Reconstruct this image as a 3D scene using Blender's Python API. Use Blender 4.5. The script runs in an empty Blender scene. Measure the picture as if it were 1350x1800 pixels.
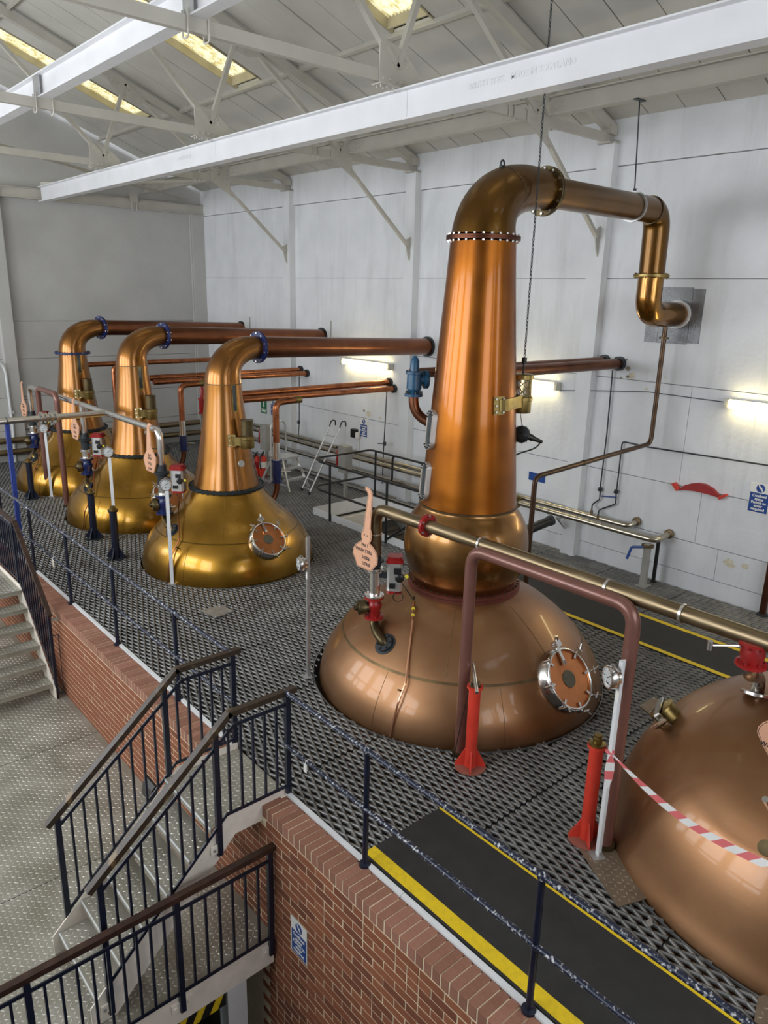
import bpy, math, random
import numpy as np
from mathutils import Vector as V, Matrix

scene = bpy.context.scene
col = scene.collection
rnd = random.Random(7)
PI = math.pi

# ------------------------------------------------------------------ camera (fitted to the photograph's vanishing points)
FPX, YAW, PITCH, ROLL, CAMZ = 1307.4, 0.72361, 0.28468, -0.02552, 4.0
_fwd = V((math.sin(YAW) * math.cos(PITCH), math.cos(YAW) * math.cos(PITCH), -math.sin(PITCH)))
_rt = V((math.cos(YAW), -math.sin(YAW), 0))
_dn = _fwd.cross(_rt)
RIGHT = math.cos(ROLL) * _rt + math.sin(ROLL) * _dn
DOWN = -math.sin(ROLL) * _rt + math.cos(ROLL) * _dn
FWD = _fwd
CAM = V((0, 0, CAMZ))
cd = bpy.data.cameras.new('camera')
cam = bpy.data.objects.new('camera', cd)
col.objects.link(cam)
cd.sensor_fit = 'HORIZONTAL'
cd.sensor_width = 36.0
cd.lens = 36.0 * FPX / 1350.0
cd.clip_start = 0.05
m = Matrix((RIGHT, -DOWN, -FWD)).transposed().to_4x4()
m.translation = CAM
cam.matrix_world = m
scene.camera = cam

# ------------------------------------------------------------------ sky, daylight, exposure
scene.view_settings.view_transform = 'Standard'
scene.view_settings.look = 'None'
scene.view_settings.gamma = 1.0
scene.view_settings.use_curve_mapping = False
scene.view_settings.exposure = 0.0
world = bpy.data.worlds.new('sky')
scene.world = world
world.use_nodes = True
bg = world.node_tree.nodes['Background']
bg.inputs[0].default_value = (0.86, 0.92, 1.0, 1)
bg.inputs[1].default_value = 2.8
scene.cycles.use_denoising = True
scene.cycles.max_bounces = 8
scene.cycles.diffuse_bounces = 4
scene.cycles.glossy_bounces = 4
scene.cycles.transmission_bounces = 6
scene.cycles.transparent_max_bounces = 8
scene.cycles.sample_clamp_indirect = 6.0


def daylight(name, loc, rot, sx, sy, power, color=(0.93, 0.97, 1.0)):
    l = bpy.data.lights.new(name, 'AREA')
    l.shape = 'RECTANGLE'
    l.size = sx
    l.size_y = sy
    l.energy = power
    l.color = color
    o = bpy.data.objects.new(name, l)
    o.location = loc
    o.rotation_euler = rot
    col.objects.link(o)
    return o


WIN_X, WIN_Z0, WIN_Z1 = -3.4, 2.6, 5.6
WIN_Y = [(3.0, 6.0), (7.0, 10.0), (11.0, 14.0), (15.0, 18.0)]
for (a, b) in WIN_Y:       # daylight standing in each window of the left wall
    daylight('window_daylight', (WIN_X + 0.06, (a + b) / 2, (WIN_Z0 + WIN_Z1) / 2), (0, -PI / 2, 0), WIN_Z1 - WIN_Z0, b - a, 195)
FWIN = [(1.0, 4.0), (5.0, 8.0)]
FWIN_Y = -3.4
for (a, b) in FWIN:        # and in the two windows of the wall behind
    daylight('window_daylight', ((a + b) / 2, FWIN_Y + 0.06, (WIN_Z0 + WIN_Z1) / 2), (PI / 2, 0, 0), b - a, WIN_Z1 - WIN_Z0, 100)


# ------------------------------------------------------------------ photograph pixel -> place
def ray(px, py):
    return (RIGHT * ((px - 675) / FPX) + DOWN * ((py - 900) / FPX) + FWD)


def on_z(px, py, z=0.0):
    d = ray(px, py)
    return CAM + d * ((z - CAM.z) / d.z)


def on_x(px, py, x):
    d = ray(px, py)
    return CAM + d * (x / d.x)


def on_y(px, py, y):
    d = ray(px, py)
    return CAM + d * (y / d.y)


def up_z(px, py, x, y):
    """height of the pixel on the vertical line through (x, y)"""
    d = ray(px, py)
    n = V((d.x, d.y))
    t = (x * d.x + y * d.y) / (d.x * d.x + d.y * d.y)
    return CAM.z + d.z * t


def lathe_hit(px, py, c, prof, off=0.0):
    """first point of the pixel's ray on a turned body, with its normal"""
    d = ray(px, py)
    def rad(z):
        for (r0, z0), (r1, z1) in zip(prof, prof[1:]):
            if z0 <= z <= z1:
                return r0 + (r1 - r0) * (z - z0) / (z1 - z0)
        return -1
    t, best, p, q = 2.0, None, None, None
    while t < 30:
        p = CAM + d * t
        r = rad(p.z)
        q = math.hypot(p.x - c[0], p.y - c[1])
        if r > 0:
            if q <= r + off:
                break
            if best is None or q - r < best[0]:
                best = (q - r, p.copy(), q, r)
        t += 0.002
    else:      # the ray just misses: take the nearest point of the outline
        g, p, q, r = best
        k = (r + off) / q
        p = V((c[0] + (p.x - c[0]) * k, c[1] + (p.y - c[1]) * k, p.z))
        q = r + off
    e = 0.02
    dr = (rad(p.z + e) - rad(p.z - e)) / (2 * e) if rad(p.z - e) > 0 and rad(p.z + e) > 0 else 0
    n = V(((p.x - c[0]) / q, (p.y - c[1]) / q, -dr)).normalized()
    return p, n


# ------------------------------------------------------------------ mesh builder
ORG = {}


def frame(z, x=None):
    z = V(z).normalized()
    if x is None:
        x = V((0, 0, 1)) if abs(z.z) < 0.9 else V((1, 0, 0))
    x = V(x)
    y = z.cross(x).normalized()
    x = y.cross(z).normalized()
    return x, y, z


class MB:
    def __init__(self):
        self.v = []
        self.f = []

    def add(self, vs, fs):
        o = len(self.v)
        self.v += [tuple(a) for a in vs]
        self.f += [tuple(i + o for i in f) for f in fs]
        return self

    def box(self, a, b):
        x0, y0, z0 = a
        x1, y1, z1 = b
        vs = [(x0, y0, z0), (x1, y0, z0), (x1, y1, z0), (x0, y1, z0), (x0, y0, z1), (x1, y0, z1), (x1, y1, z1), (x0, y1, z1)]
        return self.add(vs, [(0, 3, 2, 1), (4, 5, 6, 7), (0, 1, 5, 4), (1, 2, 6, 5), (2, 3, 7, 6), (3, 0, 4, 7)])

    def obox(self, c, ax, ay, az):
        """box from centre and three half-axis vectors"""
        c, ax, ay, az = V(c), V(ax), V(ay), V(az)
        vs = [c + i * ax + j * ay + k * az for k in (-1, 1) for (i, j) in ((-1, -1), (1, -1), (1, 1), (-1, 1))]
        return self.add(vs, [(0, 3, 2, 1), (4, 5, 6, 7), (0, 1, 5, 4), (1, 2, 6, 5), (2, 3, 7, 6), (3, 0, 4, 7)])

    def bar(self, p, q, w, h, up=(0, 0, 1)):
        """rectangular bar from p to q"""
        p, q = V(p), V(q)
        d = q - p
        L = d.length
        d.normalize()
        s = d.cross(V(up))
        if s.length < 1e-4:
            s = d.cross(V((1, 0, 0)))
        s.normalize()
        u = s.cross(d).normalized()
        return self.obox((p + q) / 2, d * (L / 2), s * (w / 2), u * (h / 2))

    def cyl(self, p, q, r0, r1=None, n=16, caps=True):
        p, q = V(p), V(q)
        r1 = r0 if r1 is None else r1
        x, y, z = frame(q - p)
        vs = []
        for c, r in ((p, r0), (q, r1)):
            for i in range(n):
                a = 2 * PI * i / n
                vs.append(c + x * (r * math.cos(a)) + y * (r * math.sin(a)))
        fs = [(i, (i + 1) % n, n + (i + 1) % n, n + i) for i in range(n)]
        if caps:
            fs += [tuple(range(n - 1, -1, -1)), tuple(range(n, 2 * n))]
        return self.add(vs, fs)

    def lathe(self, prof, o=(0, 0, 0), d=(0, 0, 1), n=24, closed=False, caps=True):
        """prof = [(r, t)] turned about the axis o + t*d"""
        o = V(o)
        x, y, z = frame(d, (1, 0, 0) if abs(V(d).normalized().z) > 0.9 else None)
        vs, fs = [], []
        for (r, t) in prof:
            for i in range(n):
                a = 2 * PI * i / n
                vs.append(o + z * t + x * (r * math.cos(a)) + y * (r * math.sin(a)))
        k = len(prof)
        for j in range(k if closed else k - 1):
            j2 = (j + 1) % k
            for i in range(n):
                i2 = (i + 1) % n
                fs.append((j * n + i, j * n + i2, j2 * n + i2, j2 * n + i))
        if not closed and caps:
            if prof[0][0] > 1e-4:
                fs.append(tuple(range(n - 1, -1, -1)))
            if prof[-1][0] > 1e-4:
                fs.append(tuple(range((k - 1) * n, k * n)))
        return self.add(vs, fs)

    def tube(self, path, r, n=12, caps=True):
        """swept tube; r a number or one radius for each point"""
        path = [V(p) for p in path]
        rs = [r] * len(path) if isinstance(r, (int, float)) else r
        k = len(path)
        t0 = (path[1] - path[0]).normalized()
        x, y, _ = frame(t0)
        vs, fs = [], []
        for i in range(k):
            if i == 0:
                t = t0
            elif i == k - 1:
                t = (path[i] - path[i - 1]).normalized()
            else:
                t = ((path[i] - path[i - 1]).normalized() + (path[i + 1] - path[i]).normalized()).normalized()
            x = (x - t * x.dot(t)).normalized()
            y = t.cross(x)
            for j in range(n):
                a = 2 * PI * j / n
                vs.append(path[i] + x * (rs[i] * math.cos(a)) + y * (rs[i] * math.sin(a)))
        for i in range(k - 1):
            for j in range(n):
                j2 = (j + 1) % n
                fs.append((i * n + j, i * n + j2, (i + 1) * n + j2, (i + 1) * n + j))
        if caps:
            fs += [tuple(range(n - 1, -1, -1)), tuple(range((k - 1) * n, k * n))]
        return self.add(vs, fs)

    def prism(self, poly, o, ux, uy, th):
        """flat outline (2D points) at o in axes ux, uy, given thickness th along ux x uy"""
        o, ux, uy = V(o), V(ux).normalized(), V(uy).normalized()
        w = ux.cross(uy).normalized()
        n = len(poly)
        vs = [o + ux * a + uy * b - w * (th / 2) for (a, b) in poly] + [o + ux * a + uy * b + w * (th / 2) for (a, b) in poly]
        fs = [tuple(range(n - 1, -1, -1)), tuple(range(n, 2 * n))]
        fs += [(i, (i + 1) % n, n + (i + 1) % n, n + i) for i in range(n)]
        return self.add(vs, fs)

    def sphere(self, c, r, n=12, sc=(1, 1, 1)):
        c = V(c)
        prof = [(r * math.sin(PI * i / (n // 2)), -r * math.cos(PI * i / (n // 2))) for i in range(n // 2 + 1)]
        prof[0] = (r * 0.02, -r)
        prof[-1] = (r * 0.02, r)
        k = len(self.v)
        self.lathe(prof, c, (0, 0, 1), n)
        self.v[k:] = [tuple(c[i] + (p[i] - c[i]) * sc[i] for i in range(3)) for p in self.v[k:]]
        return self

    def build(self, name, mat, parent=None, smooth=False):
        return obj(name, mesh(name, self.v, self.f, mat, ORG.get(parent.name, V((0, 0, 0))) if parent else V((0, 0, 0)), smooth), parent)


def mesh(name, vs, fs, mat, org, smooth=False):
    me = bpy.data.meshes.new(name)
    me.from_pydata([(p[0] - org[0], p[1] - org[1], p[2] - org[2]) for p in vs], [], fs)
    if mat:
        me.materials.append(mat)
    if smooth:
        me.polygons.foreach_set('use_smooth', [True] * len(me.polygons))
        try:
            me.set_sharp_from_angle(angle=math.radians(38))
        except Exception:
            pass
    me.update()
    return me


def obj(name, me, parent=None):
    o = bpy.data.objects.new(name, me)
    col.objects.link(o)
    if parent:
        o.parent = parent
        ORG[o.name] = ORG.get(parent.name, V((0, 0, 0)))
    return o


def tag(o, label=None, cat=None, group=None, kind=None):
    if label: o['label'] = label
    if cat: o['category'] = cat
    if group: o['group'] = group
    if kind: o['kind'] = kind
    return o


def thing(name, label, cat, loc=(0, 0, 0), group=None, kind=None):
    o = bpy.data.objects.new(name, None)
    o.empty_display_size = 0.1
    col.objects.link(o)
    o.location = loc
    ORG[o.name] = V(loc)
    return tag(o, label, cat, group, kind)


def copy_tree(o, parent=None, shift=None):
    c = o.copy()
    col.objects.link(c)
    c.parent = parent
    org = ORG.get(o.name, V((0, 0, 0))).copy()
    if parent is None and shift is not None:
        c.location = o.location + V(shift)
    ORG[c.name] = (org + V(shift)) if shift is not None else org
    for ch in o.children:
        copy_tree(ch, c, shift)
    return c


def arc_path(pts, rad, seg=6):
    """polyline with rounded corners"""
    pts = [V(p) for p in pts]
    out = [pts[0]]
    for i in range(1, len(pts) - 1):
        a, b, c = pts[i - 1], pts[i], pts[i + 1]
        u, w = (a - b), (c - b)
        r = rad[i - 1] if isinstance(rad, (list, tuple)) else rad
        ang = u.angle(w)
        if ang > 3.1:
            out.append(b)
            continue
        t = min(r / math.tan(ang / 2), u.length * 0.48, w.length * 0.48)
        p, q = b + u.normalized() * t, b + w.normalized() * t
        for k in range(seg + 1):
            s = k / seg
            # quadratic blend close to a circular bend
            out.append(p * (1 - s) ** 2 + b * (2 * s * (1 - s)) + q * s * s)
    out.append(pts[-1])
    res = [out[0]]
    for p in out[1:]:
        if (p - res[-1]).length > 1e-4:
            res.append(p)
    return res


def bezier(p0, p1, p2, p3, n=16):
    p0, p1, p2, p3 = V(p0), V(p1), V(p2), V(p3)
    return [p0 * (1 - t) ** 3 + p1 * (3 * t * (1 - t) ** 2) + p2 * (3 * t * t * (1 - t)) + p3 * t ** 3 for t in [i / n for i in range(n + 1)]]


def text_mesh(name, body, size, o, ux, uy, mat, parent, extrude=0.001, align='CENTER', spacing=1.0):
    """lettering as geometry: baseline at o, running along ux, up along uy"""
    cu = bpy.data.curves.new(name, 'FONT')
    cu.body = body
    cu.size = size
    cu.align_x = align
    cu.align_y = 'CENTER'
    cu.extrude = extrude
    cu.offset = size * 0.035
    cu.space_line = 0.9
    cu.space_character = spacing
    cu.resolution_u = 3
    t = bpy.data.objects.new(name, cu)
    me = bpy.data.meshes.new_from_object(t)
    bpy.data.objects.remove(t)
    bpy.data.curves.remove(cu)
    ux, uy = V(ux).normalized(), V(uy).normalized()
    w = ux.cross(uy)
    org = ORG.get(parent.name, V((0, 0, 0))) if parent else V((0, 0, 0))
    M = Matrix((ux, uy, w)).transposed().to_4x4()
    M.translation = V(o) - org
    me.transform(M)
    me.materials.clear()
    me.materials.append(mat)
    me.name = name
    return obj(name, me, parent)


# ------------------------------------------------------------------ materials
MATS = {}


def pm(name, c, rough=0.5, metal=0.0, var=0.12, scale=4.0, bump=0.0, bscale=40.0, c2=None, mix=0.5, coat=0.0, stretch=(1, 1, 1), rvar=0.0, emit=None, estr=0.0, sharp=False, spec=0.5, detail=4.0):
    """principled surface with noise in colour, gloss and relief; c2 = second colour in patches"""
    if name in MATS:
        return MATS[name]
    mt = bpy.data.materials.new(name)
    mt.use_nodes = True
    nt = mt.node_tree
    N, L = nt.nodes, nt.links
    b = N['Principled BSDF']
    b.inputs['Roughness'].default_value = rough
    b.inputs['Metallic'].default_value = metal
    b.inputs['Coat Weight'].default_value = coat
    b.inputs['Coat Roughness'].default_value = 0.07
    b.inputs['Specular IOR Level'].default_value = spec
    tc = N.new('ShaderNodeTexCoord')
    mp = N.new('ShaderNodeMapping')
    mp.inputs['Scale'].default_value = stretch
    L.new(tc.outputs['Object'], mp.inputs['Vector'])
    no = N.new('ShaderNodeTexNoise')
    no.inputs['Scale'].default_value = scale
    no.inputs['Detail'].default_value = detail
    L.new(mp.outputs['Vector'], no.inputs['Vector'])
    rp = N.new('ShaderNodeValToRGB')
    if c2 is None:
        lo = tuple(x * (1 - var) for x in c)
        hi = tuple(min(1, x * (1 + var)) for x in c)
    else:
        lo, hi = c, c2
    w = 0.06 if sharp else 0.22
    rp.color_ramp.elements[0].position = max(0, mix - w)
    rp.color_ramp.elements[1].position = min(1, mix + w)
    rp.color_ramp.elements[0].color = (*lo, 1)
    rp.color_ramp.elements[1].color = (*hi, 1)
    L.new(no.outputs['Fac'], rp.inputs['Fac'])
    L.new(rp.outputs['Color'], b.inputs['Base Color'])
    if rvar:
        mr = N.new('ShaderNodeMapRange')
        mr.inputs['From Min'].default_value = 0.3
        mr.inputs['From Max'].default_value = 0.7
        mr.inputs['To Min'].default_value = max(0.03, rough - rvar)
        mr.inputs['To Max'].default_value = min(1, rough + rvar)
        L.new(no.outputs['Fac'], mr.inputs['Value'])
        L.new(mr.outputs['Result'], b.inputs['Roughness'])
    if bump:
        n2 = N.new('ShaderNodeTexNoise')
        n2.inputs['Scale'].default_value = bscale
        n2.inputs['Detail'].default_value = 3
        L.new(mp.outputs['Vector'], n2.inputs['Vector'])
        bp = N.new('ShaderNodeBump')
        bp.inputs['Strength'].default_value = bump
        bp.inputs['Distance'].default_value = 0.02
        L.new(n2.outputs['Fac'], bp.inputs['Height'])
        L.new(bp.outputs['Normal'], b.inputs['Normal'])
    if emit:
        b.inputs['Emission Color'].default_value = (*emit, 1)
        b.inputs['Emission Strength'].default_value = estr
    MATS[name] = mt
    return mt


M_white = pm('white_paint', (0.70, 0.71, 0.72), 0.55, var=0.06, scale=2, bump=0.15, bscale=30)
M_steelwhite = pm('painted_steel', (0.49, 0.465, 0.41), 0.5, var=0.07, scale=3, bump=0.05, bscale=60)
M_beam = pm('white_beam_paint', (0.74, 0.74, 0.76), 0.45, var=0.05, scale=2, bump=0.05)
M_cream = pm('cream_paint', (0.80, 0.73, 0.64), 0.5, var=0.10, scale=6, bump=0.06)
M_navy = pm('navy_paint', (0.006, 0.009, 0.024), 0.38, var=0.3, scale=20)
M_navyworn = pm('navy_worn_paint', (0.008, 0.013, 0.035), 0.4, scale=48, c2=(0.55, 0.55, 0.55), mix=0.61, sharp=True, detail=9)
M_blue = pm('blue_paint', (0.02, 0.045, 0.25), 0.4, var=0.15)
M_bluevalve = pm('dark_blue_enamel', (0.012, 0.022, 0.10), 0.3, var=0.2, scale=20)
M_seablue = pm('sea_blue_enamel', (0.015, 0.075, 0.15), 0.35, var=0.15, scale=15)
M_red = pm('red_paint', (0.62, 0.045, 0.025), 0.42, var=0.12, scale=6)
M_redvalve = pm('red_enamel', (0.30, 0.012, 0.012), 0.32, var=0.2, scale=12)
M_rail = pm('dark_stained_wood', (0.030, 0.013, 0.009), 0.4, scale=14, c2=(0.07, 0.032, 0.02), mix=0.62, stretch=(1, 1, 1), bump=0.05)
M_railworn = pm('worn_handrail_wood', (0.038, 0.024, 0.014), 0.42, scale=9, c2=(0.22, 0.14, 0.06), mix=0.64, sharp=True, detail=6)
M_brick = pm('red_brick', (0.215, 0.066, 0.029), 0.85, scale=30, c2=(0.29, 0.102, 0.048), bump=0.3, bscale=160)
M_brickb = pm('red_brick_dark', (0.155, 0.048, 0.023), 0.85, scale=30, c2=(0.215, 0.072, 0.034), bump=0.3, bscale=160)
M_coping = pm('coping_brick_face', (0.26, 0.115, 0.072), 0.85, scale=30, c2=(0.33, 0.155, 0.10), bump=0.3, bscale=160)
M_mortar = pm('mortar', (0.74, 0.62, 0.43), 0.95, var=0.12, scale=20, bump=0.4, bscale=120)
M_grate = pm('galvanised_mesh', (0.22, 0.217, 0.21), 0.40, metal=0.6, var=0.25, scale=3, rvar=0.1)
M_gratebar = pm('galvanised_bar', (0.16, 0.165, 0.17), 0.5, metal=0.5, var=0.2)
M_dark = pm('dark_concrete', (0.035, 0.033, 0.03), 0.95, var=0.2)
M_rubber = pm('black_rubber', (0.022, 0.021, 0.020), 0.75, var=0.2, scale=8, bump=0.2, bscale=200)
M_yellow = pm('yellow_paint', (0.80, 0.56, 0.01), 0.6, scale=30, c2=(0.62, 0.42, 0.02), mix=0.66, bump=0.15, bscale=150)
M_steel = pm('stainless', (0.62, 0.60, 0.57), 0.22, metal=1.0, var=0.08, rvar=0.08)
M_steelb = pm('stainless_bronzed', (0.25, 0.19, 0.115), 0.40, metal=1.0, var=0.15, rvar=0.1, stretch=(1, 1, 1))
M_steelbright = pm('polished_stainless', (0.82, 0.81, 0.79), 0.24, metal=1.0, var=0.04)
M_galv = pm('galvanised', (0.48, 0.48, 0.47), 0.42, metal=0.7, var=0.15, scale=10)
M_brass = pm('aged_brass', (0.30, 0.22, 0.08), 0.35, metal=1.0, var=0.3, scale=12)
M_brassdark = pm('dark_bronze', (0.12, 0.09, 0.045), 0.4, metal=0.9, var=0.3, scale=12)
M_walltube = pm('wall_stainless', (0.50, 0.455, 0.37), 0.28, metal=1.0, var=0.12, rvar=0.08)
M_lugbrown = pm('worn_brown_lugs', (0.30, 0.235, 0.165), 0.45, metal=0.4, var=0.2)
M_black = pm('black_plastic', (0.012, 0.012, 0.012), 0.35, var=0.2)
M_blackpipe = pm('black_pipe_paint', (0.012, 0.013, 0.015), 0.4, var=0.2)
M_iron = pm('dark_iron', (0.03, 0.035, 0.04), 0.45, metal=0.3, var=0.3)
M_grey = pm('grey_paint', (0.32, 0.31, 0.28), 0.5, var=0.1)
M_alu = pm('aluminium', (0.70, 0.70, 0.69), 0.35, metal=0.8, var=0.1)
M_pinkpipe = pm('brown_red_pipe', (0.20, 0.088, 0.068), 0.36, metal=0.35, var=0.12, coat=0.2)
M_copper = pm('copper_pipe', (0.42, 0.155, 0.07), 0.30, metal=1.0, var=0.25, scale=6, rvar=0.06)
M_copperdull = pm('dull_copper_pipe', (0.17, 0.07, 0.038), 0.34, metal=0.95, var=0.25, scale=6)
M_copperbright = pm('bright_copper_pipe', (0.85, 0.45, 0.28), 0.22, metal=1.0, var=0.1)
# still skins
M_washpot = pm('wash_pot_copper', (0.26, 0.122, 0.052), 0.42, metal=0.88, scale=1.4, c2=(0.37, 0.20, 0.102), bump=0.02, bscale=60, rvar=0.05, detail=7, coat=0.3)
M_bulb = pm('wash_bulb_copper', (0.20, 0.086, 0.016), 0.30, metal=0.92, scale=2.2, c2=(0.32, 0.163, 0.052), coat=0.4, detail=7, rvar=0.05)
M_neck = pm('wash_neck_copper', (0.215, 0.060, 0.0045), 0.34, metal=0.9, scale=1.5, c2=(0.345, 0.112, 0.010), coat=0.32, stretch=(1, 1, 1.8), bump=0.004, bscale=30, detail=5, rvar=0.05)
M_swan = pm('swan_neck_copper', (0.115, 0.050, 0.006), 0.34, metal=0.9, scale=2.0, c2=(0.18, 0.083, 0.011), coat=0.3, rvar=0.05, detail=6)
M_gold = pm('spirit_pot_copper', (0.285, 0.140, 0.012), 0.29, metal=0.9, scale=1.6, c2=(0.41, 0.215, 0.026), coat=0.4, bump=0.015, bscale=60, rvar=0.06, detail=7)
M_goldneck = pm('spirit_neck_copper', (0.22, 0.086, 0.017), 0.30, metal=0.92, scale=2.2, c2=(0.315, 0.138, 0.030), coat=0.4, rvar=0.06, stretch=(1, 1, 0.4), detail=7)
M_arm = pm('lyne_arm_copper', (0.15, 0.045, 0.014), 0.32, metal=0.9, scale=2.5, c2=(0.22, 0.074, 0.024), coat=0.3, rvar=0.05)
M_door = pm('manway_copper', (0.58, 0.22, 0.085), 0.36, metal=1.0, var=0.2, scale=5)
M_signcopper = pm('sign_copper', (0.80, 0.44, 0.28), 0.45, metal=0.25, var=0.06, scale=12)
M_ink = pm('engraving_black', (0.02, 0.015, 0.015), 0.6)
M_signwhite = pm('sign_white', (0.82, 0.81, 0.76), 0.4, var=0.03)
M_signblue = pm('sign_blue', (0.012, 0.06, 0.26), 0.4, var=0.05)
M_signgreen = pm('sign_green', (0.008, 0.17, 0.07), 0.4, var=0.05)
M_dial = pm('dial_white', (0.85, 0.86, 0.86), 0.25, var=0.02)
M_plate = pm('tread_plate', (0.29, 0.27, 0.215), 0.42, metal=0.5, scale=2.5, c2=(0.46, 0.44, 0.38), rvar=0.1, detail=6)
M_lug = pm('worn_lugs', (0.46, 0.44, 0.38), 0.36, metal=0.5, scale=2.5, c2=(0.66, 0.64, 0.57), detail=6)
M_platebrown = pm('brown_tread_plate', (0.18, 0.13, 0.085), 0.5, metal=0.4, scale=6, c2=(0.26, 0.20, 0.14))
M_foil = pm('foil_plate', (0.19, 0.195, 0.20), 0.36, metal=0.9, var=0.2, scale=6, bump=0.35, bscale=70)
M_orange = pm('orange_plastic', (0.75, 0.24, 0.02), 0.4)
M_yellowtag = pm('yellow_tag', (0.85, 0.78, 0.05), 0.5)
M_ttape_w = pm('tape_white', (0.80, 0.79, 0.78), 0.4, var=0.03)
M_ttape_r = pm('tape_red', (0.72, 0.16, 0.17), 0.4, var=0.06)
M_tube = pm('lamp_diffuser', (0.95, 0.93, 0.8), 0.4, emit=(1.0, 0.84, 0.42), estr=16.0)
M_concretewall = pm('bare_wall', (0.45, 0.44, 0.42), 0.9, var=0.1)
# ================================================================== THE SETTING
WX = 10.0            # long wall, front face
EY = 18.75           # end wall, front face
COLY = [2.61, 6.63, 10.65, 14.66]
PZ = -1.2            # tread plate floor beside the stills
BX = 2.69            # face of the brick wall
RX = 2.915           # railing line
EAVE_Z, SLOPE, RIDGE = 6.42, 0.355, 3.5
def roof_z(x): return EAVE_Z + (9.95 - x) * SLOPE if x >= RIDGE else EAVE_Z + (9.95 - (2 * RIDGE - x)) * SLOPE

M_wall = pm('old_white_wall', (0.66, 0.67, 0.69), 0.65, scale=1.6, c2=(0.76, 0.77, 0.79), bump=0.25, bscale=14, detail=8)
def stain_wall(mt):
    """grime that runs down the paint in streaks and blotches"""
    nt = mt.node_tree; N, L = nt.nodes, nt.links
    b = N['Principled BSDF']
    src = b.inputs['Base Color'].links[0].from_socket
    tc = N.new('ShaderNodeTexCoord'); mp = N.new('ShaderNodeMapping')
    mp.inputs['Scale'].default_value = (2.2, 2.2, 0.28)
    L.new(tc.outputs['Object'], mp.inputs['Vector'])
    no = N.new('ShaderNodeTexNoise'); no.inputs['Scale'].default_value = 1.7; no.inputs['Detail'].default_value = 8; no.inputs['Roughness'].default_value = 0.65
    L.new(mp.outputs['Vector'], no.inputs['Vector'])
    r = N.new('ShaderNodeMapRange'); r.inputs['From Min'].default_value = 0.52; r.inputs['From Max'].default_value = 0.78; r.inputs['To Max'].default_value = 0.42
    L.new(no.outputs['Fac'], r.inputs['Value'])
    mx = N.new('ShaderNodeMix'); mx.data_type = 'RGBA'
    L.new(r.outputs['Result'], mx.inputs['Factor']); L.new(src, mx.inputs[6]); mx.inputs[7].default_value = (0.44, 0.45, 0.42, 1)
    L.new(mx.outputs[2], b.inputs['Base Color'])
stain_wall(M_wall)
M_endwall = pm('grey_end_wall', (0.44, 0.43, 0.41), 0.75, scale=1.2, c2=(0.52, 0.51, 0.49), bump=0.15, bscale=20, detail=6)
M_roof = pm('white_roof_sheet', (0.50, 0.485, 0.44), 0.6, scale=1.5, c2=(0.60, 0.585, 0.54), bump=0.05, bscale=10)
M_roofback = pm('roof_backing', (0.035, 0.035, 0.033), 0.9)

# ---- long wall: panels between the columns, laid in rows
wr = MB().box((WX + 0.05, -3.6, -2.7), (WX + 0.3, EY + 0.3, 6.9)).build('wall_right', M_mortar if False else M_concretewall)
tag(wr, 'long white panelled wall behind the stills', 'wall', kind='structure')
rows = [(-2.7, 0.24), (0.25, 0.70), (0.71, 1.475), (1.485, 2.88), (2.89, 4.3), (4.31, 5.81)]
edges = [-3.5] + COLY + [EY]
for i in range(len(edges) - 1):
    a, b = edges[i], edges[i + 1]
    for j, (z0, z1) in enumerate(rows):
        cuts = [a, b] if j not in (1, 2, 3) else [a, (a + b) / 2 + 0.35 * (j - 2), b]
        for y0, y1 in zip(cuts, cuts[1:]):
            px = WX - (0.004 if j in (1, 3) else 0.0)
            MB().box((px, y0 + 0.003, z0), (WX + 0.06, y1 - 0.003, z1)).build('wall_panel', M_wall, wr)
    MB().box((WX - 0.035, a + 0.003, 5.82), (WX + 0.06, b - 0.003, 6.50)).build('wall_panel', M_wall, wr)

# ---- end wall
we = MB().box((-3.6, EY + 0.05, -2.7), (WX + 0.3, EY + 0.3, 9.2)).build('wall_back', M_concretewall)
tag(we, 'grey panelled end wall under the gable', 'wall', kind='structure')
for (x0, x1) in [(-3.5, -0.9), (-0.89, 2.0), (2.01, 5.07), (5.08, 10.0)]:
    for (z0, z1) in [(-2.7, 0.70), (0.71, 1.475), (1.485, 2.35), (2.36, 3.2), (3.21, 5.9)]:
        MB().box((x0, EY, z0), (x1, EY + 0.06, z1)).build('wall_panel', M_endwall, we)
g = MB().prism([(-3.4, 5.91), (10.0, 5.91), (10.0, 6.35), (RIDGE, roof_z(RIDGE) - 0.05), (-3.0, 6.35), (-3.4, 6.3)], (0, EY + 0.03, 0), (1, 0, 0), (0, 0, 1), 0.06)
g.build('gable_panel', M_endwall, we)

# ---- left wall and the wall behind, with their windows (the daylight side)
def window_wall(name, label, openings, fixed, axis, span):
    o = thing(name, label, 'wall', kind='structure')
    z0, z1 = -2.7, 6.5
    def bx(a, b, c, d, nm, mt, t=0.1, off=0.0, par=o):
        if axis == 'y':
            return MB().box((fixed - 0.2 + off, a, c), (fixed - 0.2 + off + t, b, d)).build(nm, mt, par)
        return MB().box((a, fixed - 0.2 + off, c), (b, fixed - 0.2 + off + t, d)).build(nm, mt, par)
    bx(span[0], span[1], z0, WIN_Z0, 'wall_panel', M_wall)
    bx(span[0], span[1], WIN_Z1, z1, 'wall_panel', M_wall)
    cur = span[0]
    for a, b in openings:
        bx(cur, a, WIN_Z0, WIN_Z1, 'wall_panel', M_wall)
        cur = b
    bx(cur, span[1], WIN_Z0, WIN_Z1, 'wall_panel', M_wall)
    return o
wl = window_wall('wall_left', 'white wall with tall windows facing the stills', WIN_Y, WIN_X, 'y', (-3.6, EY + 0.2))
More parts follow.
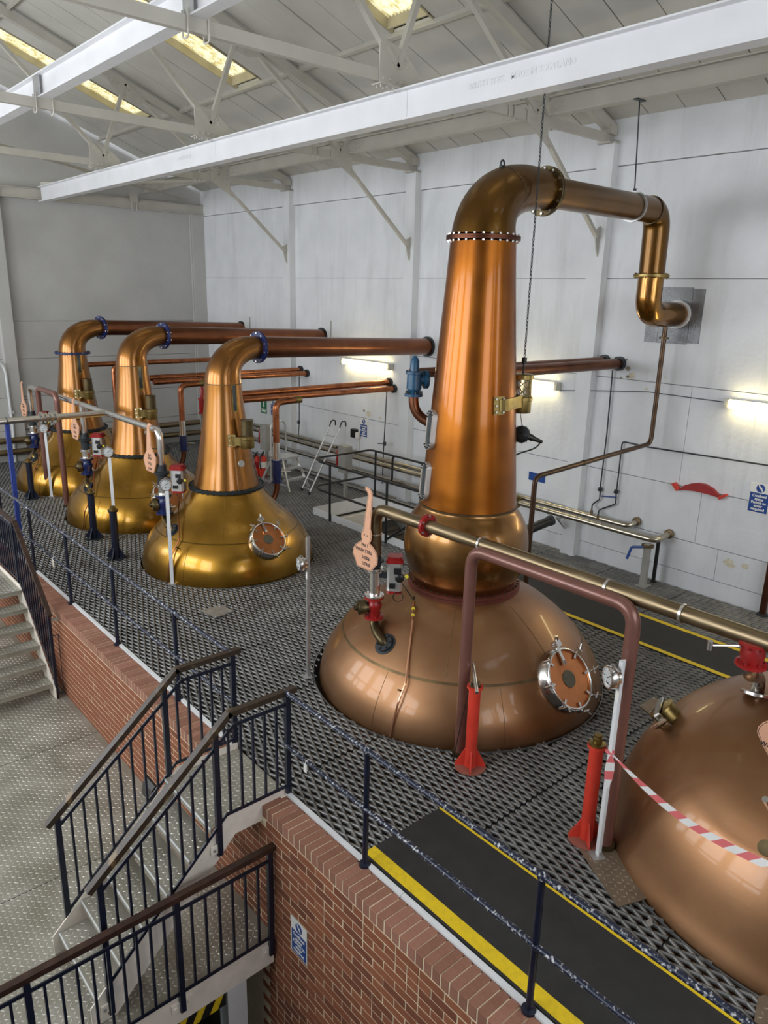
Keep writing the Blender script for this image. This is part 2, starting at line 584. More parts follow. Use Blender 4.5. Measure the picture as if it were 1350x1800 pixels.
wf = window_wall('wall_front', 'white wall with two windows behind the viewer', FWIN, FWIN_Y, 'x', (-3.6, WX + 0.2))
wn = 0
for (axis, fixed, ops) in (('y', WIN_X, WIN_Y), ('x', FWIN_Y, FWIN)):
    for a, b in ops:
        wn += 1
        mb = MB()
        def seg(a0, b0, c0, d0):
            if axis == 'y': mb.box((fixed - 0.16, a0, c0), (fixed - 0.11, b0, d0))
            else: mb.box((a0, fixed - 0.16, c0), (b0, fixed - 0.11, d0))
        for k in range(4):
            t = a + (b - a) * k / 3
            seg(t - 0.03, t + 0.03, WIN_Z0, WIN_Z1)
        for k in range(4):
            t = WIN_Z0 + (WIN_Z1 - WIN_Z0) * k / 3
            seg(a, b, t - 0.03, t + 0.03)
        tag(mb.build('window_%d' % wn, M_white), 'tall window with white glazing bars, number %s along the %s wall' % (['one', 'two', 'three', 'four'][ops.index((a, b))], 'left' if axis == 'y' else 'rear'), 'window', kind='structure')

# ---- roof: sheets between purlins, lights of corrugated plastic
CELL = [0.0, 0.53, 1.05, 1.85, 2.42, 2.95, 3.48, 4.015]
XB = [9.97, 8.93, 7.42, 5.93, 4.45, 3.52]
ce = MB()
ceil_cells, lights = [], []
for Y0 in (-5.42, -1.405, 2.61, 6.625, 10.64, 14.655):
    for k in range(7):
        ya, yb = Y0 + CELL[k], Y0 + CELL[k + 1]
        if ya > EY: continue
        yb = min(yb, EY + 0.02)
        for i in range(5):
            xa, xb = XB[i], XB[i + 1]
            if k == 2 and i in (2, 3):
                lights.append((xa, xb, ya, yb, Y0, i))
                continue
            ceil_cells.append((xa, xb, ya, yb))
            vs = [(xa, ya, roof_z(xa) + 0.06), (xb, ya, roof_z(xb) + 0.06), (xb, yb, roof_z(xb) + 0.06), (xa, yb, roof_z(xa) + 0.06)]
            vs += [(x, y, z + 0.03) for x, y, z in vs]
            ce.add(vs, [(0, 1, 2, 3), (7, 6, 5, 4), (0, 4, 5, 1), (1, 5, 6, 2), (2, 6, 7, 3), (3, 7, 4, 0)])
# far slope, out of view
xw = 2 * RIDGE - 9.97 - 0.4
ce.add([(3.52, -5.4, roof_z(3.52) + .06), (3.52, EY, roof_z(3.52) + .06), (xw, EY, roof_z(xw) + .06), (xw, -5.4, roof_z(xw) + .06),
        (3.52, -5.4, roof_z(3.52) + .1), (3.52, EY, roof_z(3.52) + .1), (xw, EY, roof_z(xw) + .1), (xw, -5.4, roof_z(xw) + .1)],
       [(0, 1, 2, 3), (7, 6, 5, 4), (0, 4, 5, 1), (1, 5, 6, 2), (2, 6, 7, 3), (3, 7, 4, 0)])
ceiling = ce.build('ceiling', M_roofback)
tag(ceiling, 'pitched roof lined with white sheets', 'roof', kind='structure')
for (xa, xb, ya, yb) in ceil_cells:
    if yb < 1.0: continue
    g = 0.008
    d = 0.012 * rnd.random()
    vs = []
    for z in (0.0, 0.035):
        vs += [(xa - g, ya + g, roof_z(xa) + z + d), (xb + g - 0.0, ya + g, roof_z(xb) + z + d + 0.012), (xb + g, yb - g, roof_z(xb) + z + d + 0.012), (xa - g, yb - g, roof_z(xa) + z + d)]
    MB().add(vs, [(0, 1, 2, 3), (7, 6, 5, 4), (0, 4, 5, 1), (1, 5, 6, 2), (2, 6, 7, 3), (3, 7, 4, 0)]).build('roof_panel', M_roof, ceiling)
for (xa, xb, ya, yb) in ceil_cells[:0]: pass
MB().add([(3.5, 1.0, roof_z(3.5)), (3.5, EY, roof_z(3.5)), (xw, EY, roof_z(xw)), (xw, 1.0, roof_z(xw)), (3.5, 1.0, roof_z(3.5) + .03), (3.5, EY, roof_z(3.5) + .03), (xw, EY, roof_z(xw) + .03), (xw, 1.0, roof_z(xw) + .03)],
         [(0, 1, 2, 3), (7, 6, 5, 4), (0, 4, 5, 1), (1, 5, 6, 2), (2, 6, 7, 3), (3, 7, 4, 0)]).build('roof_panel', M_roof, ceiling)
for x in XB[1:5] + [2 * RIDGE - q for q in XB[1:5]]:
    z = roof_z(x)
    s = SLOPE if x > RIDGE else -SLOPE
    MB().bar((x, -3.5, z - 0.035), (x, EY, z - 0.035), 0.055, 0.07, (s, 0, 1)).build('purlin', M_steelwhite, ceiling)
# corrugated roof lights
M_light = bpy.data.materials.new('yellowed_corrugated_plastic')
M_light.use_nodes = True
nt = M_light.node_tree
for n_ in list(nt.nodes): nt.nodes.remove(n_)
out = nt.nodes.new('ShaderNodeOutputMaterial')
tr = nt.nodes.new('ShaderNodeBsdfTranslucent')
df = nt.nodes.new('ShaderNodeBsdfDiffuse')
mixs = nt.nodes.new('ShaderNodeMixShader'); mixs.inputs[0].default_value = 0.25
tc = nt.nodes.new('ShaderNodeTexCoord'); no = nt.nodes.new('ShaderNodeTexNoise'); no.inputs['Scale'].default_value = 9; no.inputs['Detail'].default_value = 8
cr = nt.nodes.new('ShaderNodeValToRGB')
cr.color_ramp.elements[0].position = 0.38; cr.color_ramp.elements[0].color = (0.62, 0.50, 0.20, 1)
cr.color_ramp.elements[1].position = 0.58; cr.color_ramp.elements[1].color = (0.96, 0.90, 0.62, 1)
nt.links.new(tc.outputs['Object'], no.inputs['Vector']); nt.links.new(no.outputs['Fac'], cr.inputs['Fac'])
nt.links.new(cr.outputs['Color'], tr.inputs['Color']); nt.links.new(cr.outputs['Color'], df.inputs['Color'])
nt.links.new(tr.outputs[0], mixs.inputs[1]); nt.links.new(df.outputs[0], mixs.inputs[2]); nt.links.new(mixs.outputs[0], out.inputs['Surface'])
M_lightframe = pm('roof_light_frame', (0.42, 0.37, 0.25), 0.6)
for (xa, xb, ya, yb, Y0, i) in lights:
    if Y0 < 0: continue
    wn += 1
    w = thing('window_%d' % wn, '%s corrugated yellow roof light in the %s roof bay' % ('lower' if i == 2 else 'upper', {2: 'nearest', 6: 'second', 10: 'third', 14: 'farthest'}[int(Y0)]), 'skylight', ((xa + xb) / 2, (ya + yb) / 2, roof_z((xa + xb) / 2)), kind='structure')
    n = 66
    vs, fs = [], []
    for k in range(n + 1):
        y = ya + 0.03 + (yb - ya - 0.06) * k / n
        dz = 0.022 * math.sin(2 * PI * k / 6)
        vs += [(xa, y, roof_z(xa) + 0.13 + dz), (xb, y, roof_z(xb) + 0.13 + dz)]
        if k: fs.append((2 * k - 2, 2 * k - 1, 2 * k + 1, 2 * k))
    MB().add(vs, fs).build('corrugated_sheet', M_light, w, True)
    for y in (ya + 0.012, yb - 0.012):
        MB().add([(x, y + s * 0.012, roof_z(x) + h) for h in (-0.01, 0.2) for x in (xa, xb) for s in (-1, 1)],
                 [(0, 1, 3, 2), (4, 6, 7, 5), (0, 4, 5, 1), (2, 3, 7, 6), (0, 2, 6, 4), (1, 5, 7, 3)]).build('frame_side', M_lightframe, w)
    if i == 2:
        MB().add([(xa - 0.1 + s * 0.012, y, roof_z(xa - 0.1) + h) for h in (-0.01, 0.17) for y in (ya, yb) for s in (-1, 1)],
                 [(0, 1, 3, 2), (4, 6, 7, 5), (0, 4, 5, 1), (2, 3, 7, 6), (0, 2, 6, 4), (1, 5, 7, 3)]).build('frame_end', M_lightframe, w)
    else:
        MB().box((xb - 0.012, ya, roof_z(xb) - 0.01), (xb + 0.012, yb, roof_z(xb) + 0.2)).build('frame_end', M_lightframe, w)

# ---- floors
JY = [-1.2, 0.2, 1.645, 3.105, 4.585, 5.79, 6.93, 8.15, 9.35, 10.55, 11.75, 12.95, 14.15, 15.35, 16.55, 17.75, 18.7]
JX = [2.955, 5.40, 7.75, 9.95]
HOLES = []           # (cx, cy, r) filled in before the mesh is made
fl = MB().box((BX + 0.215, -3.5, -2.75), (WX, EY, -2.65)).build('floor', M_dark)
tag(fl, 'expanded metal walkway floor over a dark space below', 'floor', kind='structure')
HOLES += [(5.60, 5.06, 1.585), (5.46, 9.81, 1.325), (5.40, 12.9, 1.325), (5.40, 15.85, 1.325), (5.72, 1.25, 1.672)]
HATCH = (7.9, 9.3, 8.0, 10.95)

def grating(x0, x1, y0, y1):
    ny = 2 * max(1, round((y1 - y0) / 0.18))
    nx = 2 * max(1, round((x1 - x0) / 0.071))
    LY, SX = 2 * (y1 - y0) / ny, 2 * (x1 - x0) / nx
    nx, ny = nx + 1, ny
    P, Q = [], []
    for j in range(ny):
        for i in range(nx):
            if (i + j) % 2: continue
            x, y = x0 + i * SX / 2, y0 + j * LY / 2
            for dx in (1, -1):
                P.append((x, y)); Q.append((x + dx * SX / 2, y + LY / 2))
    P, Q = np.array(P), np.array(Q)
    mid = (P + Q) / 2
    keep = (Q[:, 0] <= x1 + 1e-4) & (Q[:, 0] >= x0 - 1e-4)
    for (cx, cy, r) in HOLES:
        keep &= np.hypot(mid[:, 0] - cx, mid[:, 1] - cy) > r
    keep &= ~((mid[:, 0] > HATCH[0]) & (mid[:, 0] < HATCH[1]) & (mid[:, 1] > HATCH[2]) & (mid[:, 1] < HATCH[3]))
    keep &= ~((mid[:, 0] > 3.05) & (mid[:, 0] < 3.80) & (mid[:, 1] < 3.42))
    keep &= ~((mid[:, 0] > 7.86) & (mid[:, 0] < 8.56) & (mid[:, 1] < 7.5))
    P, Q = P[keep], Q[keep]
    if not len(P): return None
    d = Q - P
    d /= np.linalg.norm(d, axis=1)[:, None]
    s = np.stack([d[:, 1], -d[:, 0]], 1)
    sg = np.sign(d[:, 0])[:, None]
    hw, top, bot = 0.0045, 0.004, -0.014
    # each strand leans over, as stretched mesh does
    lean = -0.009
    off_t = np.array([[-lean, 0.0]])
    vs = np.zeros((len(P), 8, 3))
    for k, (E_, w_, z_) in enumerate([(P, -1, bot), (P, 1, bot), (P, 1, top), (P, -1, top), (Q, -1, bot), (Q, 1, bot), (Q, 1, top), (Q, -1, top)]):
        o = E_ + s * (hw * w_) + (off_t if z_ == top else -off_t)
        vs[:, k, 0], vs[:, k, 1], vs[:, k, 2] = o[:, 0], o[:, 1], z_
    n = len(P)
    base = (np.arange(n) * 8)[:, None, None]
    q = np.array([(0, 1, 5, 4), (1, 2, 6, 5), (2, 3, 7, 6), (3, 0, 4, 7)])[None]
    idx = (base + q).reshape(-1)
    me = bpy.data.meshes.new('grating_panel')
    me.vertices.add(n * 8); me.vertices.foreach_set('co', vs.reshape(-1))
    me.loops.add(n * 16); me.loops.foreach_set('vertex_index', idx.astype(np.int32))
    me.polygons.add(n * 4)
    me.polygons.foreach_set('loop_start', (np.arange(n * 4) * 4).astype(np.int32))
    me.update(calc_edges=True)
    me.materials.append(M_grate)
    return me
for j in range(len(JY) - 1):
    for i in range(3):
        x0, x1, y0, y1 = JX[i] + 0.007, JX[i + 1] - 0.007, JY[j] + 0.007, JY[j + 1] - 0.007
        me = grating(x0, x1, y0, y1)
        if me: obj('grating_panel', me, fl)
# bearers under the joints
for y in JY:
    segs = [(2.955, 9.95)]
    for (cx, cy, r) in HOLES:
        if abs(y - cy) < r:
            h = math.sqrt(r * r - (y - cy) ** 2)
            segs = [t for (a, b) in segs for t in ((a, max(a, cx - h)), (min(b, cx + h), b)) if t[1] - t[0] > 0.02]
    for a, b in segs:
        if HATCH[2] < y < HATCH[3]:
            for a2, b2 in ((a, min(b, HATCH[0])), (HATCH[1], b)):
                if b2 - a2 > 0.02: MB().box((a2, y - 0.012, -0.12), (b2, y + 0.012, -0.03)).build('bearer', M_iron, fl)
        else:
            MB().box((a, y - 0.012, -0.12), (b, y + 0.012, -0.03)).build('bearer', M_iron, fl)
# thin rims where the mesh is cut round the stills
for (cx, cy, r) in HOLES:
    MB().lathe([(r - 0.004, -0.015), (r + 0.005, -0.015), (r + 0.005, 0.0055), (r - 0.004, 0.0055)], (cx, cy, 0), n=96, closed=True).build('hole_rim', M_gratebar, fl, True)
# white edge angle beside the brickwork
for (a, b) in [(-3.0, 4.44), (5.30, EY)]:
    ys = list(np.arange(a, b, 1.505))
    for y0, y1 in zip(ys, ys[1:] + [b]):
        MB().box((2.912, y0 + 0.002, -0.10), (2.95, y1 - 0.002, 0.018)).build('edge_angle', M_white, fl)

# stuff under the wall: debris strip
# tread plate floor left of the brick wall, with its raised lugs
lf = MB().box((-3.5, 4.32, PZ - 0.02), (BX - 0.002, EY, PZ)).build('floor_lower', M_plate)
tag(lf, 'worn steel tread plate floor beside the brick wall', 'floor', kind='structure')
def lugs(x0, x1, y0, y1, z, pitch=0.045, th=0.003, L=0.021, W=0.0085, ux=(1, 0, 0), uy=(0, 1, 0), o=(0, 0, 0), skip=None):
    mb_v, mb_f = [], []
    nx, ny = int((x1 - x0) / pitch), int((y1 - y0) / pitch)
    k = 0
    for i in range(nx):
        for j in range(ny):
            cx, cy = x0 + (i + 0.5) * pitch, y0 + (j + 0.5) * pitch
            if skip and skip(cx, cy): continue
            sg = 1 if (i + j) % 2 else -1
            a, b = 0.7071, 0.7071 * sg
            for (l, w, zz) in ((1, 0, 0), (0, 1, 0), (-1, 0, 0), (0, -1, 0), (0.55, 0, th), (-0.55, 0, th)):
                dx, dy = l * L, w * W
                mb_v.append((cx + dx * a - dy * b, cy + dx * b + dy * a, z + zz))
            mb_f += [(k, k + 1, k + 4), (k + 1, k + 2, k + 5, k + 4), (k + 2, k + 3, k + 5), (k + 3, k, k + 4, k + 5)]
            k += 6
    return mb_v, mb_f
v_, f_ = lugs(0.2, BX - 0.02, 4.36, 12.4, PZ)
tag(MB().add(v_, f_).build('tread_lugs', M_lug, lf), kind='stuff')
for y in (6.1, 8.2):
    MB().box((0.0, y - 0.003, PZ), (BX - 0.01, y + 0.003, PZ + 0.002)).build('plate_joint', M_iron, lf)
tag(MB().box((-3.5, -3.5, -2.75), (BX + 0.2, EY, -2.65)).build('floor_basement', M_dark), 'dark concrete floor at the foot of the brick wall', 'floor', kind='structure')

# ---- brick wall with brick-on-edge coping
bw = MB()
PB = 0.0755
def wallbox(y0, y1):
    bw.box((BX + 0.0028, y0, -2.65), (BX + 0.205, y1, -0.0035))
wallbox(-3.4, 4.46); wallbox(5.28, EY - 0.01)
bw.box((BX + 0.0028, 4.46, -2.65), (BX + 0.205, 5.28, -0.13))
bwall = bw.build('wall_brick', M_mortar)
tag(bwall, 'red brick retaining wall with brick-on-edge coping', 'wall', kind='structure')
def brick_mesh(nm, sx, sy, sz, mats, bev=0.002):
    """little block with chamfered face edges, centred"""
    out = []
    for mt in mats:
        mb = MB()
        a, b, c = sx / 2, sy / 2, sz / 2
        jit = [(rnd.uniform(-.0012, .0012), rnd.uniform(-.0012, .0012)) for _ in range(4)]
        base = [(-b, -c), (b, -c), (b, c), (-b, c)]
        vs = [(a, y, z) for y, z in base] + [(-a + bev, y + jit[i][0], z + jit[i][1]) for i, (y, z) in enumerate(base)] + [(-a, y * (1 - bev / b), z * (1 - bev / c)) for y, z in base]
        fs = [(3, 2, 1, 0), (8, 11, 10, 9)]
        for k in range(4):
            k2 = (k + 1) % 4
            fs += [(k, k2, 4 + k2, 4 + k), (4 + k, 4 + k2, 8 + k2, 8 + k)]
        mb.add(vs, fs)
        # faces must look towards -x
        me = mesh(nm, mb.v, mb.f, mt, V((0, 0, 0)))
        me.update()
        out.append(me)
    return out
M_bricks = [M_brick, M_brick, M_brickb, pm('red_brick_warm', (0.26, 0.082, 0.036), 0.85, scale=30, c2=(0.33, 0.122, 0.058), bump=0.3, bscale=160)]
stret = brick_mesh('brick', 0.03, 0.215, 0.065, M_bricks)
half = brick_mesh('brick', 0.03, 0.1025, 0.065, M_bricks)
M_cop = [M_coping, pm('coping_brick_b', (0.23, 0.10, 0.062), 0.85, scale=30, c2=(0.29, 0.13, 0.085), bump=0.3, bscale=160), pm('coping_brick_c', (0.30, 0.135, 0.088), 0.85, scale=30, c2=(0.36, 0.17, 0.115), bump=0.3, bscale=160)]
cop = brick_mesh('coping_brick', 0.216, 0.0665, 0.1025, M_cop, 0.003)
def put(name, me, loc):
    o = bpy.data.objects.new(name, me)
    col.objects.link(o)
    o.parent = bwall
    o.location = loc
    return o
bricks = []
for y0, y1 in ((-1.0, 4.45), (5.285, 16.5)):
    y = y1 - PB / 2 if y1 < 5 else y0 + PB / 2
    while (y > y0 if y1 < 5 else y < y1):
        bricks.append(('coping_brick', cop[rnd.randrange(3)], (BX + 0.108, y, -0.05125 + rnd.uniform(-.002, .002))))
        y += -PB if y1 < 5 else PB
z = -0.1025 - 0.01 - 0.0325
row = 0
while z > -2.6:
    y = -1.0 + (0.1125 if row % 2 else 0)
    rowf = row
    while y < 16.5:
        c = y + 0.1075
        ok = z > PZ - 0.05 or c < 4.45
        if z > -0.2 and 4.45 < c < 5.3: ok = False
        if ok:
            hdr = rnd.random() < 0.10
            dx = rnd.uniform(-.002, .0015)
            if hdr:
                bricks.append(('brick', half[rnd.randrange(4)], (BX + 0.015 + dx, y + 0.05125, z)))
                bricks.append(('brick', half[rnd.randrange(4)], (BX + 0.015 + dx, y + 0.16375, z)))
            else:
                bricks.append(('brick', stret[rnd.randrange(4)], (BX + 0.015 + dx, c, z)))
        y += 0.225
    z -= 0.075
    row += 1
def seen(p):
    p = V(p) - CAM
    d = p.dot(FWD)
    if d < 0.3: return -1
    u, w = 675 + FPX * p.dot(RIGHT) / d, 900 + FPX * p.dot(DOWN) / d
    return d if -20 < u < 1370 and -20 < w < 1820 else -1
vis = {'brick': [], 'coping_brick': []}
rest = {'brick': [], 'coping_brick': []}
for b in bricks:
    d = seen(b[2])
    (vis if d > 0 else rest)[b[0]].append((d, b))
for k in vis:
    vis[k].sort(key=lambda t: t[0])
    for d, b in vis[k][:300]: put(*b)
    left = [b for d, b in vis[k][300:] + rest[k]]
    mb = {}
    for (nm, me, loc) in left:
        key = me.materials[0].name
        q = mb.setdefault(key, MB())
        q.add([(v.co.x + loc[0], v.co.y + loc[1], v.co.z + loc[2]) for v in me.vertices], [tuple(p.vertices) for p in me.polygons])
    # the far and hidden rest of the bricks, joined
    if mb:
        allv = MB()
        for q in mb.values(): allv.add(q.v, q.f)
        tag(allv.build('far_brickwork' if k == 'brick' else 'far_coping', M_brick if k == 'brick' else M_coping, bwall), kind='stuff')

# ---- walkway mats with yellow edges
def matting(name, label, x0, x1, y0, y1, edge):
    t = thing(name, label, 'mat', ((x0 + x1) / 2, (y0 + y1) / 2, 0))
    MB().box((x0, y0, 0.004), (x1, y1, 0.014)).build('rubber_sheet', M_rubber, t)
    for a, b in edge:
        MB().box((a, y0, 0.014), (b, y1, 0.0165)).build('yellow_strip', M_yellow, t)
    return t
matting('walkway_mat', 'black rubber walkway mat beside the near railing with broad yellow edge', 2.965, 3.86, -1.0, 3.50, [(2.985, 3.085), (3.765, 3.805)])
MB_ = matting('walkway_mat', 'black rubber walkway mat with two yellow edge lines near the white wall', 7.78, 8.64, -1.0, 7.6, [(7.79, 7.86), (8.56, 8.63)])

# flaked patches in the wall paint by the pipe ends and lamp bays
M_flake = pm('bare_plaster_flake', (0.30, 0.26, 0.20), 0.9, var=0.3, scale=30)
M_flake2 = pm('cream_undercoat', (0.62, 0.57, 0.44), 0.8, var=0.15, scale=20)
for (px, py, r, mt) in ((1104, 648, 0.05, M_flake), (1110, 660, 0.075, M_flake2), (1103, 662, 0.035, M_flake), (1092, 664, 0.025, M_flake), (1137, 684, 0.03, M_flake2), (1102, 632, 0.02, M_flake), (1170, 663, 0.02, M_flake2), (648, 728, 0.10, M_flake2), (640, 722, 0.05, M_flake), (668, 735, 0.05, M_flake2), (1282, 990, 0.10, M_flake2), (1310, 995, 0.07, M_flake2)):
    q = on_x(px, py, WX - 0.004)
    k = 11
    poly = [(-(q.y + r * rnd.uniform(0.5, 1.1) * math.cos(2 * PI * i / k)), q.z + r * rnd.uniform(0.4, 0.8) * math.sin(2 * PI * i / k)) for i in range(k)]
    if sum(a[0] * b[1] - b[0] * a[1] for a, b in zip(poly, poly[1:] + poly[:1])) < 0: poly = poly[::-1]
    MB().prism(poly, (WX - 0.0045, 0, 0), (0, -1, 0), (0, 0, 1), 0.002).build('paint_flake', mt, wr)
# ================================================================== STEELWORK OVERHEAD
# columns against the long wall
for i, y in enumerate(COLY):
    t = thing('steel_column', ['white steel column at the right edge beyond the red valve', 'white steel column right of the tall copper still', 'white steel column left of the tall copper still', 'white steel column at the wall behind the nearest small still'][i], 'column', (9.92, y, 0), 'columns along the white wall')
    MB().box((9.85, y - 0.13, -2.6), (9.87, y + 0.13, 6.1)).build('front_flange', M_white, t)
    MB().box((9.87, y - 0.13, -2.6), (WX + 0.02, y + 0.13, 6.1)).build('web_casing', M_white, t)
    MB().box((9.83, y - 0.14, 6.1), (WX, y + 0.14, 6.12)).build('cap_plate', M_steelwhite, t)
t = thing('steel_column', 'grey column on the end wall at the left edge', 'column', (4.95, EY - 0.1, 0))
MB().box((4.82, EY - 0.18, -2.6), (5.08, EY, 6.0)).build('post_casing', M_endwall, t)
MB().box((4.80, EY - 0.20, 5.96), (5.10, EY, 6.0)).build('cap_plate', M_endwall, t)
t = thing('steel_column', 'slim grey corner post where the two walls meet', 'column', (9.9, EY - 0.08, 0))
MB().box((9.62, EY - 0.05, -2.6), (9.66, EY, 5.9)).build('corner_strip', M_endwall, t)
MB().box((9.66, EY - 0.08, -2.6), (WX, EY, 5.9)).build('post_casing', M_endwall, t)

CH0, CH1 = 6.12, 6.235     # bottom chord
def truss(y, label):
    t = thing('roof_truss', label, 'truss', (WX, y, CH0), 'roof trusses')
    th = 0.07
    xl = 2 * RIDGE - 9.95
    MB().box((6.0, y - th / 2, CH0), (9.95, y + th / 2, CH1)).build('bottom_chord', M_steelwhite, t)
    MB().box((xl, y - th / 2 , CH0), (5.985, y + th / 2, CH1)).build('bottom_chord', M_steelwhite, t)
    for s in (1, -1):
        e = V((9.97 if s > 0 else 2 * RIDGE - 9.97, y, roof_z(9.97) - 0.13))
        r = V((RIDGE, y, roof_z(RIDGE) - 0.13))
        MB().bar(e, r, 0.11, 0.13, (SLOPE * s, 0, 1)).build('rafter', M_steelwhite, t)
        fx = (lambda x: x) if s > 0 else (lambda x: 2 * RIDGE - x)
        G1, G2 = (fx(5.85), CH1 + 0.05), (fx(8.2), CH1)
        T1, T2 = (fx(6.35), roof_z(6.35) - 0.13), (fx(8.75), roof_z(8.75) - 0.12)
        R = (RIDGE, roof_z(RIDGE) - 0.15)
        yy = y - 0.03
        for (p, q) in ((G1, T1), (T1, G2), (G2, T2), (G1, R)):
            MB().bar((p[0], yy, p[1]), (q[0], yy, q[1]), 0.06, 0.068, (0, 1, 0)).build('web_member', M_steelwhite, t)
        # plates with rivets
        def plate(poly, nm, rivets):
            o = MB().prism([(fx(a), b) for a, b in poly], (0, y - 0.045, 0), (1, 0, 0), (0, 0, 1), 0.012).build(nm, M_steelwhite, t)
            mb = MB()
            for a, b in rivets:
                mb.lathe([(0.017, 0), (0.014, 0.010), (0.006, 0.014)], (fx(a), y - 0.051, b), (0, -1, 0), 8)
            tag(mb.build('rivet_heads', M_steelwhite, o), kind='stuff')
        plate([(5.60, CH0 - 0.02), (6.16, CH0 - 0.02), (6.16, CH1 + 0.04), (5.92, CH1 + 0.22), (5.60, CH1 + 0.30)], 'gusset_plate',
              [(5.65 + 0.09 * k, CH0 + 0.035) for k in range(6)] + [(5.66, 6.46), (5.72, 6.39), (5.78, 6.33), (5.84, 6.28), (5.95, 6.36), (5.98, 6.30)])
        plate([(8.05, CH1 + 0.12), (8.35, CH1 + 0.12), (8.42, CH1), (8.46, CH0 - 0.1), (8.50, CH0 - 0.27), (8.42, CH0 - 0.22), (8.02, CH0 - 0.01), (8.02, CH1)], 'gusset_plate',
              [(8.10 + 0.1 * k, CH0 + 0.04) for k in range(4)] + [(8.12, 6.31), (8.2, 6.29), (8.28, 6.31), (8.43, 5.99), (8.46, 5.92)])
        plate([(6.00, roof_z(6.0) - 0.16), (6.75, roof_z(6.75) - 0.16), (6.70, roof_z(6.75) - 0.25), (6.50, roof_z(6.5) - 0.38), (6.28, roof_z(6.28) - 0.40), (6.05, roof_z(6.05) - 0.26)], 'gusset_plate',
              [(6.1 + 0.1 * k, roof_z(6.1 + 0.1 * k) - 0.21) for k in range(6)] + [(6.33, roof_z(6.33) - 0.33), (6.46, roof_z(6.46) - 0.33)])
        if s > 0:
            # knee brace down to the column
            MB().bar((8.45, yy, 5.97), (9.80, yy, 4.86), 0.05, 0.06, (0, 1, 0)).build('knee_brace', M_steelwhite, t)
            MB().prism([(9.72, 4.96), (9.80, 4.98), (9.85, 5.02), (9.85, 4.60), (9.80, 4.68)], (0, yy, 0), (1, 0, 0), (0, 0, 1), 0.02).build('brace_shoe', M_steelwhite, t)
            MB().box((9.80, y - 0.09, CH1 - 0.02), (9.95, y + 0.09, roof_z(9.9) - 0.1)).build('end_post', M_steelwhite, t)
            MB().box((9.76, y - 0.10, CH0 - 0.02), (9.99, y + 0.10, CH0)).build('end_plate', M_steelwhite, t)
    # plate joining the two halves over the runway beam
    mb = MB()
    for k in range(7):
        for sy in (-0.03, 0.03):
            mb.cyl((5.62 + 0.085 * k, y + sy - 0.02, CH0 - 0.055), (5.62 + 0.085 * k, y + sy - 0.02, CH0 - 0.02), 0.012, n=6)
    MB().box((5.58, y - 0.09, CH0 - 0.03), (6.2, y + 0.05, CH0 - 0.018)).build('seat_plate', M_steelwhite, t)
    tag(mb.build('bolt_row', M_steelwhite, t), kind='stuff')
    return t
tl = ['roof truss nearest the viewer, out over the right foreground', 'roof truss ending at the column right of the tall copper still', 'roof truss ending at the column left of the tall copper still', 'roof truss ending at the column by the nearest small still']
for y, l in zip(COLY, tl): truss(y, l)

def ibeam(mb, x, z0, z1, y0, y1, w, tf=0.016, tw=0.012):
    mb.box((x - w / 2, y0, z0), (x + w / 2, y1, z0 + tf))
    mb.box((x - w / 2, y0, z1 - tf), (x + w / 2, y1, z1))
    mb.box((x - tw / 2, y0, z0 + tf), (x + tw / 2, y1, z1 - tf))
    return mb
# main runway beam, hung under the trusses, in lengths
t = thing('runway_beam', 'long white runway beam crossing the whole picture under the trusses', 'beam', (5.93, 8, 5.8))
for a, b in ((0.2, 6.50), (6.505, 10.62), (10.625, 14.6), (14.605, 18.45)):
    ibeam(MB(), 5.93, 5.78, CH0 - 0.032, a, b, 0.17).build('beam_length', M_beam, t)
text_mesh('rolled_lettering', 'BRITISH STEEL   MADE IN SCOTLAND', 0.075, (5.923, 5.0, 5.96), (0, -1, 0), (0, 0, 1), M_beam, t, 0.0025)
text_mesh('rolled_lettering', 'BRITISH STEEL', 0.075, (5.923, 11.6, 5.96), (0, -1, 0), (0, 0, 1), M_beam, t, 0.0025)
# upper beam on the left, standing on the chords
t = thing('runway_beam', 'white beam at the top left lying on the truss chords', 'beam', (3.55, 8, CH1))
ibeam(MB(), 3.55, CH1, CH1 + 0.27, -2.0, 16.6, 0.15).build('beam_length', M_beam, t)
for y in COLY[1:]:
    mb = MB()
    for s in (-1, 1):
        mb.tube(arc_path([(3.55 + s * 0.10, y - 0.05, CH1 + 0.05), (3.55 + s * 0.10, y - 0.05, CH0 - 0.05), (3.55 + s * 0.10, y + 0.05, CH0 - 0.05), (3.55 + s * 0.10, y + 0.05, CH1 + 0.05)], 0.03, 4), 0.009, 6)
    mb.build('hook_bolt', M_steelwhite, t)
    MB().box((3.47, y - 0.07, CH1 + 0.016), (3.50, y + 0.07, CH1 + 0.25)).build('cleat', M_galv, t)
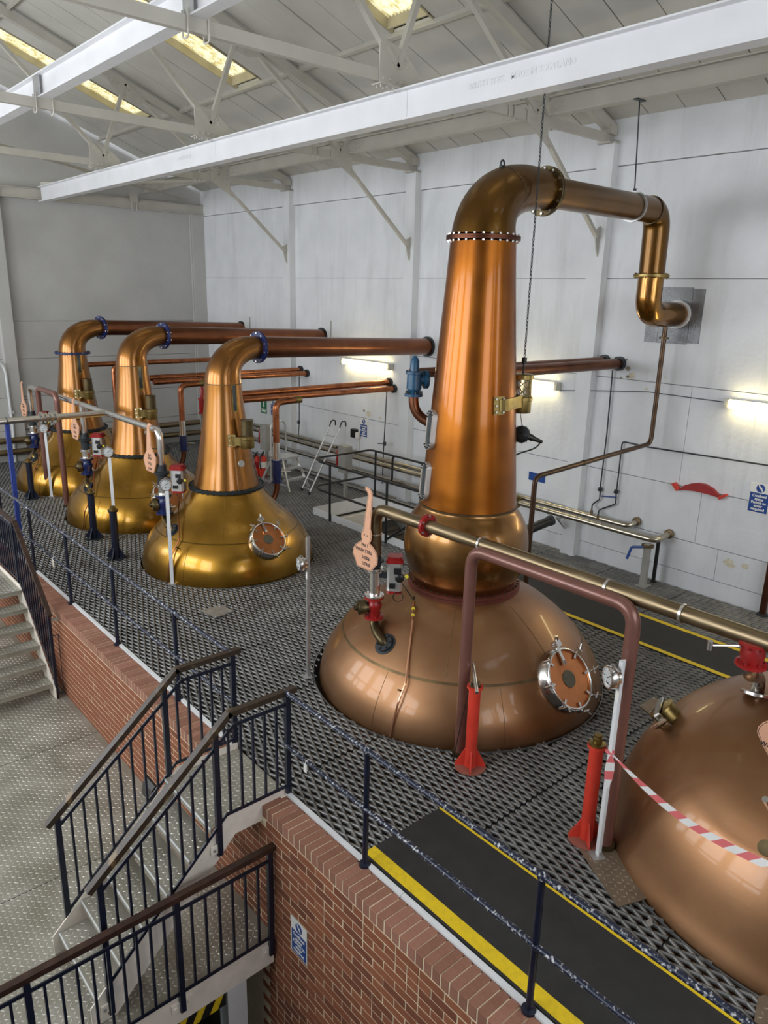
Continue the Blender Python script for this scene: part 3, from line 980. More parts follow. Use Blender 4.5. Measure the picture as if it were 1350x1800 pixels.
# inner beam near the wall, on the chords
t = thing('runway_beam', 'thinner beam running close to the white wall on the truss chords', 'beam', (8.35, 8, CH1))
for a, b in ((0.0, 6.50), (6.75, 10.5), (10.75, 14.5), (14.8, 18.6)):
    ibeam(MB(), 8.38, CH1 - 0.03, CH1 + 0.19, a, b, 0.13).build('beam_length', M_steelwhite, t)
    mb = MB()
    for y in (a + 0.08, b - 0.08):
        for dz in (0.05, 0.11):
            mb.lathe([(0.016, 0), (0.013, 0.01), (0.005, 0.014)], (8.374, y, CH1 + dz), (-1, 0, 0), 8)
            mb.lathe([(0.016, 0), (0.013, 0.01), (0.005, 0.014)], (8.374, y + (0.09 if y < (a + b) / 2 else -0.09), CH1 + dz), (-1, 0, 0), 8)
    tag(mb.build('bolt_heads', M_steelwhite, t), kind='stuff')
for y in COLY[1:]:
    mb = MB()
    for s in (-1, 1):
        mb.tube(arc_path([(7.72 + s * 0.05, y - 0.05, CH1 + 0.10), (7.72 + s * 0.05, y - 0.05, CH0 - 0.05), (7.72 + s * 0.05, y + 0.05, CH0 - 0.05), (7.72 + s * 0.05, y + 0.05, CH1 + 0.10)], 0.03, 4), 0.008, 6)
    mb.build('u_bolt', M_steelwhite, t)
# crossbeam on the end wall
t = thing('crossbeam', 'white crossbeam fixed along the end wall', 'beam', (5, EY - 0.1, 5.8))
mb = MB()
y = EY - 0.13
mb.box((-3.4, y - 0.07, 5.84), (WX, y + 0.07, 5.856)); mb.box((-3.4, y - 0.07, 6.044), (WX, y + 0.07, 6.06)); mb.box((-3.4, y - 0.006, 5.856), (WX, y + 0.006, 6.044))
mb.build('beam_length', M_steelwhite, t)
mb = MB()
mb.box((8.0, y - 0.11, 5.98), (8.18, y - 0.07, 6.16)); mb.tube(arc_path([(8.03, y - 0.09, 6.0), (8.03, y - 0.09, 5.78), (8.15, y - 0.09, 5.78), (8.15, y - 0.09, 6.0)], 0.03, 4), 0.009, 6)
mb.build('hanger_clamp', M_steelwhite, t)
# wind brace rods in the roof plane near the end wall
for (p, q, l) in (((3.6, 14.7, 6.32), (9.5, 18.55, 6.12), 'angle brace running from the last truss to the wall corner'), ((9.6, 14.75, 6.28), (5.95, 18.5, 6.14), 'angle brace crossing below the gable towards the runway beam')):
    t = thing('wind_brace', l, 'brace', p)
    MB().bar(p, q, 0.06, 0.008).build('angle_leg', M_steelwhite, t)
    MB().bar(V(p) + V((0, 0, 0.028)), V(q) + V((0, 0, 0.028)), 0.008, 0.06).build('angle_leg', M_steelwhite, t)
# ================================================================== THE STILLS
def smooth_prof(pts, n=6):
    """Catmull-Rom through (r, z) points"""
    out = []
    P = [pts[0]] + list(pts) + [pts[-1]]
    for i in range(1, len(P) - 2):
        for k in range(n):
            t = k / n
            q = []
            for c in (0, 1):
                p0, p1, p2, p3 = P[i - 1][c], P[i][c], P[i + 1][c], P[i + 2][c]
                q.append(0.5 * (2 * p1 + (p2 - p0) * t + (2 * p0 - 5 * p1 + 4 * p2 - p3) * t * t + (3 * p1 - p0 - 3 * p2 + p3) * t ** 3))
            out.append(tuple(q))
    out.append(tuple(pts[-1]))
    return out


def bolt_circle(mb, c, d, R, n, r=0.014, h=0.018, start=0.0):
    x, y, z = frame(d)
    c = V(c)
    for i in range(n):
        a = start + 2 * PI * i / n
        p = c + x * (R * math.cos(a)) + y * (R * math.sin(a))
        mb.cyl(p, p + z * h, r, n=6)
    return mb


def flange(parent, c, d, r_in, r_out, th, mt, nb, mb_mt, name='flange', br=0.014):
    """pair of flange rings with a circle of bolts either side"""
    d = V(d).normalized()
    c = V(c)
    o = MB().lathe([(r_in, -th), (r_out - 0.004, -th), (r_out, -th + 0.004), (r_out, -0.002), (r_out - 0.006, -0.001), (r_out - 0.006, 0.001), (r_out, 0.002), (r_out, th - 0.004), (r_out - 0.004, th), (r_in, th)], c, d, 40).build(name, mt, parent, True)
    mb = MB()
    bolt_circle(mb, c + d * th, d, (r_in + r_out) / 2 + 0.2 * (r_out - r_in), nb, br, 0.016)
    bolt_circle(mb, c - d * th, -d, (r_in + r_out) / 2 + 0.2 * (r_out - r_in), nb, br, 0.016)
    tag(mb.build('bolt_ring', mb_mt, o), kind='stuff')
    return o


M_disc = pm('manway_disc', (0.13, 0.115, 0.08), 0.5, metal=0.3, var=0.2, scale=15)


def manway(parent, p, n, R, up=(0, 0, 1), deep=0.10, nuts=7):
    n = V(n).normalized()
    x, y, z = frame(n, up)          # x points up the slope
    p = V(p)
    ring = MB().lathe([(R * 1.10, -0.10), (R * 1.10, deep - 0.02), (R * 1.06, deep), (R * 0.98, deep), (R * 0.98, deep - 0.02)], p, n, 40).build('manway_ring', M_steel, parent, True)
    MB().lathe([(0.001, deep - 0.015), (R * 0.97, deep - 0.015), (R * 0.985, deep - 0.005)], p, n, 40, caps=False).build('manway_cover', M_door, ring, True)
    MB().lathe([(0.001, deep - 0.006), (R * 0.29, deep - 0.006), (R * 0.30, deep - 0.014)], p, n, 24).build('centre_disc', M_disc, ring)
    MB().tube([p + n * (deep + 0.004) + x * (R * 1.01 * math.cos(a)) + y * (R * 1.01 * math.sin(a)) for a in [2 * PI * i / 36 for i in range(37)]], 0.010, 8, False).build('seal_band', M_steelbright, ring, True)
    for i in range(nuts):
        a = 2 * PI * (i + 0.9) / (nuts + 1)
        e = x * math.cos(a) + y * math.sin(a)
        s = -x * math.sin(a) + y * math.cos(a)
        q = p + e * (R * 1.13)
        mb = MB()
        mb.cyl(q + n * (deep - 0.06), q + n * (deep + 0.05), 0.009, n=8)
        mb.bar(q + n * deep, q + n * deep - e * 0.09, 0.022, 0.012, n)
        mb.bar(q + n * (deep + 0.045) - s * 0.035, q + n * (deep + 0.055) + s * 0.035, 0.012, 0.012, n)
        mb.cyl(q + n * (deep + 0.05) + e * 0.0, q + n * (deep + 0.075) + (e * 0.05 + s * 0.02), 0.007, n=6)
        mb.build('wing_nut', M_steel, ring)
    mb = MB()
    q = p + x * (R * 1.05)
    mb.bar(q + n * deep + x * 0.05, q + n * (deep + 0.01) - x * 0.12, 0.035, 0.02, n)
    mb.obox(q + n * (deep + 0.01) + x * 0.05, x * 0.03, y * 0.035, n * 0.035)
    mb.cyl(q + n * deep - y * 0.06 + x * 0.05, q + n * deep + y * 0.06 + x * 0.05, 0.012, n=8)
    mb.cyl(q + n * (deep + 0.02) + x * 0.06, q + n * (deep + 0.05) + x * 0.12, 0.016, n=8)
    mb.cyl(q + n * (deep + 0.012) - x * 0.12, q + n * (deep + 0.012) - x * 0.16, 0.02, n=8)
    mb.build('hinge', M_steel, ring)
    return ring


def sight_glass(parent, p, n, w, h, tilt=(0, 0, 1)):
    """long oval window in a bolted white frame"""
    n = V(n).normalized()
    x, y, z = frame(n, tilt)
    p = V(p)
    def oval(a, b, k=24):
        pts = []
        for i in range(k):
            t = 2 * PI * i / k
            c, s = math.cos(t), math.sin(t)
            pts.append(((b - a) * (1 if c > 0 else -1) + a * c, a * s))
        return pts
    fr = MB()
    outer, inner = oval(w / 2, h / 2), oval(w / 2 - 0.028, h / 2 - 0.028)
    k = len(outer)
    vs = [p + x * a + y * b + n * d for d in (-0.05, 0.035) for (a, b) in outer] + [p + x * a + y * b + n * d for d in (0.035, 0.012) for (a, b) in inner]
    fs = [(i, (i + 1) % k, k + (i + 1) % k, k + i) for i in range(k)] + [(k + i, k + (i + 1) % k, 2 * k + (i + 1) % k, 2 * k + i) for i in range(k)] + [(2 * k + i, 2 * k + (i + 1) % k, 3 * k + (i + 1) % k, 3 * k + i) for i in range(k)]
    fr.add(vs, fs)
    f = fr.build('sight_glass_frame', M_alu, parent)
    MB().add([p + x * a + y * b + n * 0.014 for (a, b) in inner], [tuple(range(k))]).build('glass', M_glassdark, f)
    mb = MB()
    for a, b in oval(w / 2 - 0.014, h / 2 - 0.014, 12):
        q = p + x * a + y * b + n * 0.035
        mb.cyl(q, q + n * 0.014, 0.008, n=6)
    tag(mb.build('bolt_ring', M_iron, f), kind='stuff')
    return f


M_glassdark = pm('dark_sight_glass', (0.03, 0.04, 0.045), 0.06, var=0.1, coat=1.0)

# ---------------------------------------------------------------- tall wash still
WC = (5.62, 5.04)
POTW = smooth_prof([(1.30, -0.75), (1.50, -0.35), (1.545, -0.05), (1.50, 0.19), (1.38, 0.40), (1.22, 0.60), (0.95, 0.83), (0.70, 0.98), (0.575, 1.04)])
ws = thing('wash_still', 'tall copper wash still with a round bulb and long tapering neck', 'still', (WC[0], WC[1], 0))
pot = MB().lathe(POTW, (*WC, 0), n=96).build('pot', M_washpot, ws, True)
# seams where the plates of the pot are joined
def ring_seam(parent, r, z, c, mt, name='plate_seam', tr=0.006):
    MB().lathe([(r - 0.01, z - 0.02), (r + tr * 0.5, z - 0.016), (r + tr * 0.5, z + 0.016), (r - 0.01, z + 0.02)], (*c, 0), n=96).build(name, mt, parent, True)
M_seam = pm('verdigris_seam', (0.17, 0.115, 0.058), 0.45, metal=0.9, var=0.25, scale=8)
def rad_at(prof, z):
    for (r0, z0), (r1, z1) in zip(prof, prof[1:]):
        if min(z0, z1) <= z <= max(z0, z1) and z1 != z0:
            return r0 + (r1 - r0) * (z - z0) / (z1 - z0)
    return prof[-1][0]
def surf_seam(parent, prof, z, c, mt, h=0.02):
    pts = [(rad_at(prof, z + k * h / 4 - h / 2) + 0.0025, z + k * h / 4 - h / 2) for k in range(5)]
    MB().lathe([(pts[0][0] - 0.02, pts[0][1])] + pts + [(pts[-1][0] - 0.02, pts[-1][1])], (*c, 0), n=96).build('plate_seam', mt, parent, True)
surf_seam(pot, POTW, 0.52, WC, M_seam)
def rib_seam(parent, prof, c, ang, z0, z1, mt):
    pts = [V((c[0] + (r + 0.001) * math.cos(ang), c[1] + (r + 0.001) * math.sin(ang), z)) for r, z in prof if z0 <= z <= z1]
    MB().tube(pts, 0.0024, 5).build('vertical_seam', mt, parent, True)
for an in (-2.95, -2.1, -1.2, -0.3):
    rib_seam(pot, POTW, WC, an, 0.0, 0.5, M_seam)
for an in (-2.5, -1.6):
    rib_seam(pot, POTW, WC, an, 0.54, 1.0, M_seam)
o = MB().lathe([(0.5, 1.025), (0.595, 1.025), (0.60, 1.03), (0.60, 1.055), (0.592, 1.06), (0.592, 1.064), (0.60, 1.068), (0.60, 1.09), (0.59, 1.095), (0.5, 1.095)], (*WC, 0), n=64).build('bulb_flange', pm('dull_red_copper', (0.19, 0.058, 0.042), 0.5, metal=0.7, var=0.2), ws, True)
mb = MB(); bolt_circle(mb, (*WC, 1.09), (0, 0, 1), 0.575, 44, 0.012, 0.022); bolt_circle(mb, (*WC, 1.03), (0, 0, -1), 0.585, 44, 0.012, 0.018)
tag(mb.build('bolt_ring', M_brassdark, o), kind='stuff')
BULB = smooth_prof([(0.53, 1.09), (0.60, 1.22), (0.648, 1.40), (0.655, 1.54), (0.63, 1.70), (0.57, 1.82), (0.515, 1.90), (0.505, 1.93)])
MB().lathe(BULB, (*WC, 0), n=80).build('bulb', M_bulb, ws, True)
NECK = [(0.508, 1.90), (0.498, 1.96), (0.49, 2.05), (0.435, 2.80), (0.378, 3.58), (0.335, 4.15), (0.312, 4.50)]
nk = MB().lathe(NECK, (*WC, 0), n=80).build('neck', M_neck, ws, True)
MB().lathe([(0.49, 1.915), (0.512, 1.925), (0.512, 1.94), (0.49, 1.95)], (*WC, 0), n=80).build('neck_seam', M_seam, nk, True)
flange(ws, (*WC, 4.53), (0, 0, 1), 0.28, 0.352, 0.022, pm('neck_flange_copper', (0.10, 0.036, 0.02), 0.4, metal=0.9, var=0.2), 26, M_steelbright, 'neck_flange', 0.012)
E0 = V((WC[0], WC[1], 4.55)); E1 = V((6.50, 5.04, 5.03))
path = bezier(E0, E0 + V((0.0, 0, 0.40)), E1 + V((-0.42, 0, 0.03)), E1, 22)
rads = [0.308 - (0.308 - 0.185) * (i / 22) ** 0.9 for i in range(23)]
sw = MB().tube(path, rads, 40).build('swan_neck', M_swan, ws, True)
MB().tube([path[11], path[11] + (path[12] - path[11]).normalized() * 0.012], rads[11] + 0.002, 40, False).build('bend_seam', M_seam, sw, True)
# lifting eye
q = on_y(883, 297, 5.04)
mb = MB(); mb.tube([q + V((0.026 * math.sin(a), 0, 0.045 - 0.030 * math.cos(a))) for a in [2 * PI * i / 14 for i in range(15)]], 0.009, 8, False)
mb.box((q.x - 0.03, q.y - 0.015, q.z - 0.05), (q.x + 0.035, q.y + 0.015, q.z + 0.03))
mb.build('lifting_eye', M_iron, ws, True)
flange(ws, E1, (1, 0, -0.01), 0.15, 0.235, 0.022, M_brassdark, 12, M_steelbright, 'arm_flange', 0.014)
A1 = on_x(1157, 371, 9.2)
DRX, DRY = A1.x + 0.02, A1.y
DZ = up_z(1151, 485, DRX, DRY)
arm = arc_path([E1, A1, (DRX, DRY, DZ + 0.02)], 0.26, 10)
MB().tube(arm, [0.150 + 0.012 * min(1, i_ / 3) for i_ in range(len(arm))], 32).build('lyne_arm', M_swan, ws, True)
pc = E1.lerp(A1, 0.735)
MB().lathe([(0.15, -0.016), (0.174, -0.016), (0.174, 0.016), (0.15, 0.016)], pc, A1 - E1, 32).build('arm_clamp', M_galv, ws, True)
MB().lathe([(0.15, -0.012), (0.167, -0.012), (0.167, 0.012), (0.15, 0.012)], E1.lerp(A1, 0.92), A1 - E1, 32).build('arm_seam', M_brassdark, ws, True)
flange(ws, (DRX, DRY, DZ), (0, 0, 1), 0.15, 0.225, 0.018, M_brass, 8, M_brass, 'bend_flange', 0.014)
BZ = up_z(1152, 553, DRX, DRY)
WE = on_x(1192, 553, WX)
WE.z = BZ
bend = arc_path([(DRX, DRY, DZ), (DRX, DRY, BZ), (WX - 0.01, WE.y, BZ)], 0.30, 12)
MB().tube(bend, 0.163, 32).build('wall_bend', pm('amber_copper', (0.22, 0.09, 0.010), 0.22, metal=0.95, scale=5, c2=(0.34, 0.16, 0.025), coat=0.6), ws, True)
MB().lathe([(0.16, -0.02), (0.19, -0.02), (0.19, 0.02), (0.16, 0.02)], (9.975, WE.y, BZ), (1, 0, 0), 32).build('wall_collar', M_white, ws, True)

# manway low on the pot
p, n = lathe_hit(990, 1196, WC, POTW)
WASH_ANG = math.atan2(p.y - WC[1], p.x - WC[0])
manway(ws, p - n * 0.01, n, 0.285)
# long oval windows on the neck
for (px, py, h) in ((757, 748, 0.40), (748, 835, 0.40)):
    z = up_z(px, py, WC[0] - 0.25, WC[1] + 0.35)
    r = rad_at(NECK, z)
    d = V((-0.93, 0.36, 0)).normalized()
    sight_glass(ws, V((WC[0], WC[1], z)) + d * (r + 0.005), (d.x, d.y, 0.07), 0.155, h, (0, 0, 1))

# ---------------------------------------------------------------- the three smaller spirit stills
POTS = smooth_prof([(1.05, -0.70), (1.24, -0.35), (1.298, -0.05), (1.285, 0.15), (1.24, 0.30), (1.16, 0.45), (0.99, 0.64), (0.80, 0.80), (0.64, 0.98), (0.545, 1.12), (0.53, 1.15)])
NECKS = [(0.50, 1.17), (0.445, 1.40), (0.40, 1.62), (0.335, 2.05), (0.278, 2.47), (0.268, 2.70)]
M_sflange = pm('green_black_flange', (0.025, 0.035, 0.038), 0.45, metal=0.3, var=0.3)
def spirit_still(c, label, veer, collar):
    t = thing('spirit_still', label, 'still', (c[0], c[1], 0), 'three small spirit stills in a row')
    pt = MB().lathe(POTS, (*c, 0), n=80).build('pot', M_gold, t, True)
    surf_seam(pt, POTS, 0.56, c, pm('gold_seam', (0.16, 0.095, 0.02), 0.35, metal=1.0), 0.012)
    for an in (-2.6, -1.75, -0.8):
        rib_seam(pt, POTS, c, an, 0.0, 0.54, MATS['gold_seam'])
    rib_seam(pt, POTS, c, -2.15, 0.57, 1.1, MATS['gold_seam'])
    flange(t, (*c, 1.165), (0, 0, 1), 0.48, 0.57, 0.02, M_sflange, 36, M_sflange, 'pot_flange', 0.013)
    nk = MB().lathe(NECKS, (*c, 0), n=64).build('neck', M_goldneck, t, True)
    if collar:
        flange(t, (*c, 2.70), (0, 0, 1), 0.25, 0.345, 0.018, M_bluevalve, 16, M_bluevalve, 'neck_flange', 0.014)
    else:
        MB().lathe([(0.26, 2.685), (0.2715, 2.69), (0.2715, 2.70), (0.26, 2.705)], (*c, 0), n=64).build('neck_seam', M_seam, nk, True)
    a = V((c[0], c[1], 2.69)); b = V((c[0] + 0.62, c[1] + 0.03, 3.19))
    e = V((WX - 0.005, c[1] + veer, 3.08))
    dr = (e - b).normalized()
    pth = bezier(a, a + V((-0.02, 0, 0.36)), b - dr * 0.36, b, 20)
    rr = [0.268 - (0.268 - 0.158) * (i / 20) for i in range(21)]
    sn = MB().tube(pth, rr, 36).build('swan_neck', M_goldneck, t, True)
    flange(t, b, dr, 0.14, 0.235, 0.02, M_bluevalve, 10, M_steelbright, 'arm_flange', 0.015)
    MB().tube([b, b.lerp(e, 0.4), e], [0.158, 0.155, 0.150], 28).build('lyne_arm', M_arm, t, True)
    MB().lathe([(0.15, -0.02), (0.185, -0.02), (0.185, 0.02), (0.15, 0.02)], e - dr * 0.02, dr, 28).build('wall_collar', M_iron, t, True)
    # manway in the pot
    sh = V((c[0] - S2[0], c[1] - S2[1], 0))
    p, n = MAN2
    manway(t, p + sh - n * 0.01, n, 0.25)
    # slim frame and number disc on the neck
    p, n = SLOT2
    x, y, z = frame(n, (0, 0, 1))
    fr = MB()
    q = p + sh + n * 0.012
    for s in (-1, 1):
        fr.bar(q - x * 0.19 + y * 0.035 * s, q + x * 0.19 + y * 0.035 * s, 0.014, 0.02, n)
        fr.bar(q + x * 0.19 * s - y * 0.04, q + x * 0.19 * s + y * 0.04, 0.014, 0.02, n)
    f = fr.build('gauge_glass_frame', M_brass, t)
    MB().obox(q - n * 0.004, x * 0.18, y * 0.03, n * 0.006).build('glass', M_glassdark, f)
    p, n = DISC2
    MB().lathe([(0.001, 0.012), (0.05, 0.012), (0.055, -0.01)], p + sh, n, 12).build('neck_boss', M_galv, t)
    return t
S2, S3, S4 = (5.46, 9.81), (5.40, 12.90), (5.40, 15.85)
MAN2 = lathe_hit(468, 952, S2, POTS)
SLOT2 = lathe_hit(411, 700, S2, NECKS)
DISC2 = lathe_hit(424, 815, S2, NECKS)
spirit_still(S2, 'small golden spirit still nearest the viewer with a manway low on its front', 0.38, False)
spirit_still(S3, 'middle one of the three small golden spirit stills', 0.60, False)
spirit_still(S4, 'farthest small golden spirit still with a blue collar round its neck top', 1.05, True)

# ---------------------------------------------------------------- second wash still, cut by the right edge
RC = (5.72, 1.25)
POTR = smooth_prof([(1.45, -0.75), (1.61, -0.35), (1.65, -0.05), (1.58, 0.16), (1.48, 0.44), (1.335, 0.69), (1.19, 0.86), (1.0, 1.01), (0.82, 1.11), (0.65, 1.18), (0.575, 1.21)])
w2 = thing('wash_still', 'broad brown copper wash still cut off by the right edge', 'still', (RC[0], RC[1], 0))
MB().lathe(POTR, (*RC, 0), n=96).build('pot', M_washpot, w2, True)
MB().lathe([(0.5, 1.025), (0.60, 1.03), (0.60, 1.09), (0.5, 1.095)], (*RC, 0.17), n=64).build('bulb_flange', MATS['dull_red_copper'], w2, True)
MB().lathe(BULB, (*RC, 0.17), n=64).build('bulb', M_bulb, w2, True)
MB().lathe(NECK, (*RC, 0.17), n=64).build('neck', M_neck, w2, True)
sh = V((RC[0] - WC[0], RC[1] - WC[1], 0.17))
MB().tube([p_ + sh for p_ in path], rads, 32).build('swan_neck', M_swan, w2, True)
MB().tube([p_ + sh for p_ in arm], 0.147, 28).build('lyne_arm', M_swan, w2, True)
MB().tube([p_ + sh for p_ in bend], 0.15, 28).build('wall_bend', MATS['amber_copper'], w2, True)
# hinged side valve on the shoulder of the pot
p, n = lathe_hit(1178, 1262, RC, POTR)
x, y, z = frame(n, (0, 0, 1))
hat = MB().lathe([(0.10, -0.06), (0.10, 0.08), (0.112, 0.085), (0.112, 0.105), (0.10, 0.11), (0.02, 0.118)], p, n, 28).build('air_valve', M_brass, w2, True)
mb = MB()
mb.bar(p + n * 0.13 - y * 0.16, p + n * 0.13 + y * 0.12, 0.05, 0.014, n)
mb.bar(p + n * 0.02 - y * 0.15, p + n * 0.135 - y * 0.15, 0.05, 0.016, y)
mb.bar(p - n * 0.02 - y * 0.15 + x * 0.03, p + n * 0.10 - y * 0.22 + x * 0.03, 0.016, 0.016, n)
mb.bar(p - n * 0.02 - y * 0.12 - x * 0.05, p + n * 0.09 - y * 0.24 - x * 0.05, 0.016, 0.016, n)
mb.cyl(p + n * 0.09 - y * 0.25 - x * 0.07, p + n * 0.09 - y * 0.25 + x * 0.07, 0.012, n=8)
mb.build('clamp_frame', M_steel, hat)
MB().lathe([(0.055, 0), (0.06, 0.012), (0.02, 0.02)], p + n * 0.06 - y * 0.2, n, 16).build('weight_disc', M_brassdark, hat, True)
# small cock low on the pot at the frame edge
p, n = lathe_hit(1349, 1412, RC, POTR)
MB().cyl(p, p + n * 0.06, 0.022, n=10).build('drain_cock', M_steel, w2)
p, n = lathe_hit(1349, 1492, RC, POTR)
MB().cyl(p, p + n * 0.04, 0.05, n=16).build('boss', M_brassdark, w2)
# ================================================================== PIPES, VALVES, POSTS AND GAUGES
def feed_valve(rx, ry, z_fl, p0, n0, zt, color, label, zs, pipe_mt, side, cat_mt, spool_top):
    """inlet from the pot up through a flanged valve and a powered valve; parts in order upwards"""
    t = thing('inlet_valve', label, 'valve', (rx, ry, p0.z), 'inlet valves of the stills')
    K = 1.0 if color == 'red' else 1.22
    def P_(pr): return [(r_ * K, t_) for r_, t_ in pr]
    z0, z1, z2, z3 = zs     # bend top / valve top / spool top / start of riser
    MB().tube(bezier(p0 - n0 * 0.02, p0 + n0 * 0.12, V((rx, ry, z0 - 0.14)), V((rx, ry, z0)), 12), 0.046, 18).build('inlet_bend', M_brassdark if color == 'red' else M_brass, t, True)
    MB().lathe([(0.046, 0.03), (0.085, 0.03), (0.09, 0.024), (0.09, 0.004), (0.115, 0.002), (0.115, -0.018), (0.05, -0.02)], p0, n0, 28).build('pot_flange', M_iron, t, True)
    mb = MB(); bolt_circle(mb, p0 + n0 * 0.03, n0, 0.07, 6, 0.012, 0.016)
    tag(mb.build('bolt_ring', M_iron, t), kind='stuff')
    h = z1 - z0
    bm = M_redvalve if color == 'red' else M_bluevalve
    body = MB().lathe(P_([(0.05, 0), (0.098, 0), (0.098, 0.022), (0.062, 0.03), (0.066, h * 0.42), (0.078, h * 0.5), (0.080, h * 0.62), (0.062, h * 0.72), (0.060, h - 0.03), (0.098, h - 0.022), (0.098, h), (0.05, h)]), (rx, ry, z0), (0, 0, 1), 28).build('valve_body', bm, t, True)
    mb = MB(); bolt_circle(mb, (rx, ry, z0 + 0.022), (0, 0, 1), 0.082 * K, 6, 0.010, 0.016); bolt_circle(mb, (rx, ry, z1), (0, 0, 1), 0.082 * K, 6, 0.010, 0.02)
    tag(mb.build('bolt_ring', bm, body), kind='stuff')
    # side bonnet
    sd = V(side).normalized()
    c = V((rx, ry, z0 + h * 0.5))
    bn = MB().lathe(P_([(0.05, 0.03), (0.055, 0.08), (0.075, 0.085), (0.078, 0.15), (0.072, 0.165), (0.035, 0.17), (0.03, 0.195)]), c, sd, 20).build('side_bonnet', M_brassdark, t, True)
    MB().lathe([(0.024, 0.19), (0.024, 0.206), (0.004, 0.21)], c, sd, 12).build('bonnet_nut', M_black, bn)
    # stainless spool
    hs = z2 - z1
    sp = MB().lathe(P_([(0.05, 0), (0.098, 0), (0.098, 0.016), (0.056, 0.02), (0.056, hs - 0.05), (0.082, hs - 0.045), (0.082, hs - 0.025), (0.06, hs - 0.022), (0.06, hs - 0.014), (0.082, hs - 0.01), (0.082, hs), (0.045, hs)]), (rx, ry, z1 + 0.002), (0, 0, 1), 28).build('steel_spool', M_steelbright, t, True)
    # butterfly valve block
    hb = z3 - z2
    MB().lathe(P_([(0.05, 0), (0.06, 0.01), (0.062, hb * 0.45), (0.088, hb * 0.5), (0.09, hb * 0.62), (0.06, hb * 0.66), (0.055, hb)]), (rx, ry, z2), (0, 0, 1), 24).build('valve_block', M_iron, t, True)
    # powered actuator standing beside
    ad = V((0.72, -0.69, 0)) if color == 'red' else V((0.72, -0.69, 0))
    ac = V((rx, ry, 0)) + ad * (0.20 * K)
    z4 = z2 - hs * 0.95 + 0.01
    ah = (z3 - z4) * 1.0
    ux, uy = ad, V((0, 0, 1)).cross(ad)
    def col_prof(w, d):
        w, d = w * K, d * K
        return [(w, -d), (w, d), (w * 0.7, d * 1.35), (-w * 0.7, d * 1.35), (-w, d), (-w, -d), (-w * 0.7, -d * 1.35), (w * 0.7, -d * 1.35)]
    a = MB().prism([(q[0], q[1]) for q in col_prof(0.075, 0.055)], ac + V((0, 0, z4 + ah * 0.5)), ux, uy, ah * 0.72).build('actuator_body', M_alu, t)
    MB().prism(col_prof(0.085, 0.062), ac + V((0, 0, z4 + ah * 0.90)), ux, uy, ah * 0.10).build('actuator_cap', M_redvalve, a)
    MB().prism(col_prof(0.070, 0.052), ac + V((0, 0, z4 + ah * 0.97)), ux, uy, ah * 0.07).build('actuator_lid', M_redvalve, a)
    MB().prism(col_prof(0.075, 0.055), ac + V((0, 0, z4 + ah * 0.11)), ux, uy, ah * 0.07).build('actuator_cap', M_redvalve, a)
    MB().obox(V((rx, ry, z4 + ah * 0.5)) + ad * 0.10, ux * 0.06, uy * 0.02, V((0, 0, 0.03))).build('mounting_block', M_iron, a)
    fc = -uy if (-uy).dot(CAM - ac) > 0 else uy
    MB().lathe([(0.042, 0.05), (0.045, 0.095 * K), (0.03, 0.105 * K)], ac + ux * 0.05 + V((0, 0, z4 + ah * 0.50)), fc, 18).build('position_knob', M_black, a, True)
    MB().obox(ac + ux * 0.03 + fc * (0.085 * K) + V((0, 0, z4 + ah * 0.68)), ux * 0.035, fc * 0.02, V((0, 0, 0.03))).build('solenoid', M_black, a)
    MB().obox(ac - ux * 0.02 + fc * (0.085 * K) + V((0, 0, z4 + ah * 0.30)), ux * 0.03, fc * 0.02, V((0, 0, 0.025))).build('solenoid', M_black, a)
    mb = MB()
    kk = ac + ux * 0.1 + fc * 0.05 + V((0, 0, z4 + ah * 0.66))
    mb.tube([kk + V((0, 0, 0.07 * math.sin(b))) + ux * (0.05 * math.cos(b)) for b in [2 * PI * i / 16 for i in range(17)]], 0.004, 6, False)
    kk = ac + fc * 0.08 + V((0, 0, z4 + ah * 0.16))
    mb.tube([kk + V((0, 0, -0.06 + 0.05 * math.sin(b))) + ux * (0.05 * math.cos(b) + 0.04) for b in [2 * PI * i / 16 for i in range(17)]], 0.004, 6, False)
    mb.build('cable_loop', M_black, a, True)
    MB().lathe([(0.02, 0), (0.02, 0.004)], kk + ux * 0.12 + V((0, 0, 0.16)), fc, 8).build('cable_tag', M_yellowtag, a)
    return t


def still_sign(pts, x, label, lines, scale=1.0, ysh=0.0):
    """copper nameplate cut in the outline of a still, hung in the plane x"""
    P = [on_x(px, py, x) for (px, py) in pts]
    c = V((x, sum(p.y for p in P) / len(P) + ysh, min(p.z for p in P)))
    t = thing('still_sign', label, 'sign', c)
    poly = [(-(p.y + ysh), p.z) for p in P]
    if sum(a[0] * b[1] - b[0] * a[1] for a, b in zip(poly, poly[1:] + poly[:1])) < 0: poly = poly[::-1]
    MB().prism(poly, (x, 0, 0), (0, -1, 0), (0, 0, 1), 0.006).build('copper_plate', M_signcopper, t)
    # engraved line just inside the edge
    cx = sum(a for a, b in poly) / len(poly); cz = sum(b for a, b in poly) / len(poly)
    inn = []
    m_ = len(poly)
    for i in range(m_):
        a, b, d = V(poly[i - 1]), V(poly[i]), V(poly[(i + 1) % m_])
        e = (d - a).normalized()
        nn = V((-e.y, e.x))
        inn.append(b + nn * 0.009)
    MB().tube([(x - 0.0035, -q[0], q[1]) for q in inn + inn[:1]], 0.0016, 4, False).build('engraved_border', M_ink, t)
    for (px, py, size, body) in lines:
        q = on_x(px, py, x)
        text_mesh('engraved_text', body, size, (x - 0.0035, q.y + ysh, q.z), (0, -1, 0), (0, 0, 1), M_ink, t, 0.0006)
    return t, c


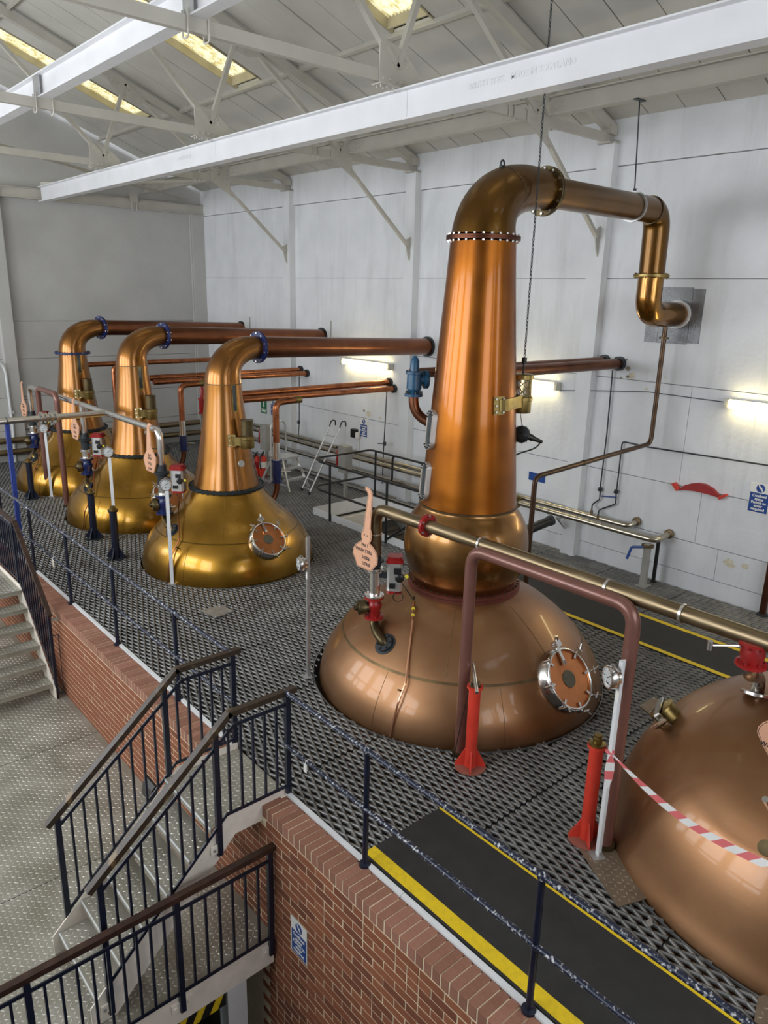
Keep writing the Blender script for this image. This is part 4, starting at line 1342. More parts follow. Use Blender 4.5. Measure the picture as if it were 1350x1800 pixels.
def support_post(x, y, zt, mt, label, r=0.048, base=0.135, brass=True, square=False, spin=0.0, grp=None):
    t = thing('support_post', label, 'post', (x, y, 0), grp)
    MB().cyl((x, y, 0.012), (x, y, zt), r, n=24).build('tube', mt, t, True)
    if square:
        MB().lathe([(base, 0.0), (base, 0.012), (0.05, 0.014)], (x, y, 0), n=4).build('base_plate', M_iron, t)
    else:
        MB().lathe([(base, 0.0), (base, 0.012), (0.02, 0.014)], (x, y, 0), n=28).build('base_plate', pm('dusty_red_plate', (0.30, 0.10, 0.07), 0.7) if mt is M_red else mt, t)
    for k in range(4):
        a = spin + k * PI / 2
        d = V((math.cos(a), math.sin(a), 0))
        MB().prism([(r * 0.9, 0.012), (base * 0.95, 0.012), (base * 0.95, 0.03), (r * 0.9, 0.19)], (x, y, 0), d, (0, 0, 1), 0.012).build('rib', mt, t)
    MB().lathe([(r, -0.03), (r + 0.018, -0.018), (r + 0.018, 0.0), (0.02, 0.002)], (x, y, zt), n=24).build('collar', mt, t, True)
    return t


def gauge_stand(x, y, zp, zg, face, label, mt=M_white, r=0.075, tagged=True):
    """angle-iron post carrying a round dial gauge"""
    t = thing('gauge_stand', label, 'gauge', (x, y, 0), 'dial gauges on posts')
    f = V(face).normalized()
    s = V((0, 0, 1)).cross(f)
    b = V((x, y, 0))
    mb = MB()
    mb.obox(b + s * 0.0 + V((0, 0, zp / 2)), s * 0.024, f * 0.003, V((0, 0, zp / 2)))
    mb.obox(b - s * 0.022 - f * 0.022 + V((0, 0, zp / 2)), s * 0.003, f * 0.022, V((0, 0, zp / 2)))
    mb.build('post', mt, t)
    MB().obox(b + V((0, 0, 0.006)), s * 0.05, f * 0.05, V((0, 0, 0.006))).build('foot_plate', M_galv, t)
    c = b + V((0, 0, zg))
    g = MB().lathe([(0.02, 0.0), (0.055, 0.004), (0.06, 0.03), (r * 0.92, 0.035), (r, 0.045), (r, 0.085), (r * 0.95, 0.092), (r * 0.86, 0.092), (r * 0.86, 0.082)], c, f, 28).build('gauge_case', M_steel, t, True)
    MB().lathe([(0.001, 0.083), (r * 0.87, 0.083)], c, f, 28).build('dial', M_dial, g)
    u = V((0, 0, 1))
    q = c + f * 0.0845
    MB().bar(q - (u * 0.6 + s * 0.8) * r * 0.2, q + (u * 0.6 + s * 0.8) * r * 0.62, 0.006, 0.002, f).build('needle', M_ink, g)
    mb = MB()
    for k in range(9):
        a = math.radians(-130 + k * 32.5)
        e = u * math.cos(a) + s * math.sin(a)
        mb.bar(q + e * r * 0.62, q + e * r * 0.76, 0.006, 0.0015, f)
    mb.bar(q - u * r * 0.5 - s * r * 0.22, q - u * r * 0.5 + s * r * 0.22, 0.010, 0.0015, f)
    tag(mb.build('dial_marks', M_ink, g), kind='stuff')
    MB().cyl(c + f * 0.06 + u * r, c + f * 0.06 + u * (r + 0.012), 0.016, n=10).build('case_plug', M_steel, g)
    if tagged:
        MB().obox(b + f * 0.005 + s * 0.012 + V((0, 0, zg - r * 1.75)), s * 0.022, f * 0.001, V((0, 0, 0.04))).build('paper_tag', M_signwhite, t)
    return t


CAMDIR = V((-0.66, -0.75, 0))
# ---- wash still inlet
p0, n0 = lathe_hit(677, 1132, WC, POTW)
R1 = on_z(657, 1092, p0.z + 0.13)
RX1, RY1 = R1.x, R1.y
zq = lambda px, py: up_z(px, py, RX1, RY1)
feed_valve(RX1, RY1, 0, p0, n0, 0, 'red', 'red inlet valve with grey and red actuator on the tall wash still', (zq(657, 1085), zq(656, 1047), zq(657, 997), zq(660, 975)), None, (-0.8, 0.45, 0), None, None)
zov = zq(671, 893)
t = thing('charging_pipe', 'long bronze charging pipe passing in front of the tall still to the right', 'pipe', (RX1, RY1, zq(660, 975)))
pp = arc_path([(RX1, RY1, zq(660, 975)), (RX1, RY1, zov), (RX1, -0.6, zov)], 0.15, 8)
MB().tube(pp, 0.058, 24).build('pipe', M_steelb, t, True)
MB().lathe([(0.058, -0.006), (0.064, -0.006), (0.064, 0.006), (0.058, 0.006)], (RX1, RY1, zq(663, 938)), (0, 0, 1), 24).build('hose_clip', M_steelbright, t, True)
def ov(px, py):
    """point on the overhead pipe seen at the pixel"""
    d = ray(px, py)
    k = RX1 / d.x
    return V((RX1, (CAM + d * k).y, zov))
fl1 = ov(752, 908)
flange(t, fl1, (0, 1, 0), 0.055, 0.105, 0.018, M_redvalve, 6, M_steel, 'flange', 0.012)
for px, py in ((848, 937), (1072, 1008), (1205, 1050)):
    q = ov(px, py)
    MB().lathe([(0.058, -0.010), (0.066, -0.010), (0.066, 0.010), (0.058, 0.010)], q, (0, 1, 0), 24).build('pipe_clip', M_steelbright, t, True)
# branch on to the second wash still
pr, nr = lathe_hit(1330, 1222, RC, POTR)
br = V((RX1, (on_x(1332, 1100, RX1)).y, zov))
MB().cyl(br, (br.x, br.y, zov - 0.16), 0.05, n=20).build('branch', M_steelb, t, True)
tv = thing('inlet_valve', 'red flanged valve with a steel lever at the right edge', 'valve', (br.x, br.y, pr.z), 'inlet valves of the stills')
zr = lambda px, py: up_z(px, py, br.x, br.y)
za, zb = zr(1330, 1172), zr(1330, 1128)
MB().lathe([(0.05, 0), (0.095, 0), (0.095, 0.02), (0.065, 0.03), (0.075, (zb - za) * 0.5), (0.062, zb - za - 0.03), (0.09, zb - za - 0.02), (0.09, zb - za), (0.05, zb - za)], (br.x, br.y, za), n=28).build('valve_body', M_redvalve, tv, True)
mb = MB(); bolt_circle(mb, (br.x, br.y, za + 0.02), (0, 0, 1), 0.08, 6, 0.010, 0.02); bolt_circle(mb, (br.x, br.y, zb - 0.02), (0, 0, -1), 0.078, 6, 0.010, 0.02)
tag(mb.build('bolt_ring', M_redvalve, tv), kind='stuff')
lv = MB(); a = V((br.x, br.y, (za + zb) / 2 + 0.05)); lv.cyl(a, a + V((-0.22, 0.19, 0)), 0.008, n=8); lv.cyl(a + V((-0.21, 0.18, -0.03)), a + V((-0.21, 0.18, 0.03)), 0.018, n=10)
lv.build('lever', M_steel, tv, True)
away = V((pr.x, pr.y, 0)).normalized()
axp = (V((0, 0, 1)) + away * 0.40).normalized()
MB().tube(bezier((br.x, br.y, za), (br.x, br.y, za - 0.16), pr + axp * 0.26, pr, 14), 0.05, 18).build('steel_bend', M_steel, tv, True)
MB().lathe([(0.05, 0.0), (0.115, 0.0), (0.115, 0.02), (0.05, 0.022)], pr, axp, 28).build('pot_flange', M_steel, tv, True)
# thin copper line running down the pot
t = thing('drain_line', 'thin bright copper tube running down the front of the wash pot', 'pipe', (WC[0], WC[1], 0))
pts = []
for px, py, off in ((727, 1058, 0.10), (725, 1090, 0.08), (713, 1200, 0.06), (700, 1235, 0.06), (684, 1297, 0.035)):
    q, nn = lathe_hit(px, py, WC, POTW, off)
    pts.append(q)
MB().tube(arc_path(pts, 0.1, 4), 0.010, 10).build('tube', M_copperbright, t, True)
q, nn = lathe_hit(704, 1214, WC, POTW)
MB().cyl(q, q + nn * 0.07, 0.008, n=8).build('bracket', M_brassdark, t)
MB().lathe([(0.016, -0.03), (0.016, 0.03)], pts[0] + V((0, 0, 0.0)), (0, 0, 1), 8).build('union_nut', M_brass, t)
for k in (1, 2):
    MB().lathe([(0.019, 0), (0.019, 0.004)], pts[0].lerp(pts[1], 0.35 * k) + CAMDIR * 0.012, CAMDIR, 10).build('yellow_disc', M_yellowtag, t)
# control cable from the actuator to the line
t = thing('control_cable', 'black control cable looping from the red actuator', 'cable', (RX1, RY1, 0.9))
MB().tube(bezier(on_y(690, 1010, RY1), on_y(705, 1020, RY1), on_y(722, 1045, RY1 - 0.05), pts[0], 12), 0.006, 6).build('cable', M_black, t, True)
MB().lathe([(0.010, -0.02), (0.010, 0.02)], pts[0] + V((0, 0, 0.04)), (0, 0, 1), 8).build('gland', M_black, t)

# nameplate of the wash still
S = [(370, 60), (410, 70), (460, 110), (500, 180), (505, 260), (495, 500), (475, 700), (465, 900), (485, 980), (490, 1060), (470, 1150), (445, 1180), (520, 1260), (580, 1370), (605, 1470), (600, 1600), (470, 1740), (200, 1620), (160, 1480), (115, 1360), (130, 1260), (190, 1180), (300, 1115), (285, 1050), (290, 970), (325, 900), (345, 750), (380, 500), (410, 300), (415, 200), (390, 140), (360, 120)]
S = [(610 + a / 11.25, 850 + b / 11.25) for a, b in S]
sx = RX1 - 0.09
sg, sc_ = still_sign(S, sx, 'copper sign shaped like a still reading No 1 wash still 14706 litres', [(642, 958, 0.050, 'No 1'), (640, 968, 0.046, 'WASH STILL'), (643, 981, 0.048, '14706'), (644, 992, 0.044, 'LITRES')])
for px, py in ((641, 940), (646, 942)):
    q = on_x(px, py, sx)
    MB().lathe([(0.007, 0.002), (0.007, 0.006)], q, (-1, 0, 0), 8).build('fixing_hole', M_ink, sg)
q = on_x(645, 942, sx)
MB().bar(q, (RX1, RY1, q.z), 0.012, 0.012).build('strap', M_black, sg)
q = on_x(645, 864, sx)
MB().sphere(q + V((0.02, 0, -0.01)), 0.018, 10).build('end_ball', M_black, sg, True)
# corner of the second sign at the right edge
S5 = [(1331, 1286), (1333, 1277), (1341, 1270), (1362, 1262), (1392, 1290), (1398, 1330), (1382, 1360), (1352, 1330), (1338, 1305)]
still_sign(S5, 4.62, 'pink copper sign corner showing at the right edge above the pot', [(1366, 1300, 0.046, 'No 2'), (1368, 1318, 0.04, 'WASH STILL')])

# ---- brown pipe arch over the inlet and its red posts
def arch(p, q, zt, label, r=0.052, rad=0.16):
    t = thing('pipe_arch', label, 'pipe', (p.x, p.y, 0), 'brown pipe arches')
    MB().tube(arc_path([(p.x, p.y, 0.01), (p.x, p.y, zt), (q.x, q.y, zt), (q.x, q.y, 0.01)], rad, 8), r, 22).build('pipe', M_pinkpipe, t, True)
    for a in (p, q):
        MB().lathe([(r, 0.0), (r + 0.02, 0.0), (r + 0.02, 0.035), (r, 0.04)], (a.x, a.y, 0), n=22).build('floor_collar', M_brassdark, t, True)
    return t
b1, b2 = on_z(808, 1325), on_z(1063, 1488)
arch(b1, b2, up_z(838, 966, b1.x, b1.y), 'tall brown pipe arch standing in front of the wash pot')
b3 = on_z(118, 890); b4 = V((b3.x, b3.y + 1.05, 0))
arch(b3, b4, up_z(100, 693, b3.x, b3.y), 'brown pipe arch beside the farthest small still', 0.05, 0.14)

r1, r2 = on_z(826, 1347), on_z(1030, 1474)
for (rp, px, py, lab) in ((r1, 828, 1205, 'red post with a ribbed foot in front of the tall wash still'), (r2, 1046, 1308, 'red post with a ribbed foot beside the taped gauge post')):
    zt = up_z(px, py, rp.x, rp.y)
    t = support_post(rp.x, rp.y, zt, M_red, lab, 0.052, 0.14, spin=0.75, grp='red posts')
    c = V((rp.x, rp.y, zt))
    if rp is r1:
        MB().lathe([(0.05, 0.0), (0.05, 0.015), (0.03, 0.02)], c, n=20).build('top_flange', M_brassdark, t, True)
        mb = MB(); bolt_circle(mb, c + V((0, 0, 0.012)), (0, 0, 1), 0.042, 5, 0.009, 0.02)
        tag(mb.build('bolt_ring', M_steel, t), kind='stuff')
        mb = MB(); mb.cyl(c + V((0.10, 0.12, 0.10)), c + V((-0.10, -0.11, 0.0)) + V((0, 0, 0.02)), 0.015, n=12); mb.cyl(c + V((0.1, 0.12, 0.10)), c + V((0.125, 0.15, 0.113)), 0.008, n=8)
        mb.cyl(c, c + V((0, 0, 0.06)), 0.02, n=10)
        mb.build('sample_tube', M_steelbright, t, True)
    else:
        MB().lathe([(0.062, 0), (0.062, 0.015), (0.034, 0.02), (0.034, 0.06), (0.028, 0.065), (0.028, 0.085), (0.018, 0.086)], c, n=20).build('top_fitting', M_brass, t, True)
# fine wire beside the first red post
t = thing('guy_wire', 'thin black cable slanting beside the first red post', 'cable', (r1.x, r1.y, 0))
q0 = on_z(796, 1338)
MB().tube([q0, V((r1.x - 0.02, r1.y + 0.05, up_z(818, 1207, r1.x, r1.y)))], 0.004, 6).build('cable', M_black, t)
MB().lathe([(0.010, 0), (0.010, 0.015)], q0, n=8).build('anchor', M_black, t)

# ---- gauge posts by the wash stills
g1 = on_z(540, 1190)
gauge_stand(g1.x, g1.y, up_z(528, 945, g1.x, g1.y), up_z(525, 990, g1.x, g1.y), (-0.95, 0.30, 0), 'galvanised gauge post standing left of the wash pot', M_galv)
g2 = on_z(1049, 1505)
gs = gauge_stand(g2.x, g2.y, up_z(1078, 1160, g2.x, g2.y), up_z(1075, 1187, g2.x, g2.y), (-0.84, 0.54, 0), 'white gauge post carrying red and white tape', M_white, 0.082)

# ---- barrier tape tied to the gauge post
def tape():
    a = V((g2.x, g2.y, up_z(1075, 1322, g2.x, g2.y)))
    t = thing('barrier_tape', 'red and white striped barrier tape tied to the white gauge post', 'tape', a)
    e = on_x(1352, 1522, 3.93)
    N = 15
    pts = [a.lerp(e, i / N) + V((0, 0, -0.10 * math.sin(PI * i / N))) for i in range(N + 1)]
    if True:
        for i in range(N):
            mb = MB()
            p, q = pts[i], pts[i + 1]
            w0 = 0.006 + 0.022 * min(1, i / 4); w1 = 0.006 + 0.022 * min(1, (i + 1) / 4)
            tw0, tw1 = 0.5 - 0.5 * i / N, 0.5 - 0.5 * (i + 1) / N
            d = (q - p).normalized()
            def wv(tw, w):
                u = V((0.25, -0.3, 1)).normalized()
                return (u * math.cos(tw) + d.cross(u) * math.sin(tw)) * w
            sk = d * 0.03
            v = [p + wv(tw0, w0) + sk, p - wv(tw0, w0) - sk, q - wv(tw1, w1) - sk, q + wv(tw1, w1) + sk]
            nrm = d.cross(wv(tw0, 1)).normalized() * 0.0004
            mb.add([k - nrm for k in v] + [k + nrm for k in v], [(3, 2, 1, 0), (4, 5, 6, 7), (0, 1, 5, 4), (1, 2, 6, 5), (2, 3, 7, 6), (3, 0, 4, 7)])
            mb.build('tape_band', M_ttape_r if i % 2 else M_ttape_w, t)
    # the loose hanging tail
    s = V((0.7, -0.7, 0))
    b = a + V((-0.03, -0.03, 0))
    zz = [0, -0.06, -0.13, -0.20, -0.27]
    for i in range(4):
        w = [0.006, 0.030, 0.034, 0.028, 0.008]
        v = [b + s * w[i] + V((0, 0, zz[i])), b - s * w[i] + V((0, 0, zz[i])), b - s * w[i + 1] + V((0, 0, zz[i + 1])), b + s * w[i + 1] + V((0, 0, zz[i + 1]))]
        o = V((-0.0005, -0.0005, 0))
        MB().add([k - o for k in v] + [k + o for k in v], [(3, 2, 1, 0), (4, 5, 6, 7), (0, 1, 5, 4), (1, 2, 6, 5), (2, 3, 7, 6), (3, 0, 4, 7)]).build('tail_band', M_ttape_r if i % 2 == 0 else M_ttape_w, t)
    MB().lathe([(0.034, -0.004), (0.034, 0.004)], a + V((0, 0, 0.0)), (0, 0, 1), 8).build('knot', M_ttape_r, t)
tape()

# ---- spirit still inlets, with the stainless header above them
p0, n0 = lathe_hit(303, 932, S2, POTS)
R2 = on_z(289, 905, p0.z + 0.10)
zs2 = lambda px, py: up_z(px, py, R2.x, R2.y)
HZ = zs2(283, 757)
SPS = [(S2, 0.0), (S3, S3[1] - S2[1]), (S4, S4[1] - S2[1])]
lab = ['nearest small still', 'middle small still', 'farthest small still']
for (c, dy), l in zip(SPS, lab):
    feed_valve(R2.x, R2.y + dy, 0, p0 + V((c[0] - S2[0], dy, 0)), n0, 0, 'blue', 'dark blue inlet valve with grey actuator on the ' + l, (zs2(292, 902), zs2(291, 869), zs2(288, 850), zs2(287, 816)), None, (-0.8, 0.3, 0), None, None)
t = thing('header_pipe', 'bright stainless header pipe bridging the three small stills', 'pipe', (R2.x, R2.y, HZ))
ze = zs2(287, 816)
yE = R2.y + SPS[2][1]
MB().tube(arc_path([(R2.x, R2.y, ze), (R2.x, R2.y, HZ), (R2.x, yE, HZ), (R2.x, yE, ze)], 0.14, 8), 0.050, 24).build('pipe', M_steelbright, t, True)
MB().cyl((R2.x, R2.y + SPS[1][1], ze), (R2.x, R2.y + SPS[1][1], HZ), 0.05, n=24).build('drop_leg', M_steelbright, t, True)
tee = on_x(187, 722, R2.x).y
e = on_y(-40, 742, tee)
MB().cyl((R2.x, tee, HZ), (e.x, tee, HZ), 0.048, n=22).build('branch', M_steel, t, True)
q = on_y(84, 729, tee)
for dx in (-0.10, -0.035, 0.035, 0.11):
    MB().lathe([(0.04, -0.012), (0.10 if abs(dx) > 0.05 else 0.085, -0.012), (0.10 if abs(dx) > 0.05 else 0.085, 0.012), (0.04, 0.012)], (q.x + dx, tee, HZ), (1, 0, 0), 22).build('branch_flange', M_steel, t, True)
mb = MB()
bolt_circle(mb, (q.x + 0.125, tee, HZ), (1, 0, 0), 0.08, 8, 0.010, 0.015); bolt_circle(mb, (q.x - 0.11, tee, HZ), (-1, 0, 0), 0.08, 8, 0.010, 0.015)
tag(mb.build('bolt_ring', M_steelbright, t), kind='stuff')
# blue pole under the branch
bp = on_y(12, 745, tee)
t = thing('support_pole', 'bright blue pole holding the stainless branch pipe', 'post', (bp.x, tee, 0))
MB().box((bp.x - 0.03, tee - 0.03, 0.01), (bp.x + 0.03, tee + 0.03, HZ - 0.05)).build('pole', M_blue, t)
MB().box((bp.x - 0.07, tee - 0.07, 0.0), (bp.x + 0.07, tee + 0.07, 0.012)).build('foot_plate', M_blue, t)
MB().tube([V((bp.x, tee + 0.054 * math.cos(a), HZ + 0.054 * math.sin(a))) for a in [2 * PI * i / 16 for i in range(17)]], 0.007, 6, False).build('u_clip', M_iron, t, True)
# signs on the spirit inlets
Sx = [(200, 60), (240, 40), (280, 70), (260, 100), (237, 110), (255, 250), (270, 470), (310, 580), (365, 680), (365, 800), (325, 975), (180, 910), (130, 700), (140, 640), (185, 550), (185, 300), (190, 100)]
Sx = [(240 + a / 10.59, 740 + b / 10.59) for a, b in Sx]
for k, ((c, dy), l) in enumerate(zip(SPS, ['the nearest', 'the middle', 'the farthest'])):
    sg, sc_ = still_sign(Sx, R2.x - 0.10, 'pink copper still-shaped sign hanging by the inlet of %s small still' % l, [(263, 800, 0.05, 'No %d' % (3 - k)), (264, 806, 0.05, 'SPIRIT'), (264, 815, 0.05, 'STILL'), (264, 824, 0.045, 'LITRES')], 1.0, dy)
    q = on_x(263, 788, R2.x - 0.10)
    MB().bar((q.x, q.y + dy, q.z), (R2.x, R2.y + dy, q.z), 0.012, 0.012).build('strap', M_black, sg)
# blue posts and gauge posts in front of them
for (px, py, tx, ty, l) in ((205, 981, 200, 897, 'nearest dark blue post with a flared foot, below the middle dial gauge'), (166, 946, 160, 866, 'dark blue post with a flared foot under the middle inlet pipe'), (57, 876, 51, 812, 'farthest dark blue post with a flared foot')):
    b = on_z(px, py)
    zt = up_z(tx, ty, b.x, b.y)
    t = support_post(b.x, b.y, zt, M_navy, l, 0.055, 0.16, spin=0.75, square=True, grp='dark blue posts')
    c = V((b.x, b.y, zt))
    MB().lathe([(0.075, 0), (0.075, 0.015), (0.04, 0.02), (0.04, 0.06), (0.03, 0.07), (0.02, 0.072)], c, n=18).build('top_fitting', M_brass, t, True)
gb = on_z(303, 1027)
gauge_stand(gb.x, gb.y, up_z(288, 862, gb.x, gb.y), up_z(285, 850, gb.x, gb.y), (-0.55, -0.83, 0), 'white gauge post in front of the nearest small still', M_white, 0.085, False)
gb = on_z(204, 948)
gauge_stand(gb.x, gb.y, up_z(192, 805, gb.x, gb.y), up_z(189, 793, gb.x, gb.y), (-0.55, -0.83, 0), 'white gauge post in front of the middle small still', M_white, 0.085, False)
gb = on_z(91, 873)
gauge_stand(gb.x, gb.y, up_z(77, 759, gb.x, gb.y), up_z(74, 752, gb.x, gb.y), (-0.55, -0.83, 0), 'white gauge post in front of the farthest small still', M_white, 0.085, False)
# copper sample lines over the spirit pots
for (c, dy), l in zip(SPS, lab):
    t = thing('sample_line', 'thin copper line curving down the pot of the ' + l, 'pipe', (c[0], c[1], 0), 'thin copper lines on the small stills')
    pts = []
    for px, py, off in ((310, 845, 0.25), (313, 905, 0.12), (316, 945, 0.06), (298, 985, 0.05), (294, 1022, 0.03)):
        q, nn = lathe_hit(px, py, S2, POTS, off)
        pts.append(q + V((c[0] - S2[0], dy, 0)))
    MB().tube(arc_path(pts, 0.1, 4), 0.010, 8).build('tube', M_copper, t, True)
    q, nn = lathe_hit(314, 964, S2, POTS)
    MB().cyl(q + V((c[0] - S2[0], dy, 0)), q + nn * 0.06 + V((c[0] - S2[0], dy, 0)), 0.009, n=8).build('bracket', M_black, t)
# ================================================================== FITTINGS ON THE STILLS
RV, TV = V((0.749, -0.662, 0)), V((-0.662, -0.749, 0))     # to the viewer's right / towards the viewer
def vapour_lamp(c, a, b, px, zt, zb, bpx, prof, label, mesh_mid, base=V((0, 0, 0))):
    """brass lamp cylinder clamped to a still's neck"""
    L = V((c[0], c[1], 0)) + RV * a + TV * b
    t = thing('inspection_lamp', label, 'lamp', (L.x, L.y, zb), 'brass lamps on the still necks')
    h = zt - zb
    MB().lathe([(0.02, 0), (0.098, 0), (0.102, 0.01), (0.102, h * 0.30), (0.11, h * 0.32), (0.11, h * 0.40), (0.10, h * 0.42)], (L.x, L.y, zb), n=28).build('base_cup', M_brass, t, True)
    if mesh_mid:
        MB().lathe([(0.088, h * 0.42), (0.088, h * 0.88)], (L.x, L.y, zb), n=28).build('glass', M_glassclear, t, True)
        mb = MB()
        for k in range(24):
            an = 2 * PI * k / 24
            q = V((L.x + 0.094 * math.cos(an), L.y + 0.094 * math.sin(an), zb))
            for s in (-1, 1):
                an2 = an + s * 0.6
                q2 = V((L.x + 0.094 * math.cos(an2), L.y + 0.094 * math.sin(an2), zb))
                mb.bar(q + V((0, 0, h * 0.42)), q2 + V((0, 0, h * 0.88)), 0.004, 0.004)
        tag(mb.build('wire_guard', M_brass, t), kind='stuff')
        MB().lathe([(0.10, h * 0.86), (0.104, h * 0.87), (0.104, h * 0.98), (0.09, h), (0.02, h + 0.005)], (L.x, L.y, zb), n=28).build('top_cap', M_brass, t, True)
    else:
        MB().lathe([(0.10, h * 0.42), (0.088, h * 0.45), (0.088, h * 0.95), (0.094, h * 0.96), (0.094, h), (0.01, h + 0.003)], (L.x, L.y, zb), n=28).build('barrel', M_brassdark, t, True)
    p, n = lathe_hit(bpx[0], bpx[1], bpx[2], prof)
    p = p + base
    x, y, z = frame(n, (0, 0, 1))
    pl = MB().obox(p + n * 0.01, x * (h * 0.22), y * 0.06, n * 0.008).build('bracket_plate', M_brass, t)
    mb = MB()
    for i in (-1, 0, 1):
        for j in (-1, 1):
            mb.cyl(p + n * 0.018 + x * (h * 0.16 * i) + y * 0.042 * j, p + n * 0.032 + x * (h * 0.16 * i) + y * 0.042 * j, 0.011, n=8)
    tag(mb.build('bolt_heads', M_steel, pl), kind='stuff')
    q = V((L.x, L.y, p.z))
    mb = MB()
    pts = bezier(p + n * 0.02, p + n * 0.10, q + (p - q) * 0.3 + n * 0.06, q + TV * 0.095, 8)
    for u, w in zip(pts, pts[1:]):
        mb.bar(u, w, 0.010, h * 0.30)
    mb.build('bracket_strip', M_brass, t)
    return t, L
M_glassclear = pm('lamp_glass', (0.75, 0.72, 0.66), 0.1, var=0.1)
M_glassclear.node_tree.nodes['Principled BSDF'].inputs['Transmission Weight'].default_value = 0.85
zA, zB = up_z(921, 657, 6.04, 4.776), up_z(921, 725, 6.04, 4.776)
tl_, LW = vapour_lamp(WC, 0.49, -0.08, None, zA, zB, (876, 713, WC), NECK, 'brass caged lamp on the side of the tall still neck, hung from a chain', True)
l2 = V((S2[0], S2[1], 0)) + RV * 0.40 + TV * 0.36
zA2, zB2 = up_z(432, 738, l2.x, l2.y), up_z(432, 787, l2.x, l2.y)
for (c, dy), l in zip(SPS, lab):
    vapour_lamp(c, 0.40, 0.36, None, zA2, zB2, (407, 775, S2), NECKS, 'dull brass lamp clamped to the neck of the ' + l, False, V((c[0] - S2[0], dy, 0)))
# chain holding the lamp, up to the roof
t = thing('hanging_chain', 'long thin steel chain hanging from the roof to the caged lamp', 'chain', (LW.x, LW.y, zA))
ztop = roof_z(LW.x) - 0.05
MB().cyl((LW.x, LW.y, zA), (LW.x, LW.y, zA + 0.11), 0.010, n=8).build('shackle_pin', M_iron, t)
MB().box((LW.x - 0.018, LW.y - 0.018, zA + 0.10), (LW.x + 0.018, LW.y + 0.018, zA + 0.16)).build('shackle', M_iron, t)
mb = MB()
z, k = zA + 0.16, 0
while z < ztop:
    d = V((1, 0, 0)) if k % 2 else V((0, 1, 0))
    w, h = 0.009, 0.022
    pts = [V((LW.x, LW.y, z + h)) + d * (w * math.cos(a)) + V((0, 0, 1)) * (h * math.sin(a)) for a in [2 * PI * i / 6 for i in range(7)]]
    mb.tube(pts, 0.0048, 4, False)
    z += 0.034; k += 1
tag(mb.build('chain_links', M_iron, t), kind='stuff')
# floodlight dangling under it
t = thing('floodlight', 'black round floodlight dangling on a cord below the caged lamp', 'lamp', (LW.x, LW.y, zB - 0.35))
q = V((LW.x + 0.02, LW.y - 0.02, up_z(925, 764, LW.x, LW.y)))
MB().lathe([(0.02, -0.07), (0.07, -0.05), (0.09, 0.0), (0.085, 0.03), (0.06, 0.06), (0.01, 0.075)], q, TV + V((0, 0, 0.3)), 20).build('lamp_body', M_iron, t, True)
mb = MB()
for k in range(6):
    an = PI * k / 6
    x, y, z = frame(TV + V((0, 0, 0.3)))
    mb.tube([q + (x * math.cos(an) + y * math.sin(an)) * (0.1 * math.cos(b)) + z * (0.1 * math.sin(b)) for b in [PI * i / 10 for i in range(11)]], 0.003, 4, False)
tag(mb.build('wire_guard', M_black, t), kind='stuff')
e = q + RV * 0.19 + V((0, 0, -0.07))
MB().lathe([(0.035, 0), (0.035, 0.05), (0.028, 0.055), (0.022, 0.11), (0.016, 0.16)], q + RV * 0.07 + V((0, 0, -0.02)), e - q, 12).build('cable_gland', M_black, t, True)
MB().tube([(LW.x, LW.y, zB), q + V((0, 0, 0.085))], 0.005, 6).build('hanging_cord', M_galv, t)
MB().tube(bezier(q + RV * 0.2 + V((0, 0, -0.08)), q + RV * 0.15 + V((0, 0, -0.2)), q + RV * 0.0 + V((0, 0, -0.14)), q - RV * 0.14 + V((0, 0, -0.30)), 10), 0.008, 6).build('supply_cable', M_black, t, True)
w = V((LW.x, LW.y, up_z(907, 812, LW.x, LW.y))) - RV * 0.09 + TV * -0.1
MB().obox(w, RV * 0.02, TV * 0.02, V((0, 0, 0.05))).build('orange_plug', M_orange, t)
MB().tube(bezier(w + V((0, 0, -0.05)), w + V((0, 0, -0.1)), w + RV * 0.06 + V((0, 0, -0.1)), w + RV * 0.09 + V((0, 0, -0.2)), 8), 0.007, 6).build('supply_cable', M_black, t, True)

# blue relief valve behind the tall neck
vx = V((WC[0], WC[1], 0)) - RV * 0.60 - TV * 0.18
zv = lambda px, py: up_z(px, py, vx.x, vx.y)
z0, z1, z2 = zv(745, 697), zv(745, 655), zv(745, 626)
t = thing('relief_valve', 'sea blue relief valve on a curved copper stub beside the tall neck', 'valve', (vx.x, vx.y, z0))
MB().lathe([(0.04, 0.0), (0.095, 0.0), (0.095, 0.025), (0.06, 0.03), (0.065, 0.06), (0.078, 0.075), (0.075, z1 - z0 - 0.02), (0.092, z1 - z0 - 0.015), (0.092, z1 - z0 + 0.008), (0.05, z1 - z0 + 0.012), (0.048, z1 - z0 + 0.02), (0.046, z2 - z0 - 0.05), (0.03, z2 - z0 - 0.02), (0.012, z2 - z0)], (vx.x, vx.y, z0), n=28).build('valve_body', M_seablue, t, True)
mb = MB(); bolt_circle(mb, (vx.x, vx.y, z0 + 0.025), (0, 0, 1), 0.08, 6, 0.011, 0.03); bolt_circle(mb, (vx.x, vx.y, z1 + 0.006), (0, 0, 1), 0.078, 8, 0.009, 0.015)
tag(mb.build('bolt_ring', M_iron, t), kind='stuff')
sd = (RV - TV * 0.3).normalized()
MB().lathe([(0.05, 0.04), (0.05, 0.10), (0.095, 0.105), (0.095, 0.14), (0.05, 0.145)], (vx.x, vx.y, (z0 + z1) / 2 + 0.05), sd, 24).build('side_flange', M_seablue, t, True)
an = (V((WC[0], WC[1], 0)) - vx).normalized()
zc = zv(752, 735)
